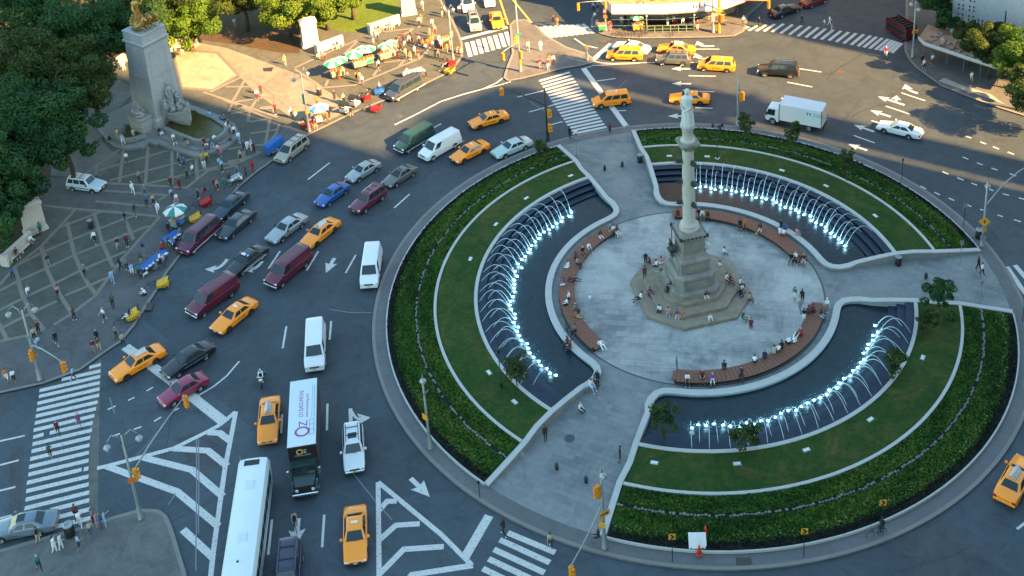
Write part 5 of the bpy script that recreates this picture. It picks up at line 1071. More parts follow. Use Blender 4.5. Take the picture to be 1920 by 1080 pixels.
mt = thing('moving_truck', 'long moving truck with pale roof lettering and black front, coming down the middle lane', 'truck')
b = MB(); b.box(-4.9, 2.9, -1.22, 1.22, 1.1, 3.6, 0, None, .03); b.build('cargo_box', mat('truck_side_dark', (.055, .05, .045), .6, var=.5, scale=.8), mt)
rf = MB().box(-4.88, 2.88, -1.20, 1.20, 3.6, 3.66, 0, None, .03).build('roof', mat('truck_roof_pale', (.52, .60, .66), .55, var=.05), mt)
MB().box(2.9, 2.96, -1.18, 1.18, 2.35, 3.62, 0, None, .02).build('front_board', mat('black_board', (.012, .011, .012), .4, var=.1), mt)
M_PLUM = mat('plum_lettering', (.30, .05, .16), .5, var=.05); M_GOLDL = mat('gold_lettering', (.55, .35, .10), .4, var=.05); M_PALEL = mat('pale_lettering', (.5, .5, .48), .4, var=.05)
RT = Matrix.Rotation(pi, 4, 'Z')
# lettering runs along the roof, its foot towards the right hand side of the picture
def roof_text(txt, size, m, x, y, sx=1.0): return text_mesh(txt, size, m, mt, 'lettering', Matrix.Translation((x, y, 3.662)) @ Matrix.Rotation(pi, 4, 'Z'), 'LEFT', .006, sx)
ring = MB()
for k in range(40):
    a0, a1 = 2*pi*k/40, 2*pi*(k+1)/40
    for r0, r1 in ((.40, .56),): ring.add([(1.35+r0*cos(a0), .02+r0*sin(a0)*1.15, 3.672), (1.35+r1*cos(a0), .02+r1*sin(a0)*1.15, 3.672), (1.35+r1*cos(a1), .02+r1*sin(a1)*1.15, 3.672), (1.35+r0*cos(a1), .02+r0*sin(a1)*1.15, 3.672)], [(0, 1, 2, 3)])
ring.build('emblem', M_PLUM, mt); roof_text('Z', 1.05, M_PLUM, .80, .12); roof_text('(212)452-MOVE', .52, M_PLUM, -.35, -.12, .92); roof_text('www.ozmoving.com', .36, M_PLUM, -.25, .38, .95)
X = Matrix.Translation((2.965, 0, 3.0)) @ Matrix.Rotation(pi/2, 4, 'Z') @ Matrix.Rotation(pi/2, 4, 'X')
ring = MB()
for k in range(30):
    a0, a1 = 2*pi*k/30, 2*pi*(k+1)/30; ring.add([(2.975, -.22+r*cos(a), 3.08+r*sin(a)) for r, a in ((.18, a0), (.29, a0), (.29, a1), (.18, a1))], [(0, 1, 2, 3)])
ring.build('emblem', M_GOLDL, mt); text_mesh('Z', .5, M_PALEL, mt, 'lettering', Matrix.Translation((2.975, .22, 3.06)) @ Matrix.Rotation(pi/2, 4, 'Z') @ Matrix.Rotation(pi/2, 4, 'X'), depth=.005); text_mesh('MOVING & STORAGE', .14, M_PALEL, mt, 'lettering', Matrix.Translation((2.975, 0, 2.68)) @ Matrix.Rotation(pi/2, 4, 'Z') @ Matrix.Rotation(pi/2, 4, 'X'), depth=.005)
for q in ((-4.2, .86, 1.12, 'a'), ):
    for x in (.55, -.05, -.65): pass
M_LINE = mat('blue_grey_line', (.10, .22, .28), .5, var=.05)
b = MB(); b.box(.05, 1.75, .98, 1.03, 3.66, 3.672); b.box(.05, 1.75, .62, .66, 3.66, 3.672)
for x in (.05, .62, 1.19, 1.75): b.box(x, x+.04, .64, 1.0, 3.66, 3.671)
b.box(-4.0, -.1, .99, 1.03, 3.66, 3.672); b.box(-4.0, -.1, .80, .83, 3.66, 3.672); b.build('roof_panel_lines', M_LINE, mt)
M_GRN = paint('truck_green', (0.012, 0.035, 0.035))
b = MB(); b.loft([[(3.0, -1.1, .6), (3.0, 1.1, .6), (3.0, 1.1, 2.3), (3.0, -1.1, 2.3)], [(3.9, -1.1, .6), (3.9, 1.1, .6), (3.75, 1.0, 2.25), (3.75, -1.0, 2.25)]]); b.loft([[(3.9, -1.0, .6), (3.9, 1.0, .6), (3.9, .95, 1.55), (3.9, -.95, 1.55)], [(4.95, -.85, .6), (4.95, .85, .6), (4.95, .78, 1.35), (4.95, -.78, 1.35)]]); b.build('cab', M_GRN, mt)
glass('windshield', [(3.90, -1.02, 1.55), (3.90, 1.02, 1.55), (3.77, .98, 2.25), (3.77, -.98, 2.25)], mt, .04, .96, .05, .93, .03)
for s in (1, -1):
    b = MB(); b.tube([(4.25, s*.98, 1.15), (4.6, s*1.0, 1.2), (4.98, s*.98, .9), (5.0, s*.95, .65)], [.14, .17, .15, .1], 8); b.build('fender', M_GRN, mt); MB().box(4.93, 5.02, min(s*.55, s*.8), max(s*.55, s*.8), .85, 1.05, 0, None, .02).build('headlight', M_HEAD, mt); MB().box(3.9, 4.05, min(s*1.2, s*1.42), max(s*1.2, s*1.42), 1.5, 2.2, 0, None, .03).build('mirror', M_CHROME, mt)
MB().box(4.98, 5.12, -1.1, 1.1, .45, .68, 0, None, .05).build('front_bumper', M_CHROME, mt); MB().box(4.94, 4.99, -.5, .5, .7, 1.3).build('grille', M_TRIM, mt); MB().box(-4.9, 4.2, -.5, .5, .6, 1.1).build('chassis', M_TRIM, mt)
truck_wheels(mt, (4.35, -2.4, -3.5), 1.08, .5)
place(mt, 568, 795, -2, 60, z=3.2)

bus = thing('city_bus', 'long white city bus heading down, seen from above at the bottom left', 'bus')
Lb = 12.2
def bsec(x, k=1.0, zt=3.0): return [(x, -1.28*k, .35), (x, -1.3*k, .9), (x, -1.3*k, zt-.35), (x, -1.12*k, zt-.02), (x, -.6*k, zt+.06), (x, .6*k, zt+.06), (x, 1.12*k, zt-.02), (x, 1.3*k, zt-.35), (x, 1.3*k, .9), (x, 1.28*k, .35)]
b = MB(); b.loft([bsec(-Lb/2, .93, 2.85), bsec(-Lb/2+.2, 1, 3.0), bsec(0), bsec(Lb/2-.25, 1), bsec(Lb/2, .94, 2.85)][::-1]); o = b.build('body', mat('bus_white', (0.60, 0.66, 0.67), .45, var=.08, scale=.8), bus); smooth_by_angle(o)
for s in (1, -1):
    for k in range(8): MB().box(-5.3+k*1.32, -4.1+k*1.32, min(s*1.29, s*1.315), max(s*1.29, s*1.315), 1.35, 2.35).build('side_window', M_GLASS, bus)
    MB().box(-5.9, 5.9, min(s*1.29, s*1.312), max(s*1.29, s*1.312), .95, 1.05).build('side_stripe', mat('bus_blue', (.03, .08, .22), .4, var=.05), bus)
MB().box(Lb/2-.05, Lb/2+.03, -1.1, 1.1, 1.1, 2.6, 0, None, .02).build('windshield', M_GLASS, bus); MB().box(-5.75, -5.2, -.72, .55, 3.02, 3.08).build('rear_vent', M_TRIM, bus)
for x in (-3.2, 2.0): MB().box(x-.4, x+.4, -.42, .38, 3.05, 3.13, 0, None, .05).build('roof_hatch', mat('bus_hatch', (.55, .60, .61), .5, var=.05), bus)
MB().lathe([(.09, 3.05), (.09, 3.12), (.01, 3.12)], 10, c=(4.1, -.1)).build('roof_beacon', M_TRIM, bus); MB().tube([(-6.02, -1.1, 2.6), (-6.02, -1.1, 3.45)], .02, 5).build('aerial', M_CHROME, bus)
truck_wheels(bus, (3.7, -2.9), 1.16, .5); place(bus, 460, 970, -14, 100, z=3.0)
tb = thing('tour_bus', 'small dim red open-top bus in the shade at the top right corner', 'bus'); RB = paint('bus_red', (.075, .008, .010))
b = MB(); b.loft([[(-3.6, -1.2, .35), (-3.6, 1.2, .35), (-3.6, 1.2, 2.4), (-3.6, -1.2, 2.4)], [(3.6, -1.2, .35), (3.6, 1.2, .35), (3.5, 1.2, 2.4), (3.5, -1.2, 2.4)]]); b.build('body', RB, tb)
for s in (1, -1): MB().box(-3.4, 3.3, min(s*1.15, s*1.21), max(s*1.15, s*1.21), 2.4, 2.9).build('side_panel', RB, tb); MB().box(-3.2, 3.2, min(s*1.19, s*1.215), max(s*1.19, s*1.215), 1.2, 1.9).build('side_window', M_GLASS, tb)
for k in range(6): MB().box(-2.8+k*1.05, -2.4+k*1.05, -.95, .95, 2.4, 2.8, 0, None, .04).build('seat_row', M_TRIM, tb)
truck_wheels(tb, (2.3, -2.3), 1.06); place(tb, 1690, 52, 20, 12, z=1.2); tb.scale = (.62, .8, .8)

# motorcycle, bicycles, pedicabs
def wire_wheel(t, x, y, r, name='wheel', w=.022, rim=M_TYRE):
    b = MB(); n = 22; b.tube([(x+r*cos(2*pi*k/n), y, r+r*sin(2*pi*k/n)) for k in range(n+1)], w, 6, 0, None, False); o = b.build(name, rim, t)
    s = MB()
    for k in range(9): s.tube([(x, y, r), (x+r*cos(2*pi*k/9), y, r+r*sin(2*pi*k/9))], .004, 3)
    s.tube([(x, y-.04, r), (x, y+.04, r)], .025, 6); s.build('spokes', M_RIM, o)
def bicycle(name, label, fm, group=None):
    t = thing(name, label, 'bicycle', group=group); wire_wheel(t, .52, 0, .34); wire_wheel(t, -.52, 0, .34)
    b = MB(); A, B1, C_, D = (-.52, 0, .34), (-.08, 0, .30), (-.22, 0, .80), (.36, 0, .82)
    for p, q in ((A, B1), (B1, C_), (A, C_), (C_, D), (B1, (.38, 0, .72)), (D, (.52, 0, .34))): b.tube([p, q], .018, 6)
    b.build('frame', fm, t); MB().tube([(.30, .26, .98), (.36, .1, 1.0), (.36, -.1, 1.0), (.30, -.26, .98)], .014, 6).build('handlebar', M_TRIM, t); b = MB(); b.tube([D, (.35, 0, 1.0)], .014, 6); b.build('stem', M_TRIM, t); MB().box(-.36, -.12, -.07, .07, .90, .96, 0, None, .02).build('saddle', M_TRIM, t); return t
def pedicab(label, body_m, hood_m=None, canopy=False):
    t = thing('pedicab', label, 'pedicab', group='pedicabs at the plaza kerb')
    wire_wheel(t, 1.25, 0, .33); wire_wheel(t, -.55, .52, .33); wire_wheel(t, -.55, -.52, .33)
    b = MB(); 
    for p, q in (((1.25, 0, .33), (1.10, 0, .95)), ((1.10, 0, .85), (.55, 0, .40)), ((.55, 0, .40), (.45, 0, .95)), ((1.08, 0, .88), (.48, 0, .82)), ((.55, 0, .4), (-.5, .3, .4)), ((.55, 0, .4), (-.5, -.3, .4)), ((-.55, -.52, .33), (-.55, .52, .33))): b.tube([p, q], .022, 6)
    b.build('frame', M_TRIM, t); MB().tube([(1.0, .28, 1.05), (1.12, .1, 1.0), (1.12, -.1, 1.0), (1.0, -.28, 1.05)], .016, 6).build('handlebar', M_TRIM, t); MB().box(.33, .58, -.09, .09, .95, 1.02, 0, None, .02).build('saddle', M_TRIM, t)
    b = MB(); b.loft([[(.22, -.46, .35), (.22, .46, .35), (-.2, .5, .30), (-.95, .48, .45), (-.95, -.48, .45), (-.2, -.5, .30)], [(.30, -.50, .62), (.30, .50, .62), (-.2, .56, .75), (-1.1, .52, 1.1), (-1.1, -.52, 1.1), (-.2, -.56, .75)]]); b.build('cabin', body_m, t)
    b = MB(); b.box(-.88, -.40, -.42, .42, .70, .86, 0, None, .04); b.loft([[(-.95, -.42, .8), (-.95, .42, .8), (-.82, .42, .8), (-.82, -.42, .8)], [(-1.18, -.42, 1.25), (-1.18, .42, 1.25), (-1.05, .42, 1.25), (-1.05, -.42, 1.25)]]); b.build('seat', M_TRIM, t)
    for s in (1, -1): b = MB(); b.tube([(-.18+.38*cos(a), s*.56, .36+.38*sin(a)) if False else (-.55+.40*cos(a), s*.56, .36+.40*sin(a)) for a in [pi*k/8 for k in range(9)]], [.05]*9, 6); b.build('mudguard', body_m, t)
    if canopy:
        b = MB(); rr = []
        for i in range(6):
            a = pi*.12+i*pi*.80/6; rr.append([(-.55+.62*cos(pi-a)*-1*(-1), -.52, 1.15+.65*sin(a)), (-.55+.62*cos(pi-a), .52, 1.15+.65*sin(a)), (-.55+.66*cos(pi-a), .54, 1.15+.69*sin(a)), (-.55+.66*cos(pi-a), -.54, 1.15+.69*sin(a))])
        b.loft(rr); b.build('hood', hood_m or M_TRIM, t)
        for s in (1, -1): MB().tube([(-.9, s*.5, 1.0), (-1.1, s*.52, 1.5)], .018, 5).build('hood_strut', M_TRIM, t)
    index_kids(t); return t
PY, PR, PB, PW = mat('pedicab_yellow', (.62, .36, .02), .45, var=.1), mat('pedicab_red', (.42, .015, .02), .45, var=.1), mat('pedicab_blue', (.02, .14, .45), .45, var=.1), mat('pedicab_white', (.62, .62, .60), .5, var=.1)
pc = {}
pc['y'] = pedicab('yellow pedicab near the lamp mast at the lower left kerb', PY); pc['r'] = pedicab('red pedicab with dark seat in the left plaza above the wine van', PR); pc['b'] = pedicab('blue pedicab behind the parked dark blue van', PB); pc['w'] = pedicab('pedicab with white back panel and dark hood in the sun', PW, canopy=True); pc['h'] = pedicab('red pedicab with black hood at the foot of the sunlit lamp post', PR, canopy=True)
place(pc['y'], 241, 593, -20, 8, z=.6); place(pc['r'], 380, 380, -22, 6, z=.6); place(pc['b'], 706, 171, -20, 3, z=.6); place(pc['w'], 650, 200, 12, -10, z=.8); place(pc['h'], 570, 230, -10, -6, z=.8)
for k, xy, d, lb in (('y', (299, 531), (-18, 3), 'yellow pedicab at the left kerb below the blue covered table'), ('y', (360, 410), (-14, 4), 'yellow pedicab between the striped umbrella and the wine van'), ('y', (838, 131), (-16, -3), 'yellow pedicab in the sun at the crowded street corner'), ('r', (842, 116), (-12, -8), 'red pedicab at the crowded street corner behind the yellow one'),
                     ('r', (700, 202), (-16, 0), 'red pedicab standing in the road by the sunlit kerb'), ('r', (683, 181), (-14, -8), 'red pedicab behind the row of parked pedicabs'), ('w', (668, 190), (12, -10), 'pedicab with small pale panel between the white and the red ones'), ('r', (828, 82), (-14, -4), 'dark red pedicab beside the flower coloured crowd at the street corner')):
    c = copy_tree(pc[k]); place(c, *xy, *d, z=.6, label=lb)
mc = thing('motorcycle', 'motorcycle ridden in the lane left of the white van', 'motorcycle')
for x in (.72, -.68):
    b = MB(); b.tube([(x+.27*cos(2*pi*k/18), 0, .31+.27*sin(2*pi*k/18)) for k in range(19)], .065, 8, 0, None, False); b.build('wheel', M_TYRE, mc)
b = MB(); b.loft([[(.35, -.14, .7), (.35, .14, .7), (.35, .1, .98), (.35, -.1, .98)], [(-.05, -.17, .62), (-.05, .17, .62), (-.05, .12, .88), (-.05, -.12, .88)], [(-.75, -.12, .72), (-.75, .12, .72), (-.75, .1, .86), (-.75, -.1, .86)]]); b.ball((.02, 0, .45), .22, 8, 6, 0, None, (1.2, .8, .8)); b.build('body', BLACK, mc)
b = MB(); b.tube([(.72, .09, .31), (.48, .1, 1.0)], .03, 6); b.tube([(.72, -.09, .31), (.48, -.1, 1.0)], .03, 6); b.build('fork', M_CHROME, mc); MB().tube([(.32, .38, 1.02), (.46, .15, 1.06), (.46, -.15, 1.06), (.32, -.38, 1.02)], .018, 6).build('handlebar', M_CHROME, mc)
MB().ball((.66, 0, .92), .11, 10, 6).build('headlight', M_HEAD, mc)
for s in (1, -1): MB().ball((.62, s*.17, .84), .06, 8, 5).build('headlight', M_HEAD, mc); MB().box(-.85, -.35, min(s*.17, s*.34), max(s*.17, s*.34), .42, .74, 0, None, .05).build('pannier', BLACK, mc)
place(mc, 490, 708, -1, 14, z=.6)
bk = bicycle('bicycle', 'bicycle ridden down the lane below the moving truck', M_TRIM); place(bk, 553, 980, 2, 14, z=.5); index_kids(bk)
b2 = copy_tree(bk); place(b2, 1643, 997, -10, 3, z=.5, label='bicycle held on the ring sidewalk under the hedge')
# ------------------------------------------------------------------ trees and planting
def leaf_cloud(name, centres, radii, n, size, m, flat=0.75, tonebias=0.0, updown=0.35, parent=None):
    'many small leaf-spray faces scattered through a set of clumps; tone varies per clump and per leaf'
    C = np.array(centres); R = np.array(radii); w = R**2; k = RNG.choice(len(C), n, p=w/w.sum())
    d = RNG.normal(size=(n, 3)); d /= np.linalg.norm(d, axis=1)[:, None]; rr = RNG.uniform(0.55, 1.05, n)**(1/2.0)
    p = C[k]+d*(R[k]*rr)[:, None]*np.array([1, 1, flat])
    nn = d+RNG.normal(scale=.55, size=(n, 3)); nn[:, 2] += updown; nn /= np.linalg.norm(nn, axis=1)[:, None]
    t = np.cross(nn, RNG.normal(size=(n, 3))); t /= np.linalg.norm(t, axis=1)[:, None]; b_ = np.cross(nn, t)
    s = size*RNG.uniform(.55, 1.35, n)[:, None]; asp = RNG.uniform(.55, .9, n)[:, None]
    V = np.stack([p-t*s-b_*s*asp*.3, p-t*s*.1-b_*s*asp, p+t*s+b_*s*asp*.2, p+t*s*.1+b_*s*asp], 1).reshape(-1, 3)
    me = bpy.data.meshes.new(name); me.vertices.add(4*n); me.vertices.foreach_set('co', V.ravel()); me.loops.add(4*n); me.loops.foreach_set('vertex_index', np.arange(4*n)); me.polygons.add(n); me.polygons.foreach_set('loop_start', np.arange(n)*4)
    me.update(calc_edges=True); ct = RNG.uniform(0, 1, len(C)); tone = np.clip(.5*ct[k]+.5*RNG.uniform(0, 1, n)+tonebias, 0, 1)
    a = me.attributes.new('tone', 'FLOAT', 'FACE'); a.data.foreach_set('value', tone.astype(np.float32)); me.materials.append(m); me.validate()
    o = bpy.data.objects.new(name, me); COL.objects.link(o)
    if parent is not None: o.parent = parent
    return o
L_DARK = leaf_mat('leaves_dark_shaded', [(0, (0.008, 0.038, 0.015)), (.5, (0.024, 0.078, 0.022)), (1, (0.058, 0.13, 0.030))])  # dark green that also carries the shade over the grove
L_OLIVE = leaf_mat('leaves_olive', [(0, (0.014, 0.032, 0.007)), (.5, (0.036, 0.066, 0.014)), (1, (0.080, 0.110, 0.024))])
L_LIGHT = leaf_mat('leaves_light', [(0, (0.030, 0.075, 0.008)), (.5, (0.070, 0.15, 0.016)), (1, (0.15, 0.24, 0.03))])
L_YELLOW = leaf_mat('leaves_yellow_sunlit', [(0, (0.026, 0.055, 0.006)), (.5, (0.070, 0.135, 0.012)), (1, (0.15, 0.22, 0.028))])  # yellow green that also carries sunlight in the leaf colour
M_BARK = mat('bark', (0.055, 0.042, 0.032), 0.9, var=.3, scale=6, bump=.4)
def tree(label, px, py, zc, r, h, m, seed, name='tree', n=5200, size=.34, group='trees', trunk=.26, base=None, squash=.8):
    'crown centre seen at (px,py) at height zc; crown radius r'
    rs = np.random.default_rng(seed); c = W(px, py, zc); t = thing(name, label, 'tree', (c.x, c.y, .15), group=group)
    cen = []; rad_ = []
    k = max(9, int(r*5))
    k = int(k*2.2)
    for i in range(k):
        d = rs.normal(size=3); d /= np.linalg.norm(d); q = rs.uniform(.2, .95)**.6*r*(1+.12*math.sin(3*math.atan2(d[1], d[0])+seed))
        cen.append((d[0]*q, d[1]*q, zc-.15+d[2]*q*squash)); rad_.append(r*rs.uniform(.10, .34))
    cen.append((0, 0, zc)); rad_.append(r*.5)
    leaf_cloud('crown', cen, rad_, n, size, m, parent=t)
    b = MB(); zt = zc-r*squash*.35
    b.tube([(0, 0, -.1), (.04*r, 0, zt*.35), (-.03*r, .03*r, zt*.75), (0, 0, zt)], [trunk*1.35, trunk, trunk*.8, trunk*.6], 9)
    for i in range(6):
        a = i*2.4+seed; z0 = zt*(.62+.06*i); e = (cos(a)*r*.6, sin(a)*r*.6, min(zc+r*.3, z0+r*.55)); b.tube([(0, 0, z0), (e[0]*.45, e[1]*.45, z0+(e[2]-z0)*.5), e], [trunk*.5, trunk*.32, trunk*.12], 6)
    b.build('trunk', M_BARK, t, True); return t
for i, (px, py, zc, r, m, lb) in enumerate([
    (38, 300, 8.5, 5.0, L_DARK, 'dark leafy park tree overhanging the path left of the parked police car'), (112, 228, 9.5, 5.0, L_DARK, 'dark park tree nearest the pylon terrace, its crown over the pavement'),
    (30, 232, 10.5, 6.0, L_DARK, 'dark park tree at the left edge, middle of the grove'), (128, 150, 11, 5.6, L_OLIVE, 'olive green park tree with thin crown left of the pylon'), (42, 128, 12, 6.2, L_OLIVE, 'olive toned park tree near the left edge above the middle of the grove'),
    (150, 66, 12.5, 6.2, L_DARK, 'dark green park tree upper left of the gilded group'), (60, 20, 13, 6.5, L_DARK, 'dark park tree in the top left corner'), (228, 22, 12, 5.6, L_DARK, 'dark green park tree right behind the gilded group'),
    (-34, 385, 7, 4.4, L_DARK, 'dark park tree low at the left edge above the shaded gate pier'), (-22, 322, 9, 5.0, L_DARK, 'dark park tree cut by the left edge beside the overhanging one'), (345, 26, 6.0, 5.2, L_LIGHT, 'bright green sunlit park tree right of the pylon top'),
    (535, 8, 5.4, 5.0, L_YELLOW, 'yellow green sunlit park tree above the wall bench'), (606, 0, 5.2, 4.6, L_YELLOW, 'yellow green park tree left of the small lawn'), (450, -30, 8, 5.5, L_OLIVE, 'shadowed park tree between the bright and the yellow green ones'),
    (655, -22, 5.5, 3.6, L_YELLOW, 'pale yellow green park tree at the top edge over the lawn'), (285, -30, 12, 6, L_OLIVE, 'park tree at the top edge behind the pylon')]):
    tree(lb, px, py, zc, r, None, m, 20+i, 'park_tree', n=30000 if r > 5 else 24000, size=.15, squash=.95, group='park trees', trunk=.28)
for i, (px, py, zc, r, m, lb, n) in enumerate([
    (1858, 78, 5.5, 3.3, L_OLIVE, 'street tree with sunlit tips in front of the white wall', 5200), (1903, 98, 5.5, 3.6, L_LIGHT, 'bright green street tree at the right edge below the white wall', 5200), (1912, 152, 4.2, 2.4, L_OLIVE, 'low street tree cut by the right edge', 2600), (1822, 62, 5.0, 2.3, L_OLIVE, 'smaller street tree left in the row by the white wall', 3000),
    (1762, -6, 6.0, 3.0, L_DARK, 'dark tree at the top edge left of the white wall', 3600), (1772, 34, 4.5, 2.0, L_DARK, 'small dark tree in the gap beside the white wall', 1800), (1968, 170, 6.0, 4.4, L_OLIVE, 'street tree just outside the right edge', 4000)]):  # last tree is unseen, added to dapple the ground with shade
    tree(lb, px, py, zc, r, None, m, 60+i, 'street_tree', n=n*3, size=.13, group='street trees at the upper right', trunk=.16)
for i, (px, py, zc, r, m, lb) in enumerate([
    (1397, 228, 4.0, 1.25, L_OLIVE, 'slim young tree on the upper hedge right of the double lantern'), (1489, 252, 3.6, 1.35, L_OLIVE, 'slim young tree in front of the white box truck'), (1588, 298, 3.8, 1.3, L_OLIVE, 'slim young tree on the upper hedge right of the box truck'),
    (1012, 278, 3.0, 1.15, L_OLIVE, 'slim young tree at the top tip of the left garden'), (966, 690, 3.2, 1.35, L_OLIVE, 'slim young tree beside the black lamp in the left garden'), (1243, 783, 3.0, 1.4, L_OLIVE, 'slim young tree at the left end of the lower pool'),
    (1397, 812, 3.0, 1.4, L_OLIVE, 'slim young tree in the middle of the lower pool edge'), (1681, 672, 3.0, 1.35, L_OLIVE, 'slim young tree near the right end of the lower pool'), (1765, 550, 3.4, 1.95, L_DARK, 'bushy dark young tree at the corner of the right hand walkway'), (1738, 598, 2.6, 1.1, L_OLIVE, 'thin young tree on the lawn below the right hand walkway')]):
    tree(lb, px, py, zc, r, None, m, 90+i, 'young_tree', n=(4200 if r > 1.9 else 1700), size=.095, group='young trees of the gardens', trunk=.05, squash=1.25)
# low planting: leafy ground cover, a fringe of pale flowers
def ring_scatter(name, m, r0, r1, zf, n, size, a0, a1, tone=None, up=.7, hi=.10):
    a = rad(a0)+.02+(rad(a1)-rad(a0)-.04)*RNG.uniform(0, 1, n); r = np.sqrt(RNG.uniform(r0**2, r1**2, n)); z = np.interp(r, [25.9, 27.6, 29.6, 30.7], [.84, .66, .44, .30])
    cen = np.stack([r*np.cos(a), r*np.sin(a), z+hi*RNG.uniform(-.2, 1.0, n)], 1)
    nn = RNG.normal(scale=.5, size=(n, 3)); nn[:, 2] += up; nn /= np.linalg.norm(nn, axis=1)[:, None]; t = np.cross(nn, RNG.normal(size=(n, 3))); t /= np.linalg.norm(t, axis=1)[:, None]; b_ = np.cross(nn, t)
    s = size*RNG.uniform(.5, 1.4, n)[:, None]; V = np.stack([cen-t*s, cen-b_*s*.6, cen+t*s, cen+b_*s*.6], 1).reshape(-1, 3)
    me = bpy.data.meshes.new(name); me.vertices.add(4*n); me.vertices.foreach_set('co', V.ravel()); me.loops.add(4*n); me.loops.foreach_set('vertex_index', np.arange(4*n)); me.polygons.add(n); me.polygons.foreach_set('loop_start', np.arange(n)*4); me.update(calc_edges=True)
    ph = np.sin(a*23+r*3)+np.sin(a*61-r*5)*.7+1.1*np.sin(a*5.3+1.0)+.8*np.sin(a*11+r); at = me.attributes.new('tone', 'FLOAT', 'FACE'); at.data.foreach_set('value', np.clip(.42+.14*ph+RNG.normal(scale=.22, size=n), 0, 1).astype(np.float32)); me.materials.append(m)
    o = bpy.data.objects.new(name, me); COL.objects.link(o); o['kind'] = 'stuff'; return o
L_COVER = leaf_mat('cover_leaves', [(0, (0.010, 0.042, 0.005)), (.5, (0.036, 0.105, 0.009)), (.85, (0.080, 0.15, 0.014)), (1, (0.13, 0.13, 0.03))])
L_FLOW = leaf_mat('pale_flowers', [(0, (0.16, 0.15, 0.09)), (.6, (0.30, 0.27, 0.16)), (.9, (0.42, 0.38, 0.30)), (1, (0.40, 0.12, 0.14))])
L_MUL = leaf_mat('dark_bed_leaves', [(0, (0.004, 0.006, 0.006)), (1, (0.020, 0.026, 0.016))])
for sec, a0, a1 in SECT:
    ar = (a1-a0)/100
    ring_scatter('ground_cover', L_COVER, 27.95, 30.05, 0, int(15000*ar), .13, a0, a1); ring_scatter('ground_cover', L_COVER, 26.02, 27.5, 0, int(8800*ar), .13, a0, a1)
    ring_scatter('bed_plants', L_MUL, 29.9, 30.6, 0, int(3200*ar), .12, a0, a1, hi=.14)
    ring_scatter('flowers', L_FLOW, 29.35, 29.85, 0, int((500 if sec == 'lower right' else 110)*ar), .075, a0, a1, hi=.22)
# ------------------------------------------------------------------ masts, lamps, signals, signs
M_POLE = mat('galvanised_steel', (0.30, 0.32, 0.33), 0.5, 0.6, var=.12, scale=4); M_DPOLE = mat('dark_green_iron', (0.012, 0.020, 0.020), .5, .2, var=.2, scale=4)
M_SIG = mat('signal_yellow', (0.62, 0.22, 0.006), .5, var=.08); M_LENS = mat('signal_lens_off', (0.05, 0.03, 0.01), .3, var=0); M_SIGNY = mat('sign_yellow', (0.62, 0.30, 0.02), .5, var=.05)
M_GLOBE = mat('lamp_globe', (0.55, 0.62, 0.66), .15, var=0, coat=.4); M_GREEN = mat('street_sign_green', (0.01, 0.22, 0.12), .5, var=.05); M_ORANGE = mat('hand_sign_orange', (.55, .13, .03), .5, var=0)
def signal(parent, P, az, n=3, name='traffic_signal'):
    b = MB(); X = Matrix.Translation(P) @ Matrix.Rotation(az, 4, 'Z')
    for k in range(n):
        z = -k*.40; b.box(-.16, .16, -.17, .17, z-.385, z-.01, 0, X, .03); b.tube([tuple(X @ Vector((.16, 0, z-.20))), tuple(X @ Vector((.36, 0, z-.17)))], [.13, .135], 10)
    o = b.build(name, M_SIG, parent)
    for k in range(n): l = MB(); l.lathe([(.10, 0), (.08, .03), (.01, .04)], 10, 0, X @ Matrix.Translation((.165, 0, -.2-k*.40)) @ Matrix.Rotation(pi/2, 4, 'Y')); l.build('lens', M_LENS, o)
    return o
def tapered(parent, base, h, m=M_POLE, r=.13, name='pole', skirt=True):
    b = MB(); b.lathe([(r*2.1, 0), (r*2.1, .12), (r*1.7, .2), (r*1.6, 1.1), (r*1.1, 1.3), (r, 1.5), (r*.62, h), (.01, h+.05)] if skirt else [(r, 0), (r*.8, h), (.01, h+.02)], 12); b.build(name, m, parent, True)
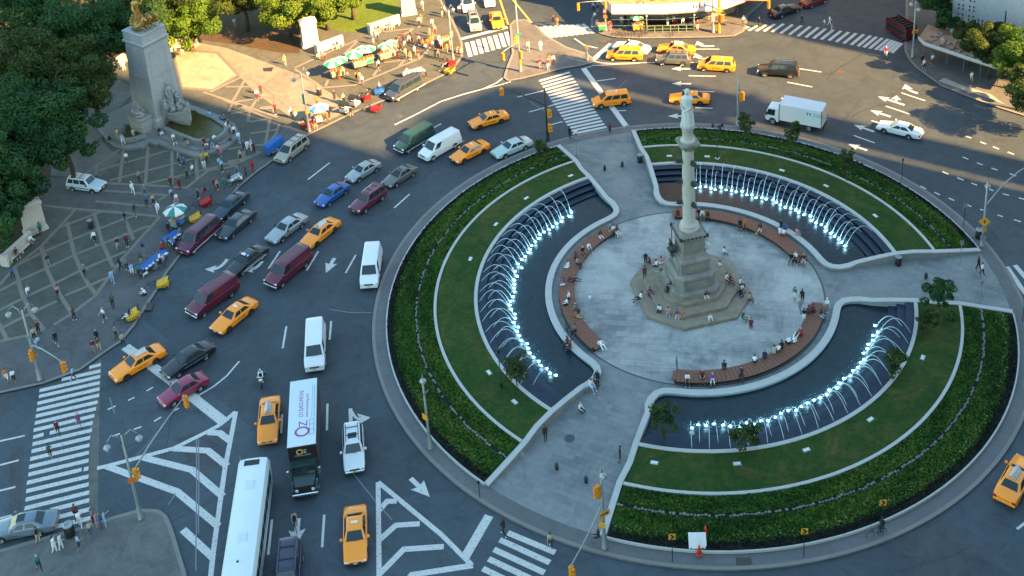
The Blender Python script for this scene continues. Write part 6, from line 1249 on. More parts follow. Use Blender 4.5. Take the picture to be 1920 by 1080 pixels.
def mast(label, bx, by, h, z=.15, lamps=(), arm=None, sigs=(), signs=(), m=M_POLE, name='signal_mast', cat='signal mast', group='signal masts and street lamps'):
    'lamps: end pixels of bracket lamps at height; arm: (root height, end px, end height); sigs: (px, py, z, azimuth); signs: (height, size, material, kind)'
    P0 = W(bx, by, z); t = thing(name, label, cat, P0, group=group); tapered(t, P0, h, m)
    for (lx, ly, lz) in lamps:
        e = W(lx, ly, lz)-P0; zr = min(h-.2, lz+.2); d = Vector((e.x, e.y, 0)); b = MB()
        b.tube([(0, 0, zr-.8), (d.x*.25, d.y*.25, zr+.45), (d.x*.6, d.y*.6, zr+.75), (d.x*.95, d.y*.95, e.z+.55), (d.x, d.y, e.z+.25)], [.05, .045, .04, .035, .03], 7); b.build('lamp_arm', m, t, True)
        l = MB(); l.lathe([(.05, e.z+.3), (.16, e.z+.22), (.30, e.z+.08), (.32, e.z)], 14, c=(d.x, d.y)); o = l.build('lamp_head', m, t, True); g = MB(); g.ball((d.x, d.y, e.z-.03), .27, 12, 8, 0, None, (1, 1, .85)); g.build('globe', M_GLOBE, o, True)
    if arm:
        zr, (ax, ay), az_ = arm; e = W(ax, ay, az_)-P0; b = MB(); b.tube([(0, 0, zr), (e.x*.35, e.y*.35, zr+(e.z-zr)*.62), (e.x*.7, e.y*.7, zr+(e.z-zr)*.92), tuple(e)], [.085, .07, .055, .04], 8); b.tube([(0, 0, zr+1.1), (e.x*.5, e.y*.5, zr+(e.z-zr)*.8+.05)], [.012, .012], 4); b.build('mast_arm', m, t, True)
        signal(t, (e.x, e.y, e.z-.05), math.atan2(e.y, e.x)+1.2 if not sigs or sigs[0] != 'n' else 0)
    for s in sigs:
        if s == 'n': continue
        zz, a = s; signal(t, (.36*cos(a), .36*sin(a), zz), a)
    for (zz, a, w, h_, mm, txt) in signs:
        X = Matrix.Translation((.2*cos(a), .2*sin(a), zz)) @ Matrix.Rotation(a, 4, 'Z'); b = MB()
        if txt == 'diamond': b.add([tuple(X @ Vector((x, y*w, z_*w))) for x in (0, .03) for y, z_ in ((0, -.7), (.7, 0), (0, .7), (-.7, 0))], [(3, 2, 1, 0), (4, 5, 6, 7), (0, 1, 5, 4), (1, 2, 6, 5), (2, 3, 7, 6), (3, 0, 4, 7)])
        else: b.box(0, .03, -w/2, w/2, -h_/2, h_/2, 0, X)
        o = b.build('sign', mm, t)
        if txt == 'arrow':
            q = MB(); q.box(.032, .036, -w*.32, w*.22, -h_*.10, h_*.10, 0, X); q.add([tuple(X @ Vector((.034, w*.2, h_*.28))), tuple(X @ Vector((.034, w*.2, -h_*.28))), tuple(X @ Vector((.034, w*.38, 0)))], [(0, 1, 2)]); q.build('arrow', M_TRIM, o)
        elif txt == 'diamond': q = MB(); q.box(.032, .04, -.05, .05, -.18, .12, 0, X); q.ball(tuple(X @ Vector((.036, 0, .2))), .06, 6, 4); q.box(.032, .04, -.11, .11, -.02, .04, 0, X); q.build('walking_figure', M_TRIM, o)
        elif txt: text_mesh(txt, h_*.7, mat('sign_white', (.7, .7, .7), .5, var=0), o, 'lettering', X @ Matrix.Translation((.034, 0, 0)) @ Matrix.Rotation(pi/2, 4, 'Z') @ Matrix.Rotation(pi/2, 4, 'X'), depth=.004)
    return t
FACE = math.atan2(CAM.y, CAM.x)  # roughly towards the lower left of the circle
mast('tall grey signal mast with two globe lamps on the lower left pavement', 264, 972, 8.8, lamps=((261, 822, 8.2), (201, 840, 8.2)), arm=(4.6, (347, 742), 5.8), sigs=((5.2, rad(20)),), signs=((4.3, rad(-80), .5, .5, M_ORANGE, ''),))
mast('grey signal mast with two globe lamps at the left edge above the long crosswalk', 75, 712, 8.2, lamps=((16, 590, 7.6), (65, 581, 7.6)), arm=(4.2, (115, 678), 5.2), sigs=((3.9, rad(-90)),), signs=((3.0, rad(-70), .7, .35, M_ORANGE, ''), (5.2, rad(-140), .7, .25, M_GREEN, '')))
mast('grey signal mast with round top at the foot of the lower walkway', 1134, 1027, 8.0, lamps=((1131, 893, 7.9),), arm=(4.6, (1071, 1060), 3.9), sigs=((6.6, rad(-150)),), signs=((3.7, rad(-60), .95, .5, M_SIGNY, 'arrow'), (2.6, rad(-120), .5, .6, M_SIGNY, '')))
mast('grey lamp mast with yellow sign on the ring kerb at the left', 807, 840, 7.6, lamps=((793, 715, 7.4),), signs=((3.6, rad(-130), .6, .6, M_SIGNY, ''), (6.2, rad(-40), .6, .25, M_POLE, '')), name='street_lamp', cat='street lamp')
mast('grey signal mast with long arm, diamond walking sign and round bin at the right', 1841, 462, 7.8, lamps=((1852, 350, 7.2),), arm=(5.0, (1935, 306), 7.6), signs=((3.2, rad(-100), .85, .85, M_SIGNY, 'diamond'), (2.2, rad(-60), .5, .5, M_SIGNY, ''), (1.2, rad(-100), .6, .6, M_POLE, '')))
mast('tall sunlit lamp post beside the blue and white umbrella', 580, 247, 8.6, lamps=((576, 138, 8.3), (551, 150, 8.3)), signs=((5.0, rad(-120), .35, 1.3, M_GREEN, ''), (3.0, rad(-60), .4, .5, M_SIGNY, '')), name='street_lamp', cat='street lamp')
mast('tall sunlit lamp post at the crowded street corner', 850, 116, 8.2, lamps=((849, 18, 7.9),), signs=((4.5, rad(-60), .5, .9, M_POLE, ''),), name='street_lamp', cat='street lamp')
mast('sunlit signal mast with green street sign on the traffic island', 976, 134, 10.5, lamps=((968, -6, 10.2),), arm=(4.6, (942, 98), 5.0), sigs=((5.6, rad(-150)), (3.4, rad(-60))), signs=((5.9, rad(-70), .9, .28, M_GREEN, ''), (1.4, rad(-60), .3, .9, M_SIG, '')))
mast('dark signal mast at the lower end of the upper zebra crossing', 1027, 262, 7.2, arm=(4.9, (941, 163), 5.4), sigs=((4.4, rad(-20)), (2.4, rad(-30))), m=M_DPOLE)
mast('grey signal mast on the ring kerb right of the column statue', 1383, 236, 7.0, sigs=((4.8, rad(-20)),), arm=(5.6, (1393, 172), 4.6))
mast('shaded lamp mast with two globes and yellow arrow sign at the upper right corner', 1711, 107, 8.4, lamps=((1709, 8, 8.1), (1722, 18, 7.6)), signs=((4.0, rad(-70), 1.0, .45, M_SIGNY, 'arrow'),))
mast('sunlit signal mast at the left end of the white site banner', 1136, 57, 6.4, arm=(4.8, (1084, 5), 5.2), sigs=((5.0, rad(-80)),), signs=((3.4, rad(-90), .6, .8, mat('purple_grey_sign', (.30, .16, .22), .6), ''), (2.4, rad(-90), .6, .5, M_ORANGE, '')))
mast('pale sunlit lamp post in front of the banner, left of the yellow one', 1337, 61, 7.6, signs=((2.6, rad(-90), .5, 1.4, mat('pink_sign', (.5, .25, .25), .6), ''),), name='street_lamp', cat='street lamp')
mast('yellow sunlit signal post in front of the banner', 1348, 61, 5.8, sigs=((5.4, rad(-90)), (3.0, rad(-30))), signs=((3.6, rad(-90), 1.0, .4, M_SIGNY, ''),), m=M_SIG, arm=(5.4, (1441, 1), 5.4))
mast('green globe lamp standing before the white perforated wall', 1880, 92, 5.8, lamps=((1882, 22, 5.3),), m=M_DPOLE, name='street_lamp', cat='street lamp')
mast('short warning post with small yellow sign at the island tip', 1101, 113, 2.4, signs=((2.2, rad(-90), .5, .5, M_SIGNY, ''),), name='sign_post', cat='sign')
def lantern(label, bx, by, z, h, heads):
    P0 = W(bx, by, z); t = thing('park_lamp', label, 'lamp', P0, group='black park lamps'); MB().lathe([(.35, -.05), (.35, .06), (.01, .06)], 4).build('base_plate', mat('lamp_base_pale', (.42, .45, .44), .6), t); b = MB(); b.lathe([(.12, .05), (.12, .5), (.05, .6), (.035, h), (.01, h)], 8); b.build('post', M_DPOLE, t, True)
    for a, d in heads:
        b = MB(); b.tube([(0, 0, h-.15), (d*cos(a), d*sin(a), h-.1)], .025, 5); b.lathe([(.05, h-.35), (.16, h-.28), (.2, h+.02), (.13, h+.12), (.02, h+.2)], 10, c=(d*cos(a), d*sin(a))); b.build('lantern', M_DPOLE, t)
lantern('black double lantern on the upper lawn behind the column', 1345, 297, 1.0, 4.6, ((rad(180), .5), (rad(0), .6), (rad(-60), .45))); lantern('black lamp in the left garden by the end of the jets', 940, 726, .95, 4.3, ((rad(-90), .1),))
def post(label, bx, by, h, z=.16, top=None, m=M_DPOLE, az=-90):
    P0 = W(bx, by, z); t = thing('sign_post', label, 'sign', P0, group='small sign posts round the ring'); MB().lathe([(.035, 0), (.035, h), (.01, h)], 7).build('post', m, t)
    a = rad(az); X = Matrix.Rotation(a, 4, 'Z')
    if top == 'chevron':
        b = MB(); b.box(.04, .07, -.27, .27, h-.28, h+.28, 0, X); o = b.build('sign', M_SIGNY, t); q = MB(); q.add([tuple(X @ Vector((.074, y, h+z_))) for y, z_ in ((-.2, .24), (0, .24), (.2, 0), (0, -.24), (-.2, -.24), (0, 0))], [(5, 4, 3, 2), (0, 5, 2, 1)]); q.build('arrow', M_TRIM, o)
    elif top == 'plate': MB().box(.03, .05, -.2, .2, h-.5, h, 0, X).build('sign', M_POLE, t)
    else: MB().box(.03, .05, -.1, .1, h-.3, h, 0, X).build('sign', m, t)
post('dark sign post with orange chevron below the lower hedge, left of two', 1261, 1053, 2.6, top='chevron'); post('dark sign post with orange chevron below the lower hedge, beside the standing bicycle', 1507, 1043, 2.6, top='chevron'); post('orange chevron sign just above the cyclist on the ring', 1653, 985, 2.4, top='chevron')
post('thin dark post on the ring kerb at the upper right', 1691, 338, 2.9); post('thin dark post on the ring kerb left of the signal mast with the diamond', 1807, 423, 2.8, top='plate'); post('thin pale post with plate on the right hand walkway', 1800, 497, 3.0, m=M_POLE, top='plate'); post('thin grey post on the right hand walkway past the bushy tree', 1837, 577, 3.2, m=M_POLE); post('thin grey post at the right edge of the ring', 1917, 603, 2.6)
post('thin dark post at the lower tip of the left garden', 900, 934, 1.9); post('thin grey post at the top of the upper walkway', 1082, 295, 2.2, m=M_POLE); post('thin grey post with plate by the lower walkway wall', 984, 897, 2.8, m=M_POLE, top='plate'); post('thin white post at the wall of the upper walkway', 1177, 263, 2.2, m=M_POLE)
M_BIN = mat('bin_black', (.012, .013, .016), .5, var=.1)
def bin_(label, bx, by, z=.16, r=.32, h=1.0):
    P0 = W(bx, by, z); t = thing('litter_bin', label, 'bin', P0, group='litter bins'); MB().lathe([(r*.9, 0), (r, .1), (r, h*.92), (r*.8, h)], 16).build('body', M_BIN, t, True); MB().lathe([(r*.8, h), (r*1.02, h), (r*1.02, h+.06), (r*.55, h+.09), (r*.55, h+.02), (.01, h+.0)], 16).build('lid', mat('bin_lid', (.25, .27, .3), .4, .3), t, True)
bin_('black litter bin against the wall of the upper walkway', 1200, 304); bin_('black litter bin against the curving wall of the right hand walkway', 1684, 497); bin_('black litter bin among the people on the lower left pavement', 132, 1003, r=.42, h=1.1); bin_('round litter bin under the diamond sign', 1835, 446, r=.36); bin_('black litter bin on the left plaza paving', 171, 427, r=.3); bin_('dark litter bin on the sunlit wide path', 599, 178, r=.34); bin_('dark litter bin beside the lower left crosswalk people', 122, 1002, r=.3) if False else None
for x, y, wh in ((1134, 320, 'left on the upper walkway'), (1167, 313, 'right on the upper walkway'), (1736, 523, 'on the right hand walkway'), (1044, 881, 'upper on the lower walkway'), (1099, 906, 'lower on the lower walkway')):
    t = thing('bollard', 'short dark granite bollard, '+wh, 'bollard', W(x, y, .16), group='bollards on the walkways'); MB().lathe([(.17, 0), (.17, .62), (.13, .72), (.01, .75)], 12).build('shaft', mat('bollard_dark', (.02, .035, .035), .5), t, True); MB().lathe([(.2, 0), (.2, .06), (.17, .07)], 12).build('base', M_POLE, t)
for x, y, wh in [(1070, 330, 'top end of the left lawn'), (987, 372, 'left lawn near the first jets'), (930, 421, 'left lawn above the middle jets'), (882, 486, 'left lawn by the middle jets'), (917, 699, 'left lawn beside the black lamp'), (965, 754, 'left lawn near the lower pool corner'), (1255, 293, 'upper lawn left of the column'), (1326, 294, 'upper lawn by the double lantern'),
                 (1466, 320, 'upper lawn left of the middle'), (1549, 349, 'upper lawn at its middle'), (1641, 405, 'upper lawn near its right end'), (1730, 671, 'lower lawn at the right'), (1632, 787, 'lower lawn at the lower right'), (1512, 844, 'lower lawn below the arching jets'), (1382, 870, 'lower lawn below the bushy tree'), (1227, 868, 'lower lawn at its left end')]:
    p = W(x, y, .97); t = thing('lawn_light', 'flat pale light box in the grass, '+wh, 'lawn light', (p.x, p.y, .95), math.atan2(p.y, p.x), 'light boxes in the lawns'); b = MB(); b.box(-.20, .20, -.34, .34, 0, .09, 0, None, .02); b.build('frame', mat('pale_box', (.26, .29, .26), .7, var=.5, scale=6), t); MB().box(-.12, .12, -.27, .27, .09, .105).build('glass', M_GLOBE, t)
def cone(label, px, py, z, s=1.0):
    t = thing('traffic_cone', label, 'cone', W(px, py, z), group='red traffic cones'); MB().lathe([(.16*s, .03), (.03*s, .75*s), (.01, .76*s)], 12).build('cone', mat('cone_red', (.6, .05, .02), .5), t, True); MB().box(-.2*s, .2*s, -.2*s, .2*s, 0, .04).build('base', mat('cone_red', (.6, .05, .02)), t)
cone('red traffic cone behind the white board in the lower hedge', 1323, 1003, .45, 1.3); cone('red traffic cone in front of the white board on the kerb', 1311, 1038, .3, 1.2)
t = thing('notice_board', 'white blank board leaning in the dark bed of the lower hedge', 'board', W(1308, 1024, .35), rad(-4)); b = MB(); b.loft([[(-.68, -.25, .02), (.68, -.25, .02), (.68, -.19, .02), (-.68, -.19, .02)], [(-.68, .45, .85), (.68, .45, .85), (.68, .51, .85), (-.68, .51, .85)]]); b.build('panel', mat('board_white', (.62, .66, .68), .5, var=.05), t)
for s in (-.6, .6): MB().tube([(s, .45, .8), (s, .75, .02)], .02, 5).build('leg', M_POLE, t)
for x, y, c, wh in ((858, 99, 'a', 'left of a pair by the street corner crosswalk'), (864, 100, 'b', 'right of a pair by the street corner crosswalk'), (1121, 48, 'c', 'at the corner left of the site banner')):
    t = thing('barrel', 'orange and white traffic barrel, '+wh, 'barrel', W(x, y, .15), group='orange traffic barrels'); MB().lathe([(.33, 0), (.30, .9), (.1, 1.0), (.01, 1.0)], 14).build('body', mat('barrel_orange', (.6, .14, .02), .5), t, True)
    for z in (.25, .6): MB().lathe([(.332, z), (.325, z+.16)], 14, caps=False).build('band', mat('barrel_white', (.6, .58, .55), .5), t, True)

# ------------------------------------------------------------------ carts, umbrellas, stalls
UM_G = mat('umbrella_green', (.02, .30, .12), .7, var=.1); UM_W = mat('umbrella_white', (.62, .62, .58), .7, var=.06); UM_B = mat('umbrella_blue', (.05, .22, .50), .7, var=.08); UM_T = mat('umbrella_teal', (.02, .20, .18), .7, var=.08)
def umbrella(parent, x, y, z, r, ma, mb_):
    u = MB(); n = 8
    for k in range(n):
        a0, a1 = 2*pi*k/n, 2*pi*(k+1)/n; am = (a0+a1)/2; c = (x, y, z+r*.36)
        P = [c, (x+r*.55*cos(a0), y+r*.55*sin(a0), z+r*.26), (x+r*cos(a0), y+r*sin(a0), z), (x+r*.93*cos(am), y+r*.93*sin(am), z+.02), (x+r*cos(a1), y+r*sin(a1), z), (x+r*.55*cos(a1), y+r*.55*sin(a1), z+r*.26), (x+r*cos(a0), y+r*sin(a0), z-.14), (x+r*cos(a1), y+r*sin(a1), z-.14)]
        u.add(P, [(0, 1, 5), (1, 2, 3), (1, 3, 5), (3, 4, 5), (2, 6, 7, 4, 3)], k % 2)
    o = u.build('umbrella', [ma, mb_], parent); MB().tube([(x, y, .6), (x, y, z+r*.38)], .025, 6).build('umbrella_pole', M_POLE, o)
M_CART = mat('cart_steel', (.50, .50, .47), .35, .5, var=.15, scale=4)
def cart(label, px, py, az, L=1.9, um=((.2, 0, 2.2, 1.25, 'g'),), panel=UM_G, group='hot dog carts in the sun', name='food_cart'):
    t = thing(name, label, 'food cart', W(px, py, .15), rad(az), group); MB().box(-L/2, L/2, -.5, .5, .32, 1.05, 0, None, .04).build('body', M_CART, t); MB().box(-L/2-.08, L/2+.08, -.58, .58, 1.05, 1.12, 0, None, .02).build('counter', M_CART, t)
    b = MB(); b.box(-L/2+.05, L/2-.05, -.515, -.5, .38, .98); b.box(L/2-.003, L/2+.012, -.42, .42, .38, .98); b.build('panel', panel, t); b = MB()
    for k in range(4): b.box(-L/2+.15+k*.42, -L/2+.45+k*.42, -.3, .3, 1.12, 1.26+.05*(k % 2), 0, None, .03)
    b.build('trays', mat('food_trays', (.45, .20, .06), .5, var=.4, scale=9), t)
    for s in (-.5, .5): wheel(t, -L/2+.4, s*1.04, .26, .07, M_HUB, 14); 
    MB().tube([(L/2, -.35, .9), (L/2+.35, -.35, .95), (L/2+.35, .35, .95), (L/2, .35, .9)], .02, 5).build('push_bar', M_POLE, t)
    for x, y, z, r, c in um: umbrella(t, x, y, z, r, {'g': UM_G, 'b': UM_B, 't': UM_T}[c], UM_W)
    return t
cart('hot dog cart with green panels under a green and white umbrella, leftmost of the row', 634, 144, 24, um=((-.5, .3, 2.2, 1.3, 'g'), (.7, .5, 2.3, 1.15, 'g')), panel=mat('pale_green_panel', (.30, .50, .22), .6)); cart('hot dog cart under green umbrellas, middle of the row', 675, 126, 26, um=((-.6, .2, 2.2, 1.35, 'g'), (.9, .8, 2.3, 1.2, 'g')), panel=mat('pale_green_panel', (.30, .50, .22), .6)); cart('hot dog cart with a long green awning, rightmost of the row', 726, 110, 30, L=2.4, um=((.9, .3, 2.2, .95, 'g'), (-.2, .1, 2.15, 1.0, 'g')), panel=mat('red_white_panel', (.5, .22, .18), .6, var=.5, scale=6))
cart('small drinks cart with pale green panel behind the middle umbrella', 690, 121, 26, L=1.5, um=((.4, .3, 2.3, 1.15, 'g'),)); cart('cart under the blue and white umbrella by the sunlit kerb', 602, 229, 24, L=1.4, um=((0, 0, 2.2, 1.3, 'b'),), panel=UM_W, group='carts by the kerb'); cart('cart under the teal and white umbrella beside the wine van', 334, 424, 60, L=1.4, um=((0, 0, 2.2, 1.35, 't'),), panel=UM_B, group='carts by the kerb')
cart('cart with red boxes and green sign by the street corner lamp post', 832, 84, 20, L=1.6, um=(), panel=UM_G, group='carts by the kerb'); cart('ice cream cart with pale green umbrella in front of the banner', 1195, 57, 5, L=1.4, um=((0, 0, 2.2, 1.0, 'g'),), panel=M_SIGNY, group='carts by the kerb'); cart('small green and white cart at the corner left of the banner', 1129, 58, 5, L=1.1, um=(), panel=UM_G, group='carts by the kerb')
M_TARP = mat('blue_tarpaulin', (.012, .10, .34), .6, var=.2, scale=3)
def stall(label, px, py, az, L, Wd, m=M_TARP, h=.75, sheets=6, group='street sellers tables'):
    t = thing('sales_table', label, 'table', W(px, py, .15), rad(az), group); b = MB(); b.loft([[(-L/2, -Wd/2, h-.25), (L/2, -Wd/2, h-.28), (L/2, Wd/2, h-.22), (-L/2, Wd/2, h-.26)], [(-L/2, -Wd/2, h), (L/2, -Wd/2, h), (L/2, Wd/2, h), (-L/2, Wd/2, h)]]); b.build('tablecloth', m, t)
    for x in (-L/2+.1, L/2-.1):
        for y in (-Wd/2+.08, Wd/2-.08): MB().tube([(x, y, 0), (x, y, h-.2)], .02, 5).build('leg', M_POLE, t)
    for k in range(sheets): MB().box(-L/2+.1+k*(L-.2)/sheets, -L/2+.1+(k+.72)*(L-.2)/sheets, -Wd/2-.22, -Wd/2+.12, h+.01, h+.05+.02*(k % 3), 0, None, .01).build('print', mat('print_%d' % (k % 3), ((.6, .62, .62), (.45, .5, .55), (.62, .58, .5))[k % 3], .6, var=.4, scale=8), t)
    return t
stall('long table with bright blue cover and white prints at the left kerb', 289, 497, 57, 3.6, 1.1); stall('table with blue cover beside the teal umbrella', 324, 452, 52, 2.0, 1.2, sheets=3); stall('table with white and blue goods near the dark kerb sedans', 441, 341, 48, 1.8, .8, mat('grey_cloth', (.25, .28, .3), .8), sheets=3); stall('small table with colourful prints by the sunlit kerb behind the parked blue van', 774, 141, 24, 3.0, .7, UM_W, sheets=6)
t = thing('covered_cart', 'cart hidden under a bright blue tarpaulin beside the champagne minivan', 'cart', W(516, 285, .15), rad(38)); b = MB(); b.loft([[(-1.3, -.6, .5), (1.3, -.65, .6), (1.3, .65, .6), (-1.3, .6, .5)], [(-1.2, -.5, 1.5), (.2, -.4, 1.8), (.2, .4, 1.8), (-1.2, .5, 1.5)] if False else [(-1.2, -.5, 1.35), (1.1, -.4, 1.95), (1.1, .4, 1.95), (-1.2, .5, 1.35)], [(-.9, -.2, 1.5), (.9, -.15, 2.15), (.9, .15, 2.15), (-.9, .2, 1.5)]]); b.build('tarpaulin', M_TARP, t)
for x in (-.8, .8): wheel(t, x, .55, .24, .06, M_HUB, 12); wheel(t, x, -.55, .24, .06, M_HUB, 12)
MB().box(-1.1, 1.1, -.5, .5, .25, .55).build('frame', M_CART, t)
# bicycles parked by the banner
for i, x in enumerate((1152, 1161, 1171, 1181, 1190, 1203, 1212, 1262)):
    c = copy_tree(bk); place(c, x, 62+(i % 2), 8, -3-(i % 3)*3, z=.5, group='bicycles parked before the site banner', label='bicycle parked before the site banner, ' + ['leftmost of the row', 'second from the left', 'third from the left', 'left of the ice cream cart', 'just left of the pale green umbrella', 'in front of the ice cream cart', 'at the left post of the green stair railing', 'alone right of the green stair railing'][i])
c = copy_tree(bk); place(c, 588, 222, -8, 6, z=.5, label='bicycle leaning near the lamp post and the blue umbrella'); c = copy_tree(bk); place(c, 838, 30, -8, -2, z=.5, label='bicycle standing on the sunlit sidewalk at the top street')
c = copy_tree(bk); c.location = W(1064, 625, .16); c.rotation_euler = (0, 0, rad(100)); c['label'] = 'dark bicycle leaning beside the left wooden bench'; c = copy_tree(bk); c.location = W(1072, 643, .16); c.rotation_euler = (0, 0, rad(70)); c['label'] = 'second dark bicycle by the left wooden bench, nearer the pool rim'
# subway stair railing
M_RAIL = mat('pale_green_rail', (.16, .26, .18), .6, var=.12)
t = thing('stair_railing', 'pale green subway stair railing under the white site banner', 'railing', group='street railings'); A = W(1213, 62, .15); B_ = W(1302, 60, .15); D1 = W(1302, 38, .15); D0 = W(1213, 40, .15)
for k, (p, q) in enumerate(((A, B_), (B_, D1), (A, D0))):
    b = MB(); n = 6 if k == 0 else 3
    for z in (.15, .6, 1.15): b.tube([p+Vector((0, 0, z)), q+Vector((0, 0, z))], .035, 6)
    b.build('rail', M_RAIL, t)
    for j in range(n+1): b = MB(); u = p.lerp(q, j/n); b.box(u.x-.05, u.x+.05, u.y-.05, u.y+.05, .15, 1.4 if j in (0, n) else 1.2); b.build('post', M_RAIL, t)
for j, (x, y) in enumerate(((1213, 62), (1302, 60))): b = MB(); u = W(x, y, .15); b.tube([u, u+Vector((0, 0, 2.6))], .06, 7); b.ball(u+Vector((0, 0, 2.75)), .18, 8, 6); b.build('lamp_post', M_RAIL, t)
MB().sheet([tuple(W(x, y, .15))[:2] for x, y in ((1216, 60), (1299, 58), (1299, 41), (1216, 42))], .172).build('stairwell', M_TRIM, t)
# sidewalk shed with white banner, top
M_BAN = mat('banner_white', (.66, .66, .66), .6, var=.05); M_SCAF = mat('scaffold_blue_grey', (.10, .17, .20), .6, .2, var=.15); M_DECK = mat('shed_deck', (.30, .20, .13), .8, var=.4, scale=1.0)
def shed(label, fpts, depth_pts, z0, z1, mban, seg_m=None, posts=(), ph=None):
    'fpts: pixels of the fascia foot at height z0'
    t = thing('sidewalk_shed', label, 'scaffold', group='sidewalk sheds'); F = [W(x, y, z0) for x, y in fpts]; Bk = [W(x, y, z0) for x, y in depth_pts]
    MB().prism([tuple(p)[:2] for p in F+Bk[::-1]], z0-.25, z0-.02).build('deck', M_DECK, t)
    for i in range(len(F)-1):
        a, c = F[i], F[i+1]; d = (c-a).normalized(); n_ = Vector((d.y, -d.x, 0))*.05; b = MB(); b.prism([tuple(a)[:2], tuple(c)[:2], tuple(c+n_)[:2], tuple(a+n_)[:2]], z0-.1, z1); b.build('banner', (seg_m or {}).get(i, mban), t)
    for x, y in posts:
        p = W(x, y, .15); MB().tube([p, Vector((p.x, p.y, z0-.05))], .06, 6).build('post', M_SCAF, t)
    return t, F
t, F = shed('sidewalk shed with long white banner above the sunlit corner', [(1118, -6), (1147, 24), (1240, 24), (1335, 18), (1364, 13), (1405, -2), (1420, -12)], [(1130, -40), (1180, -45), (1300, -45), (1380, -40), (1400, -40), (1415, -40), (1430, -40)], 3.3, 4.7, M_BAN, {4: mat('banner_blue', (.10, .16, .42), .6, var=.05), 0: mat('banner_grey', (.40, .42, .42), .6, var=.05)}, posts=[(1148, 50), (1179, 52), (1212, 52), (1270, 46), (1300, 48), (1357, 38), (1383, 30), (1160, 30), (1240, 30)])
for i in (1, 2, 3):
    a, c = F[i], F[i+1]; d = (c-a).normalized()
    for z in (1.2, 2.2, 3.0): MB().tube([Vector((a.x, a.y, z)), Vector((c.x, c.y, z))], .035, 5).build('ledger', M_SCAF, t)
a, c = F[2], F[3]; d = (c-a).normalized(); nrm = Vector((d.y, -d.x, 0)); q = a.lerp(c, .62)+nrm*.06
for k in range(5): b = MB(); p = q+d*(k*.42); b.prism([tuple(p)[:2], tuple(p+d*.22)[:2], tuple(p+d*.22+nrm*.01)[:2], tuple(p+nrm*.01)[:2]], 3.75, 4.25-(k % 2)*.12); b.build('banner_mark', mat('banner_red_mark', (.45, .08, .08), .6) if k < 4 else mat('banner_blue_mark', (.02, .35, .6), .6), t)
for k in range(26):
    u = random.random(); v = random.uniform(.05, .8); p = F[1].lerp(F[4], u)+Vector((v*1.5, v*9, 0)); s = random.uniform(.2, .8)
    MB().box(-s, s, -s*.3, s*.3, 0, random.uniform(.1, .5), 0, Matrix.Translation((p.x, p.y, 3.3)) @ Matrix.Rotation(random.uniform(0, 3), 4, 'Z')).build('stacked_boards', mat('timber_%d' % (k % 3), ((.42, .30, .18), (.30, .22, .16), (.5, .44, .36))[k % 3], .8, var=.3), t)
t, F = shed('sidewalk shed with pale fascia along the upper right pavement', [(1722, 72), (1733, 83), (1775, 97), (1820, 112), (1868, 127), (1925, 146)], [(1740, 45), (1760, 52), (1800, 66), (1850, 82), (1890, 96), (1945, 115)], 2.9, 3.25, mat('fascia_pale', (.42, .46, .48), .6, var=.1), posts=[(1732, 104), (1745, 109), (1775, 121), (1806, 134), (1837, 145), (1870, 158), (1900, 168)])
for k in range(60):
    u = random.random(); v = random.uniform(.05, .95); A_ = F[1].lerp(F[4], u); B2 = W(1745+u*140, 48+u*48, 2.9); p = A_.lerp(B2, v); s = random.uniform(.12, .5)
    MB().box(-s, s, -s*.4, s*.4, 0, random.uniform(.05, .35), 0, Matrix.Translation((p.x, p.y, 2.88)) @ Matrix.Rotation(random.uniform(0, 3), 4, 'Z')).build('rubble', mat('rubble_%d' % (k % 4), ((.28, .18, .16), (.40, .33, .30), (.20, .12, .10), (.35, .25, .22))[k % 4], .9, var=.3), t)
# white building with round holes, upper right
bl = thing('white_building', 'white marble building with rows of round openings at the upper right', 'building'); A = W(1782, 70, 0); B_ = W(1975, 150, 0); d = (B_-A).normalized(); nb = Vector((-d.y, d.x, 0)); Lw = (B_-A).length
if nb.dot(Vector((CAM.x, CAM.y, 0))-A) > 0: nb = -nb
X = Matrix(((d.x, nb.x, 0, A.x), (d.y, nb.y, 0, A.y), (0, 0, 1, 0), (0, 0, 0, 1)))
M_WMARB = paving_mat('white_marble_wall', (.40, .44, .47), (.44, .48, .50), (.36, .41, .44), (.33, .37, .40), 2.2, 1.1, .012, 0, .6, .4)
def arc_pts(n=14):
    P = []
    for i in range(n+1):
        u = i/n; P.append((Lw*u, 2.2*math.sin(pi*u)*1.0))
    return P
ap_ = arc_pts(); b = MB()
poly = [tuple((X @ Vector((x, y, 0))))[:2] for x, y in ap_]+[tuple((X @ Vector((Lw, 16, 0))))[:2], tuple((X @ Vector((0, 16, 0))))[:2]]
b.prism(poly, 2.4, 34); b.build('wall', M_WMARB, bl)
b = MB(); b.prism([tuple((X @ Vector((x, y+.6, 0))))[:2] for x, y in ap_]+[tuple((X @ Vector((Lw, 15, 0))))[:2], tuple((X @ Vector((0, 15, 0))))[:2]], 0, 2.4); b.build('ground_floor', mat('dark_red_entrance', (.10, .035, .03), .7, var=.2), bl)
for k in range(7): x, y = ap_[k*2]; p = X @ Vector((x, y+.3, 0)); MB().lathe([(.28, 0), (.28, 2.4)], 12, c=(p.x, p.y)).build('pier', M_WMARB, bl)
def hole(x, z):
    u = x/Lw; y = 2.2*math.sin(pi*u); b = MB(); b.lathe([(.17, 0), (.17, .02), (.01, .02)], 10, 0, X @ Matrix.Translation((x, y-.012, z)) @ Matrix.Rotation(pi/2, 4, 'X')); b.build('round_opening', M_TRIM, bl)
nh = 0
for row in range(16):
    z = 3.3+row*.56+(row//2)*.32
    for j in range(4):
        if nh < 96: hole(.75+j*.52+(j//2)*.30, z); nh += 1
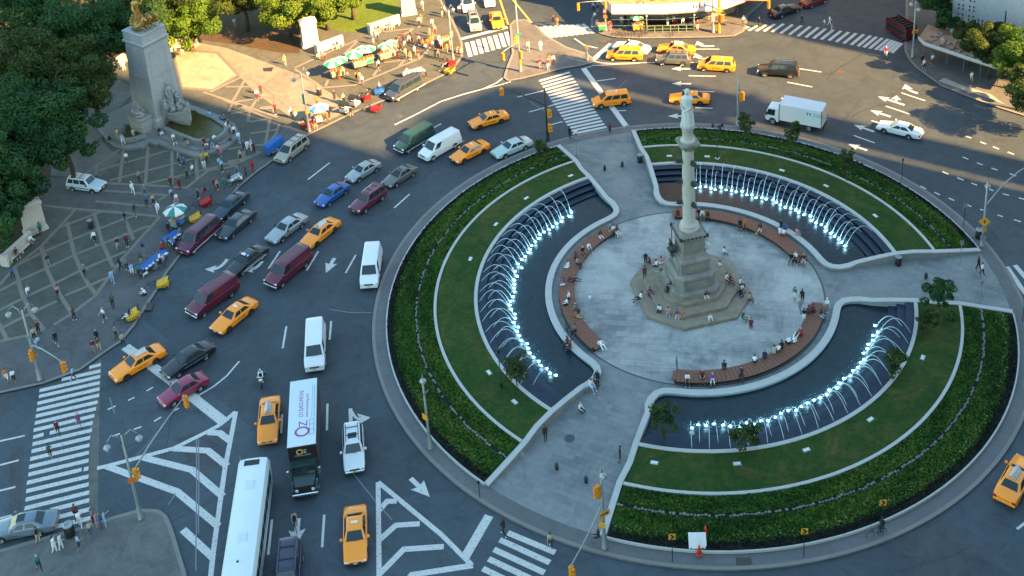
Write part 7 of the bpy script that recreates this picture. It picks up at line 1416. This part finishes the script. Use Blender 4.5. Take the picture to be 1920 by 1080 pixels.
for x0 in (3.3, 4.9, 6.4):
    for j in range(2):
        for r_ in range(2):
            if nh < 99: hole(x0+j*.5, 3.0+r_*.5); nh += 1
# corner block behind the shed; unseen blocks added to keep side streets in shade
def block(label, pts, h, m):
    t = thing('corner_shade_block', label, 'building'); P = [tuple(p) for p in pts]; MB().prism(P, 0, h-1).build('wall', m, t); MB().prism(P, h-1, h).build('roof', M_ROOF, t); return t
_f = [W(x, y, 3.3) for x, y in ((1140, 14), (1240, 14), (1335, 9), (1372, 2))]; _f = [(p.x+.8, p.y+2.6) for p in _f]
block('brick corner building above the top edge behind the white banner', _f+[(30, 96), (4, 106)], 46, M_TOW1)
block('grey office block beyond the top right street', [(34, 92), (80, 70), (92, 96), (46, 118)], 60, M_TOW2)
block('brick block beyond the top left street', [(-60, 118), (-12, 104), (-4, 130), (-52, 146)], 50, M_TOW1)
# ------------------------------------------------------------------ people
PV = {'stand': 'standing', 'wait': 'standing', 'walk': 'walking', 'stride': 'walking', 'stroll': 'walking', 'sit': 'sitting', 'read': 'sitting bent forward', 'lounge': 'leaning back', 'lie': 'lying', 'ride': 'riding', 'bend': 'bending'}
SEEN_L = {}
def crowd(rows, z=.15, group=None):
    'x|y|top|bottom|pose|heading (degrees in the picture, 0 right, 90 up)|where'
    for ln in rows.strip().split('\n'):
        q = ln.strip().split('|')
        if len(q) < 7: continue
        x, y = float(q[0]), float(q[1]); hd = rad(float(q[5])); long = 'long' in q[3]; bot = q[3].replace('long', '').strip()
        zz = z
        if len(q) > 7 and q[7]: zz = float(q[7])
        if q[4] in ('sit', 'read', 'lounge', 'lie'): pass
        az = face_az(x, y, cos(hd)*8, -sin(hd)*8); hat = q[8].strip() if len(q) > 8 else None
        L1 = 'person in %s and %s, %s %s' % (q[2], bot, PV[q[4]], q[6])
        if len(L1.split()) > 16: L1 = 'person in %s, %s %s' % (q[2], PV[q[4]], q[6])
        if len(L1.split()) > 16: L1 = 'person in %s %s' % (q[2], q[6])
        SEEN_L.setdefault(L1, 0); SEEN_L[L1] += 1
        if SEEN_L[L1] > 1 or len(L1.split()) > 16: print('LABEL', L1)
        person(x, y, q[2], bot, q[4], az, L1, z=zz, long=long, group=group, hat=hat)
# left plaza, read from top to bottom
crowd('''
239|307|white|denim|stroll|-90|alone below the pylon terrace
207|262|black|dark|sit|180|at the left end of the pylon terrace|.5
229|262|light blue|white|sit|-60|on the left basin rim of the pylon|1.25
220|252|yellow|khaki|sit|150|on the left basin rim behind the light blue one|1.25
252|262|beige|khaki|bend|100|by the left basin of the pylon|.72
299|248|dark|denim|sit|-60|at the middle corner of the pylon steps|.95
303|253|white|grey|read|-60|at the foot of the pylon corner|.72
325|260|white|beige|sit|-70|on the right basin rim nearest the pylon|1.2
328|268|grey|white|read|-70|on the step below the right basin rim|.72
347|266|olive|beige|sit|-80|on the right basin rim left of the middle|1.2
353|272|beige|grey|sit|-80|on the terrace step under the right basin rim|.72
383|268|dark red|dark|sit|-80|on the right basin rim at its lowest corner|1.2
388|275|white|dark red|read|-90|on the step at the lowest corner of the basin|.72
396|268|teal|light blue|sit|-60|on the basin rim right of the lowest corner|1.2
401|262|white|grey|sit|-40|on the basin rim facing right|1.2
393|218|light blue|denim|sit|60|at the back of the right basin rim|1.2
413|227|blue|denim|sit|30|at the far right back of the basin rim|1.2
420|226|teal|dark|sit|30|beside the blue clad one at the back rim|1.2
427|236|navy|dark|sit|0|at the right end of the basin rim|1.2
424|238|white|denim|sit|-20|at the right end of the rim, front one|1.2
433|252|beige|grey|stroll|-120|just right of the terrace, back to the basin|.5
440|256|white|dark|stand|-90|tallest in the group right of the terrace
432|262|grey|dark|sit|-60|on the right end step of the terrace|.5
449|268|white|light blue|stroll|-100|between the terrace and the pair walking right
458|283|purple|dark|stride|-60|left one of a pair past the terrace
465|284|white|white|stride|-60|right one of a pair past the terrace
472|281|light blue|white|stand|-40|bending round the pair past the terrace
477|288|dark red|black|stroll|-90|walking right of the pair towards the kerb
452|302|beige|navy long|stand|-90|alone beyond the pair, facing the circle
475|322|red|red|stand|-90|alone in red near the kerb by the white table
409|280|white|dark|sit|-110|at the right lower tip of the terrace|.5
414|292|pink|pink|walk|-90|below the right tip of the terrace
337|309|grey|dark|stroll|-100|left of two in the band grid under the terrace
347|315|blue|navy|stroll|-100|right of two in the band grid under the terrace
380|306|yellow|beige long|stand|-60|left of two in yellow near the mast shadow
389|306|yellow|dark|stand|-60|right of two in yellow near the mast shadow
384|315|white|white|bend|-90|in front of the two in yellow
413|316|light blue|denim|stand|-60|left of the blue group near the seller table
417|322|light blue|dark|wait|-30|front of the blue group near the seller table
403|358|dark red|grey|stand|-20|left of the group behind the white table
409|359|beige|black|stand|-20|second in the group behind the white table
421|354|teal|teal|stand|-20|third in the group behind the white table
454|339|white|dark|sit|180|at the right end of the white table|.6
250|364|white|white|walk|-60|in white near the police car on the plaza||white
273|369|grey|denim|stand|-90|left one behind the white clad walkers
276|388|blue|dark|stand|-90|in front of the grey one near the police car
289|386|beige|black|walk|-90|left companion of the white clad walker
297|400|white|white|stride|-80|all in white in the middle of the left plaza
322|352|dark red|dark|stand|-90|at the upper corner of the plain path
338|356|dark red|dark red|stand|-60|right one at the upper corner of the plain path
323|374|light blue|navy|walk|-70|first of the pair with a pink bag
333|384|white|pink|walk|-80|in pink skirt amid the left plaza
331|400|pink|olive|stroll|-70|in front of the pair amid the left plaza
254|405|dark|olive|stride|-30|striding right on the left plaza bands
179|456|white|black|walk|-110|by the dark litter bin of the left plaza
222|468|black|beige|stride|-80|left of two on the lower bands
239|462|dark red|dark|stand|-80|right of two on the lower bands
227|507|navy|black|walk|-150|back one of the walkers left of the blue table
239|507|grey|dark|stroll|-60|middle one of the walkers left of the blue table
249|517|light blue|white|stroll|-60|front one in pale clothes left of the blue table
212|530|light blue|light blue|walk|-80|in pale blue with a pink bag at the band border
266|498|olive|beige|stand|-70|alone beside the long blue table
302|497|white|dark|stand|180|seller behind the long blue table
295|503|grey|grey|sit|180|seated beside the seller in white|.45
276|512|navy|white|read|-160|seated at the near end of the long blue table|.45
325|460|white|brown|sit|-150|seated by the blue table near the wine van|.5
340|448|grey|grey|stand|150|between the umbrella cart and the wine van
314|462|olive|beige|bend|-30|bending left of the short blue table
318|440|black|dark|stand|-60|standing left of the teal umbrella
337|432|blue|dark|stand|-90|in blue under the teal umbrella
274|553|white|navy|read|180|crouched by the kerb below the yellow pedicab||white
110|558|pink|black|stride|-30|striding over the bands at the far left
213|578|olive|dark|stand|-90|behind the pedicab at the lower left kerb
197|602|white|black|walk|-150|in white shirt left of the pedicab at the kerb
219|636|grey|dark|stand|-60|near the kerb above the stop bar
241|592|navy|white|lounge|180|resting on the yellow pedicab|.75
184|644|black|black|stroll|-90|back one of a pair above the crosswalk
177|663|dark red|khaki|stroll|-80|left of the group above the crosswalk
187|658|brown|beige|walk|-60|right of the group above the crosswalk
74|627|dark red|dark|stand|-90|beside the pole of the left mast
66|640|beige|dark|stand|-60|below the one by the left mast pole
75|655|light blue|denim|walk|-80|lowest of the group at the left mast
107|647|black|dark|walk|-80|alone in black right of the left mast
14|716|orange|white long|walk|-90|left of two by the left edge above the kerb
28|718|white|black|walk|-90|right of two by the left edge above the kerb
22|513|blue|navy|sit|-60|at the left end of the shaded wall bench|.6
30|476|dark red|grey|sit|-40|in the middle of the shaded wall bench|.6
57|452|white|brown|sit|-40|near the pier on the shaded wall bench|.6
77|440|teal|dark|stand|-30|standing against the shaded gate pier
20|400|dark|black|stroll|-60|under the trees at the left edge
3|470|black|dark|stand|-60|at the very left edge by the bench
236|420|black|denim|walk|60|by the dark bin side of the bands
262|342|khaki|black|stroll|-90|far upper left of the plain path
363|330|white|denim|stroll|160|crossing the plain path corner
352|335|teal|black|stroll|170|beside the one crossing the path corner
431|345|olive|dark|stand|-60|just left of the goods on the white table
446|330|grey|denim|stand|-120|behind the goods on the white table
462|330|brown|dark|stand|-150|right behind the white table
386|360|black|red|sit|180|on the red pedicab in the plaza|.8
372|372|grey|black|stand|-20|at the handlebar of the red plaza pedicab
346|418|grey|olive|stand|-60|right under the teal umbrella
330|470|blue|black|bend|120|packing things by the short blue table
306|478|red|navy|stroll|-60|in the gap between the two blue tables
270|478|navy|grey|walk|60|walking up past the long blue table
262|520|teal|dark|walk|-100|below the near end of the long blue table
310|500|pink|denim|stand|180|right of the seller in white
160|520|grey|black|stride|-30|amid the lower plaza bands
92|500|dark|khaki|stroll|120|far left amid the lower plaza bands
56|560|white|denim|walk|-60|above the globe lamps at the left
140|600|brown|dark|stroll|-20|on the border band above the kerb walk
232|650|beige|navy|stroll|-40|at the kerb just above the stop bar end
''', group='people on the park side plaza')
# crossing the street at the left, pavement at the bottom left
crowd('''
139|714|light blue|dark|stride|20|on the top stripes of the long crosswalk
150|800|purple|purple|walk|-80|in purple on the long crosswalk
110|815|dark red|black|walk|-80|in the middle of the long crosswalk
96|860|olive|dark|walk|90|lower on the long crosswalk
176|983|grey|dark|stand|30|left of the family by the kerb
183|990|pink|pink|stand|20|child in pink of the family by the kerb
191|992|blue|denim|stand|20|second child of the family by the kerb
199|988|light blue|light blue|wait|20|all in pale blue at the crosswalk kerb
172|1007|beige|denim|walk|90|in front of the family on the pavement
144|975|dark red|black|walk|60|next to the tall black bin on the crosswalk
152|988|white|white|walk|90|right of the black bin
73|1018|black|beige|stroll|0|left on the pavement by the silver sedan
104|1036|white|white long|stroll|0|left of a white clad pair on the pavement
116|1030|white|white|stroll|0|smaller of the white clad pair on the pavement
150|1032|light blue|dark|stroll|30|alone right of the white clad pair
75|1070|teal|dark|walk|-60|lowest on the lower left pavement
''', z=.1, group='people at the lower left crosswalk')
# sunlit plaza, gate and corner
crowd('''
483|188|white|dark red|stroll|-90|left of two in the sunlit triangle field
490|178|red|dark|stroll|-90|right of two in the sunlit triangle field
517|214|dark red|black|stand|-90|alone above the shadow edge on the plaza
535|122|yellow|beige|walk|-80|alone left of the leftmost gate pier
341|98|white|beige|sit|-60|left on the bench behind the pylon|.6
362|91|red|dark|sit|-60|right on the bench behind the pylon|.6
231|124|white|white|sit|-70|on the bench left of the pylon top|.6
610|115|pink|red|walk|-90|between the pier and the hot dog carts
632|86|dark red|white|sit|-60|on the bench right of the leftmost pier|.6
596|108|beige|beige|sit|-60|at the foot of the leftmost gate pier
637|149|red|red|stand|120|left customer at the leftmost cart
652|147|red|beige|stand|120|second customer at the leftmost cart
669|152|orange|dark|stand|150|dark trousered customer right of the leftmost cart
675|153|beige|orange|stand|150|right customer near the leftmost cart
711|131|light blue|dark|walk|-90|alone between the carts and the parked blue van
709|76|white|denim|walk|-90|alone above the rightmost cart
597|176|orange|dark|stand|-90|beside the dark litter bin in the sun
596|202|orange|dark red|stand|-90|nearest the black hooded pedicab
547|222|white|dark|stand|-60|left of the pair behind the lamp post
555|223|orange|white|stand|-60|right of the pair behind the lamp post
612|232|brown|dark|stand|-60|right of the blue and white umbrella
618|226|black|dark|stand|-60|behind the one right of the blue umbrella
590|234|dark red|beige|sit|-60|under the blue and white umbrella|.5
657|210|black|black|sit|-60|on the white panel pedicab|.7
628|190|dark|dark|stand|-60|left of the white panel pedicab
690|188|dark|grey|stand|160|beside the middle red pedicab
712|164|white|navy|sit|180|on the blue pedicab|.8
764|147|white|grey|stand|-60|at the print table behind the blue van
800|145|light blue|dark|bend|180|at the right end of the print table
721|108|white|dark|stand|120|front customer at the awning cart
729|106|white|denim|stand|120|in denim at the awning cart
736|104|pink|dark|stand|120|behind the denim one at the awning cart
714|113|red|pink|stand|60|left customer at the awning cart
743|99|beige|grey|walk|-60|first walker right of the awning cart
752|96|dark red|dark|walk|-100|second walker right of the awning cart
760|94|white|beige|walk|-60|third walker right of the awning cart
761|108|beige|beige|walk|-80|in beige in front of the crowd
770|114|orange|beige|walk|-80|tall one in front of the crowd
778|104|light blue|beige|walk|-60|right of the tall one in front of the crowd
768|84|white|dark|stand|-90|white top at the back of the crowd
773|83|dark red|black|stand|-90|dark one at the back of the crowd
757|80|red|dark|stand|-90|in red at the back left of the crowd
770|72|grey|dark|stand|-90|rearmost of the crowd
794|93|orange|dark|stroll|-90|narrow one in the middle of the crowd
802|90|orange|orange|stroll|-60|in orange in the middle of the crowd
807|86|orange|orange|stand|-60|behind the orange ones of the crowd
812|94|white|grey|stroll|-60|in white trousers group of the crowd
812|79|orange|beige|stand|-90|upper right of the orange ones
816|66|pink|red|stand|-60|in bright pink at the street corner
824|84|white|pink|stroll|-60|bulky one in white near the flower cart
828|92|white|beige|walk|-40|walking in front of the bulky white one
838|100|yellow|beige|stand|-60|in yellow beside the corner lamp post
846|92|beige|beige|stand|-60|behind the corner lamp post
816|108|black|dark|bend|0|bending with a cart before the crowd
836|120|dark|beige|sit|180|on the yellow corner pedicab|.8
786|48|orange|orange|stand|-90|left of two by the top gate pier
790|44|orange|beige|stand|-90|right of two by the top gate pier
786|50|white|dark|stand|-90|front one by the top gate pier
811|52|white|beige|walk|-90|alone on the sunlit pavement at the top
793|18|white|beige|walk|-90|uppermost walker on the sunlit pavement
829|32|navy|white|stand|0|beside the bicycle at the top street
834|28|white|navy|stand|0|second beside the bicycle at the top street
862|28|white|dark|stand|-90|in the street beside the silver minivan
731|50|orange|white|sit|-70|left one on the wall bench under the lawn|.6
736|49|white|white|sit|-70|second one on the wall bench under the lawn|.6
709|56|red|white|sit|-70|left pair member on the wall bench under the lawn|.6
716|54|beige|beige|sit|-70|right pair member on the wall bench under the lawn|.6
441|52|white|beige|stroll|-90|in the tree shade at the park entrance
464|44|pink|dark|stroll|-90|deeper in the tree shade at the park entrance
700|84|blue|beige|stroll|-60|above the awning cart by the bench
748|112|dark|dark red|stroll|-60|in front of the first walkers by the carts
785|112|red|beige|stroll|-100|loose walker below the crowd
799|100|white|denim|stroll|-120|front edge of the crowd towards the kerb
786|84|pink|black|stand|-90|deep in the middle of the crowd
806|70|grey|beige|stand|-90|at the top right of the crowd
745|86|navy|khaki|walk|-90|left flank of the crowd
822|112|grey|dark|stand|-90|beside the pedicab riders at the corner
680|160|white|blue|stroll|-60|before the drinks cart facing the kerb
645|196|beige|dark|stand|-60|behind the white panel pedicab hood
''', group='people in the sunlit park corner')
crowd('''
991|96|white|beige|walk|-80|left of two at the island top|.15
1014|95|white|white|stand|-80|right of two at the island top|.15
1013|129|red|pink|stand|-60|left of the group on the sunlit island|.15
1028|131|red|light blue|stand|-60|front of the group on the sunlit island|.15
1031|122|orange|beige|stand|-60|behind the front one on the sunlit island|.15
1038|122|white|dark|stand|-60|right of the group on the sunlit island|.15
922|93|white|beige|bend|150|alone on the upper left crosswalk|0
1038|48|dark red|denim|walk|60|left of two on the top crosswalk|0
1045|50|orange|orange|walk|60|right of two on the top crosswalk|0
1113|22|light blue|dark|stand|-90|in the shade left of the banner|.15
1122|20|beige|dark|stand|-90|right one in the shade left of the banner|.15
1116|40|white|denim|walk|-90|lower in the shade left of the banner|.15
1145|58|red|pink|stand|-90|in bright red before the banner|.15
1166|48|white|beige|stand|-90|under the banner by the bicycles|.15
1173|46|navy|navy|stand|-90|dark one under the banner by the bicycles|.15
1252|48|beige|white|stand|-60|inside the green stair railing|.15
1264|48|white|red|walk|-90|right of the green stair railing|.15
1281|52|white|denim|walk|-90|walking before the banner posts|.15
1308|58|red|white|stand|-90|between two pale posts before the banner|.15
1329|38|white|beige|stand|-90|under the right part of the banner|.15
1394|48|white|grey|stand|-90|at the left end of the far crosswalk|.15
1424|52|black|black|walk|180|near the left end of the far crosswalk|0
1504|46|black|black|walk|180|in black on the far crosswalk|0
1546|54|white|grey|walk|180|left of three on the far crosswalk|0
1555|48|white|white|walk|0|back one of three on the far crosswalk|0
1559|62|pink|light blue|walk|0|front one of three on the far crosswalk|0
1661|109|red|white|walk|-90|in red at the right end of the far crosswalk|0|white
1729|124|black|black|stand|-60|back one of the pair on the upper right pavement|.15
1732|131|white|navy|walk|-60|front one of the pair on the upper right pavement|.15
1748|122|white|dark red|walk|-60|below the pale shed fascia|.15
1821|155|white|beige|walk|-60|under the street trees at the right|.15
1069|260|black|black|stand|90|at the lower end of the upper zebra|.16
1080|262|white|grey|stand|60|beside the black clad one at the upper zebra|.16
1144|254|dark red|dark|walk|90|in dark red at the top of the upper walkway|.16
1834|509|black|black|walk|150|back one of the pair at the right hand walkway|.16
1841|519|white|navy|walk|150|front one of the pair at the right hand walkway|.16
1408|622|dark red|navy|stand|-80|standing on the plaza right of the column steps|.17
1490|563|teal|white|stroll|-120|left of two walking by the bench end|.17
1504|568|black|dark|stand|-120|right of two walking by the bench end|.17
1500|588|grey|grey|stroll|-150|front one near the bench end|.17
1550|585|white|grey|stand|-60|in white behind the bench end at the walkway|.17|white
1269|696|teal|teal|stand|0|in dark teal at the left end of the lower bench|.17
1209|524|dark red|olive|stand|-80|standing on the left of the column steps|.4
1211|498|black|dark|stand|-80|in black on the left back step|.4
1121|722|dark|dark|stand|-120|leaning on the wall at the lower pool corner|.16
1107|724|white|light blue|sit|-30|in white on the wall of the lower pool corner|.6
1087|768|white|navy|sit|-30|in white and navy against the lower walkway wall|.3
1023|826|dark|dark|stand|-60|dark figure against the lower walkway wall|.16
1163|866|black|dark|stand|180|in black by the wall of the lower garden|.16
945|1005|dark|dark|stride|150|striding at the ring kerb near the lower crosswalk|.16
1033|1028|beige|dark|walk|-90|in beige shirt on the lower crosswalk|0
1123|1006|navy|navy|sit|180|in blue seated on a block by the signal mast|.75
1113|716|grey|dark|sit|-20|second on the wall of the lower pool corner|.6
''', group='people about the circle')
# steps of the column and the three benches
crowd('''
1219|497|dark red|grey|sit|160|back left on the column steps|.86
1240|496|pink|white|sit|100|left pair member high on the column steps|.86
1232|500|white|navy|sit|160|right pair member high on the column steps|.86
1237|512|green|beige|lounge|180|resting on the left side steps|.86
1253|546|black|dark|sit|-150|in black on the upper left step|1.2
1258|540|navy|dark|sit|-130|behind the black clad one on the upper left step|1.2
1220|551|dark red|dark|sit|-160|left of the lower left steps|.48
1225|556|purple|brown|sit|-150|second on the lower left steps|.48
1200|560|white|black|lounge|180|at the outer left edge of the lowest step|.45
1237|583|white|navy|sit|-120|first in the front row of the steps|.48
1253|588|pink|light blue|sit|-100|second in the front row of the steps|.48
1270|592|purple|white|sit|-90|third in the front row, white skirt|.48
1279|594|orange|brown|sit|-80|last in the front row of the steps|.48
1296|562|brown|white|read|-60|reading on the upper front step|.86
1323|555|dark red|white|read|-60|with white papers on the upper front step|1.2
1331|601|white|khaki|sit|-60|alone on the lowest step at the front right|.45
1392|596|green|green|sit|-20|in green at the right corner of the steps|.45
1404|562|beige|dark|sit|-10|in beige at the right edge of the steps|.45
1387|533|white|black|sit|-20|back one on the right steps|.86
1390|545|white|grey|sit|-30|second on the right steps|.6
1387|552|black|navy|sit|-40|third on the right steps with dark bag|.6
1361|525|white|brown|sit|-20|pair member on the upper right steps|1.2
1368|527|dark red|brown|sit|-20|other pair member on the upper right steps|1.2
1349|503|white|dark|sit|30|alone on the back right step|.5
1357|477|white|grey|sit|30|alone at the back edge of the steps|.45
''', group='people on the column steps')
def bench_people(rows, z=.62): crowd(rows, z, 'people on the wooden benches')
bench_people('''
1143|432|grey|beige|sit|-40|first at the top end of the left bench
1149|433|white|black|sit|-40|second at the top end of the left bench
1156|435|brown|white|sit|-40|last at the top end of the left bench
1125|443|dark red|white|sit|-45|alone near the top of the left bench
1103|466|white|grey|sit|-40|in white in the upper third of the left bench
1092|474|black|dark|sit|-40|in black in the upper third of the left bench
1078|484|brown|dark|sit|-20|upper one of the pair mid left bench
1082|494|beige|black|sit|-20|lower one of the pair mid left bench
1066|502|white|white|sit|160|in white facing the pool on the left bench
1074|526|dark red|black|lie|-10|stretched across the left bench
1059|534|purple|white|sit|170|facing the pool below the stretched one
1068|560|white|navy|sit|170|upper of two white shirts on the left bench
1064|571|white|black|sit|180|lower of two white shirts on the left bench
1078|582|grey|dark|sit|-10|just above the orange shirt on the left bench
1082|594|orange|beige|lounge|0|in orange on the left bench
1080|620|grey|black|sit|180|beside the bicycles on the left bench
1128|648|white|white|lie|-60|asleep in white at the lower end of the left bench
1289|712|white|olive|sit|-90|first on the lower bench facing the pool
1317|706|dark red|navy|sit|-90|second on the lower bench facing the pool
1336|712|purple|white|sit|-90|third on the lower bench facing the pool
1358|692|black|olive|sit|90|alone facing the column on the lower bench
1390|703|dark|dark|lounge|-100|in dark clothes leaning on the lower bench
1415|680|white|navy|sit|90|in white shirt facing the column
1434|672|navy|dark|sit|90|next to the white shirt facing the column
1452|663|beige|beige|sit|100|with a light bag on the lower bench
1460|660|white|brown|sit|110|right of the beige one on the lower bench
1466|654|black|black|sit|110|in black amid the lower bench row
1479|645|white|black|sit|120|upper white shirt of the lower bench row
1489|637|white|white|lie|60|leaning towards the one in red
1502|630|red|dark|sit|120|in bright red on the lower bench
1507|604|black|white|stand|100|standing at the upper end of the lower bench|.2
1516|588|brown|dark|sit|100|left of the group at the upper bench end
1524|586|dark red|black|sit|60|middle of the group at the upper bench end
1538|592|navy|light blue|sit|-20|right of the group at the upper bench end
1271|404|dark red|dark red|sit|90|left of the column on the upper bench|.62
1310|402|black|grey|sit|-90|just right of the column on the upper bench
1317|404|white|dark|sit|-90|second right of the column on the upper bench
1327|405|brown|black|sit|-90|third right of the column on the upper bench
1388|422|black|dark|sit|-110|left of the pair on the upper bench
1397|424|orange|brown|sit|-100|right of the pair on the upper bench
1426|430|dark red|white|sit|-120|with a yellow bag on the upper bench
1462|438|white|white|sit|60|left white shirt near the pool rim
1469|442|white|red|sit|60|white shirt with red legs near the pool rim
1464|426|black|navy|sit|50|in black on the pool rim
1471|430|blue|navy|sit|50|in bright blue on the pool rim|.55
1494|440|pink|beige|sit|40|in pink on the pool rim|.55
1484|486|black|dark|sit|-110|first at the right end of the upper bench
1492|484|white|black|sit|-110|in white at the right end of the upper bench
1500|487|brown|grey|sit|-110|third at the right end of the upper bench
1507|488|dark red|white|sit|-100|last at the right end of the upper bench
''')
crowd('''
1065|645|brown|dark|sit|150|on the rim by the bicycles, upper one|.55
1070|654|dark red|brown|sit|150|on the rim by the bicycles, lower one|.55
''', group='people about the circle')
# riders
def rider(px, py, dx, dy, top, bot, z, label, hat=None):
    az = face_az(px, py, dx, dy); person(px, py, top, bot, 'ride', az, label, z=z, hat=hat)
p = mc.location; person(0, 0, 'white', 'navy', 'ride', math.degrees(mc.rotation_euler.z), 'person in white shirt and white helmet riding the motorcycle', loc=(p.x+.25, p.y+.1, -.05) if False else (p.x-.25*cos(mc.rotation_euler.z), p.y-.25*sin(mc.rotation_euler.z), -.02), hat='white')
p = bk.location; person(0, 0, 'beige', 'dark', 'ride', math.degrees(bk.rotation_euler.z), 'person riding the bicycle down the lane below the moving truck', loc=(p.x-.25*cos(bk.rotation_euler.z), p.y-.25*sin(bk.rotation_euler.z), .12), shorts=True)
person(1653, 1000, 'black', 'black', 'stand', 60, 'person in dark clothes holding a bicycle on the ring sidewalk', z=.16)
# wooden benches
M_WOOD = paving_mat('bench_wood', (.17, .060, .030), (.21, .075, .036), (.26, .12, .06), (.07, .03, .015), .35, 3.0, .02, 0, .6, .3)
BW = mat('bench_plank', (.165, .068, .040), .6, var=.25, scale=5); BD = mat('bench_frame_dark', (.03, .025, .022), .7, var=.1)
for lab, a0, a1 in (('left', 122.5, 218.5), ('upper right', 13.5, 90), ('lower right', -106.5, -17)):
    t = thing('curved_bench', 'long curved reddish wooden bench in the %s part of the plaza' % lab, 'bench', group='curved wooden benches'); A0, A1 = rad(a0), rad(a1)
    b = MB(); n = int((a1-a0)*12.6*pi/180/.40)
    for i in range(n):
        u0 = A0+(A1-A0)*i/n; u1 = A0+(A1-A0)*(i+.93)/n; r0, r1 = 11.72, 13.28
        if i in (0, n-1): r0, r1 = 11.95, 13.05
        b.loft([[pol(r0, u0, .55), pol(r1, u0, .55), pol(r1, u1, .55), pol(r0, u1, .55)], [pol(r0, u0, .615), pol(r1, u0, .615), pol(r1, u1, .615), pol(r0, u1, .615)]])
    b.build('seat', BW, t); b = MB(); arc_wall(b, 12.5, .62, .17, .55, A0+.02, A1-.02, 60); b.build('base', BD, t)
for i, (px, py, c) in enumerate(((1419, 440, 'yellow'), (1300, 716, 'dark'), (1327, 716, 'black'), (1444, 668, 'beige'), (1106, 560, 'white'))):
    t = MB().box(-.16, .16, -.12, .12, 0, .34, 0, None, .05).build('bag', cloth(c), None, loc=W(px, py, .17)); tag(t, ['yellow bag on the ground before the upper bench', 'dark bag on the ground before the lower bench, left', 'black bag on the ground before the lower bench, right', 'pale bag beside the row on the lower bench', 'white bag on the paving before the left bench'][i], 'bag')
    MB().tube([(-.08, 0, .33), (-.06, 0, .48), (.06, 0, .48), (.08, 0, .33)], .012, 5).build('handle', cloth('dark'), t)
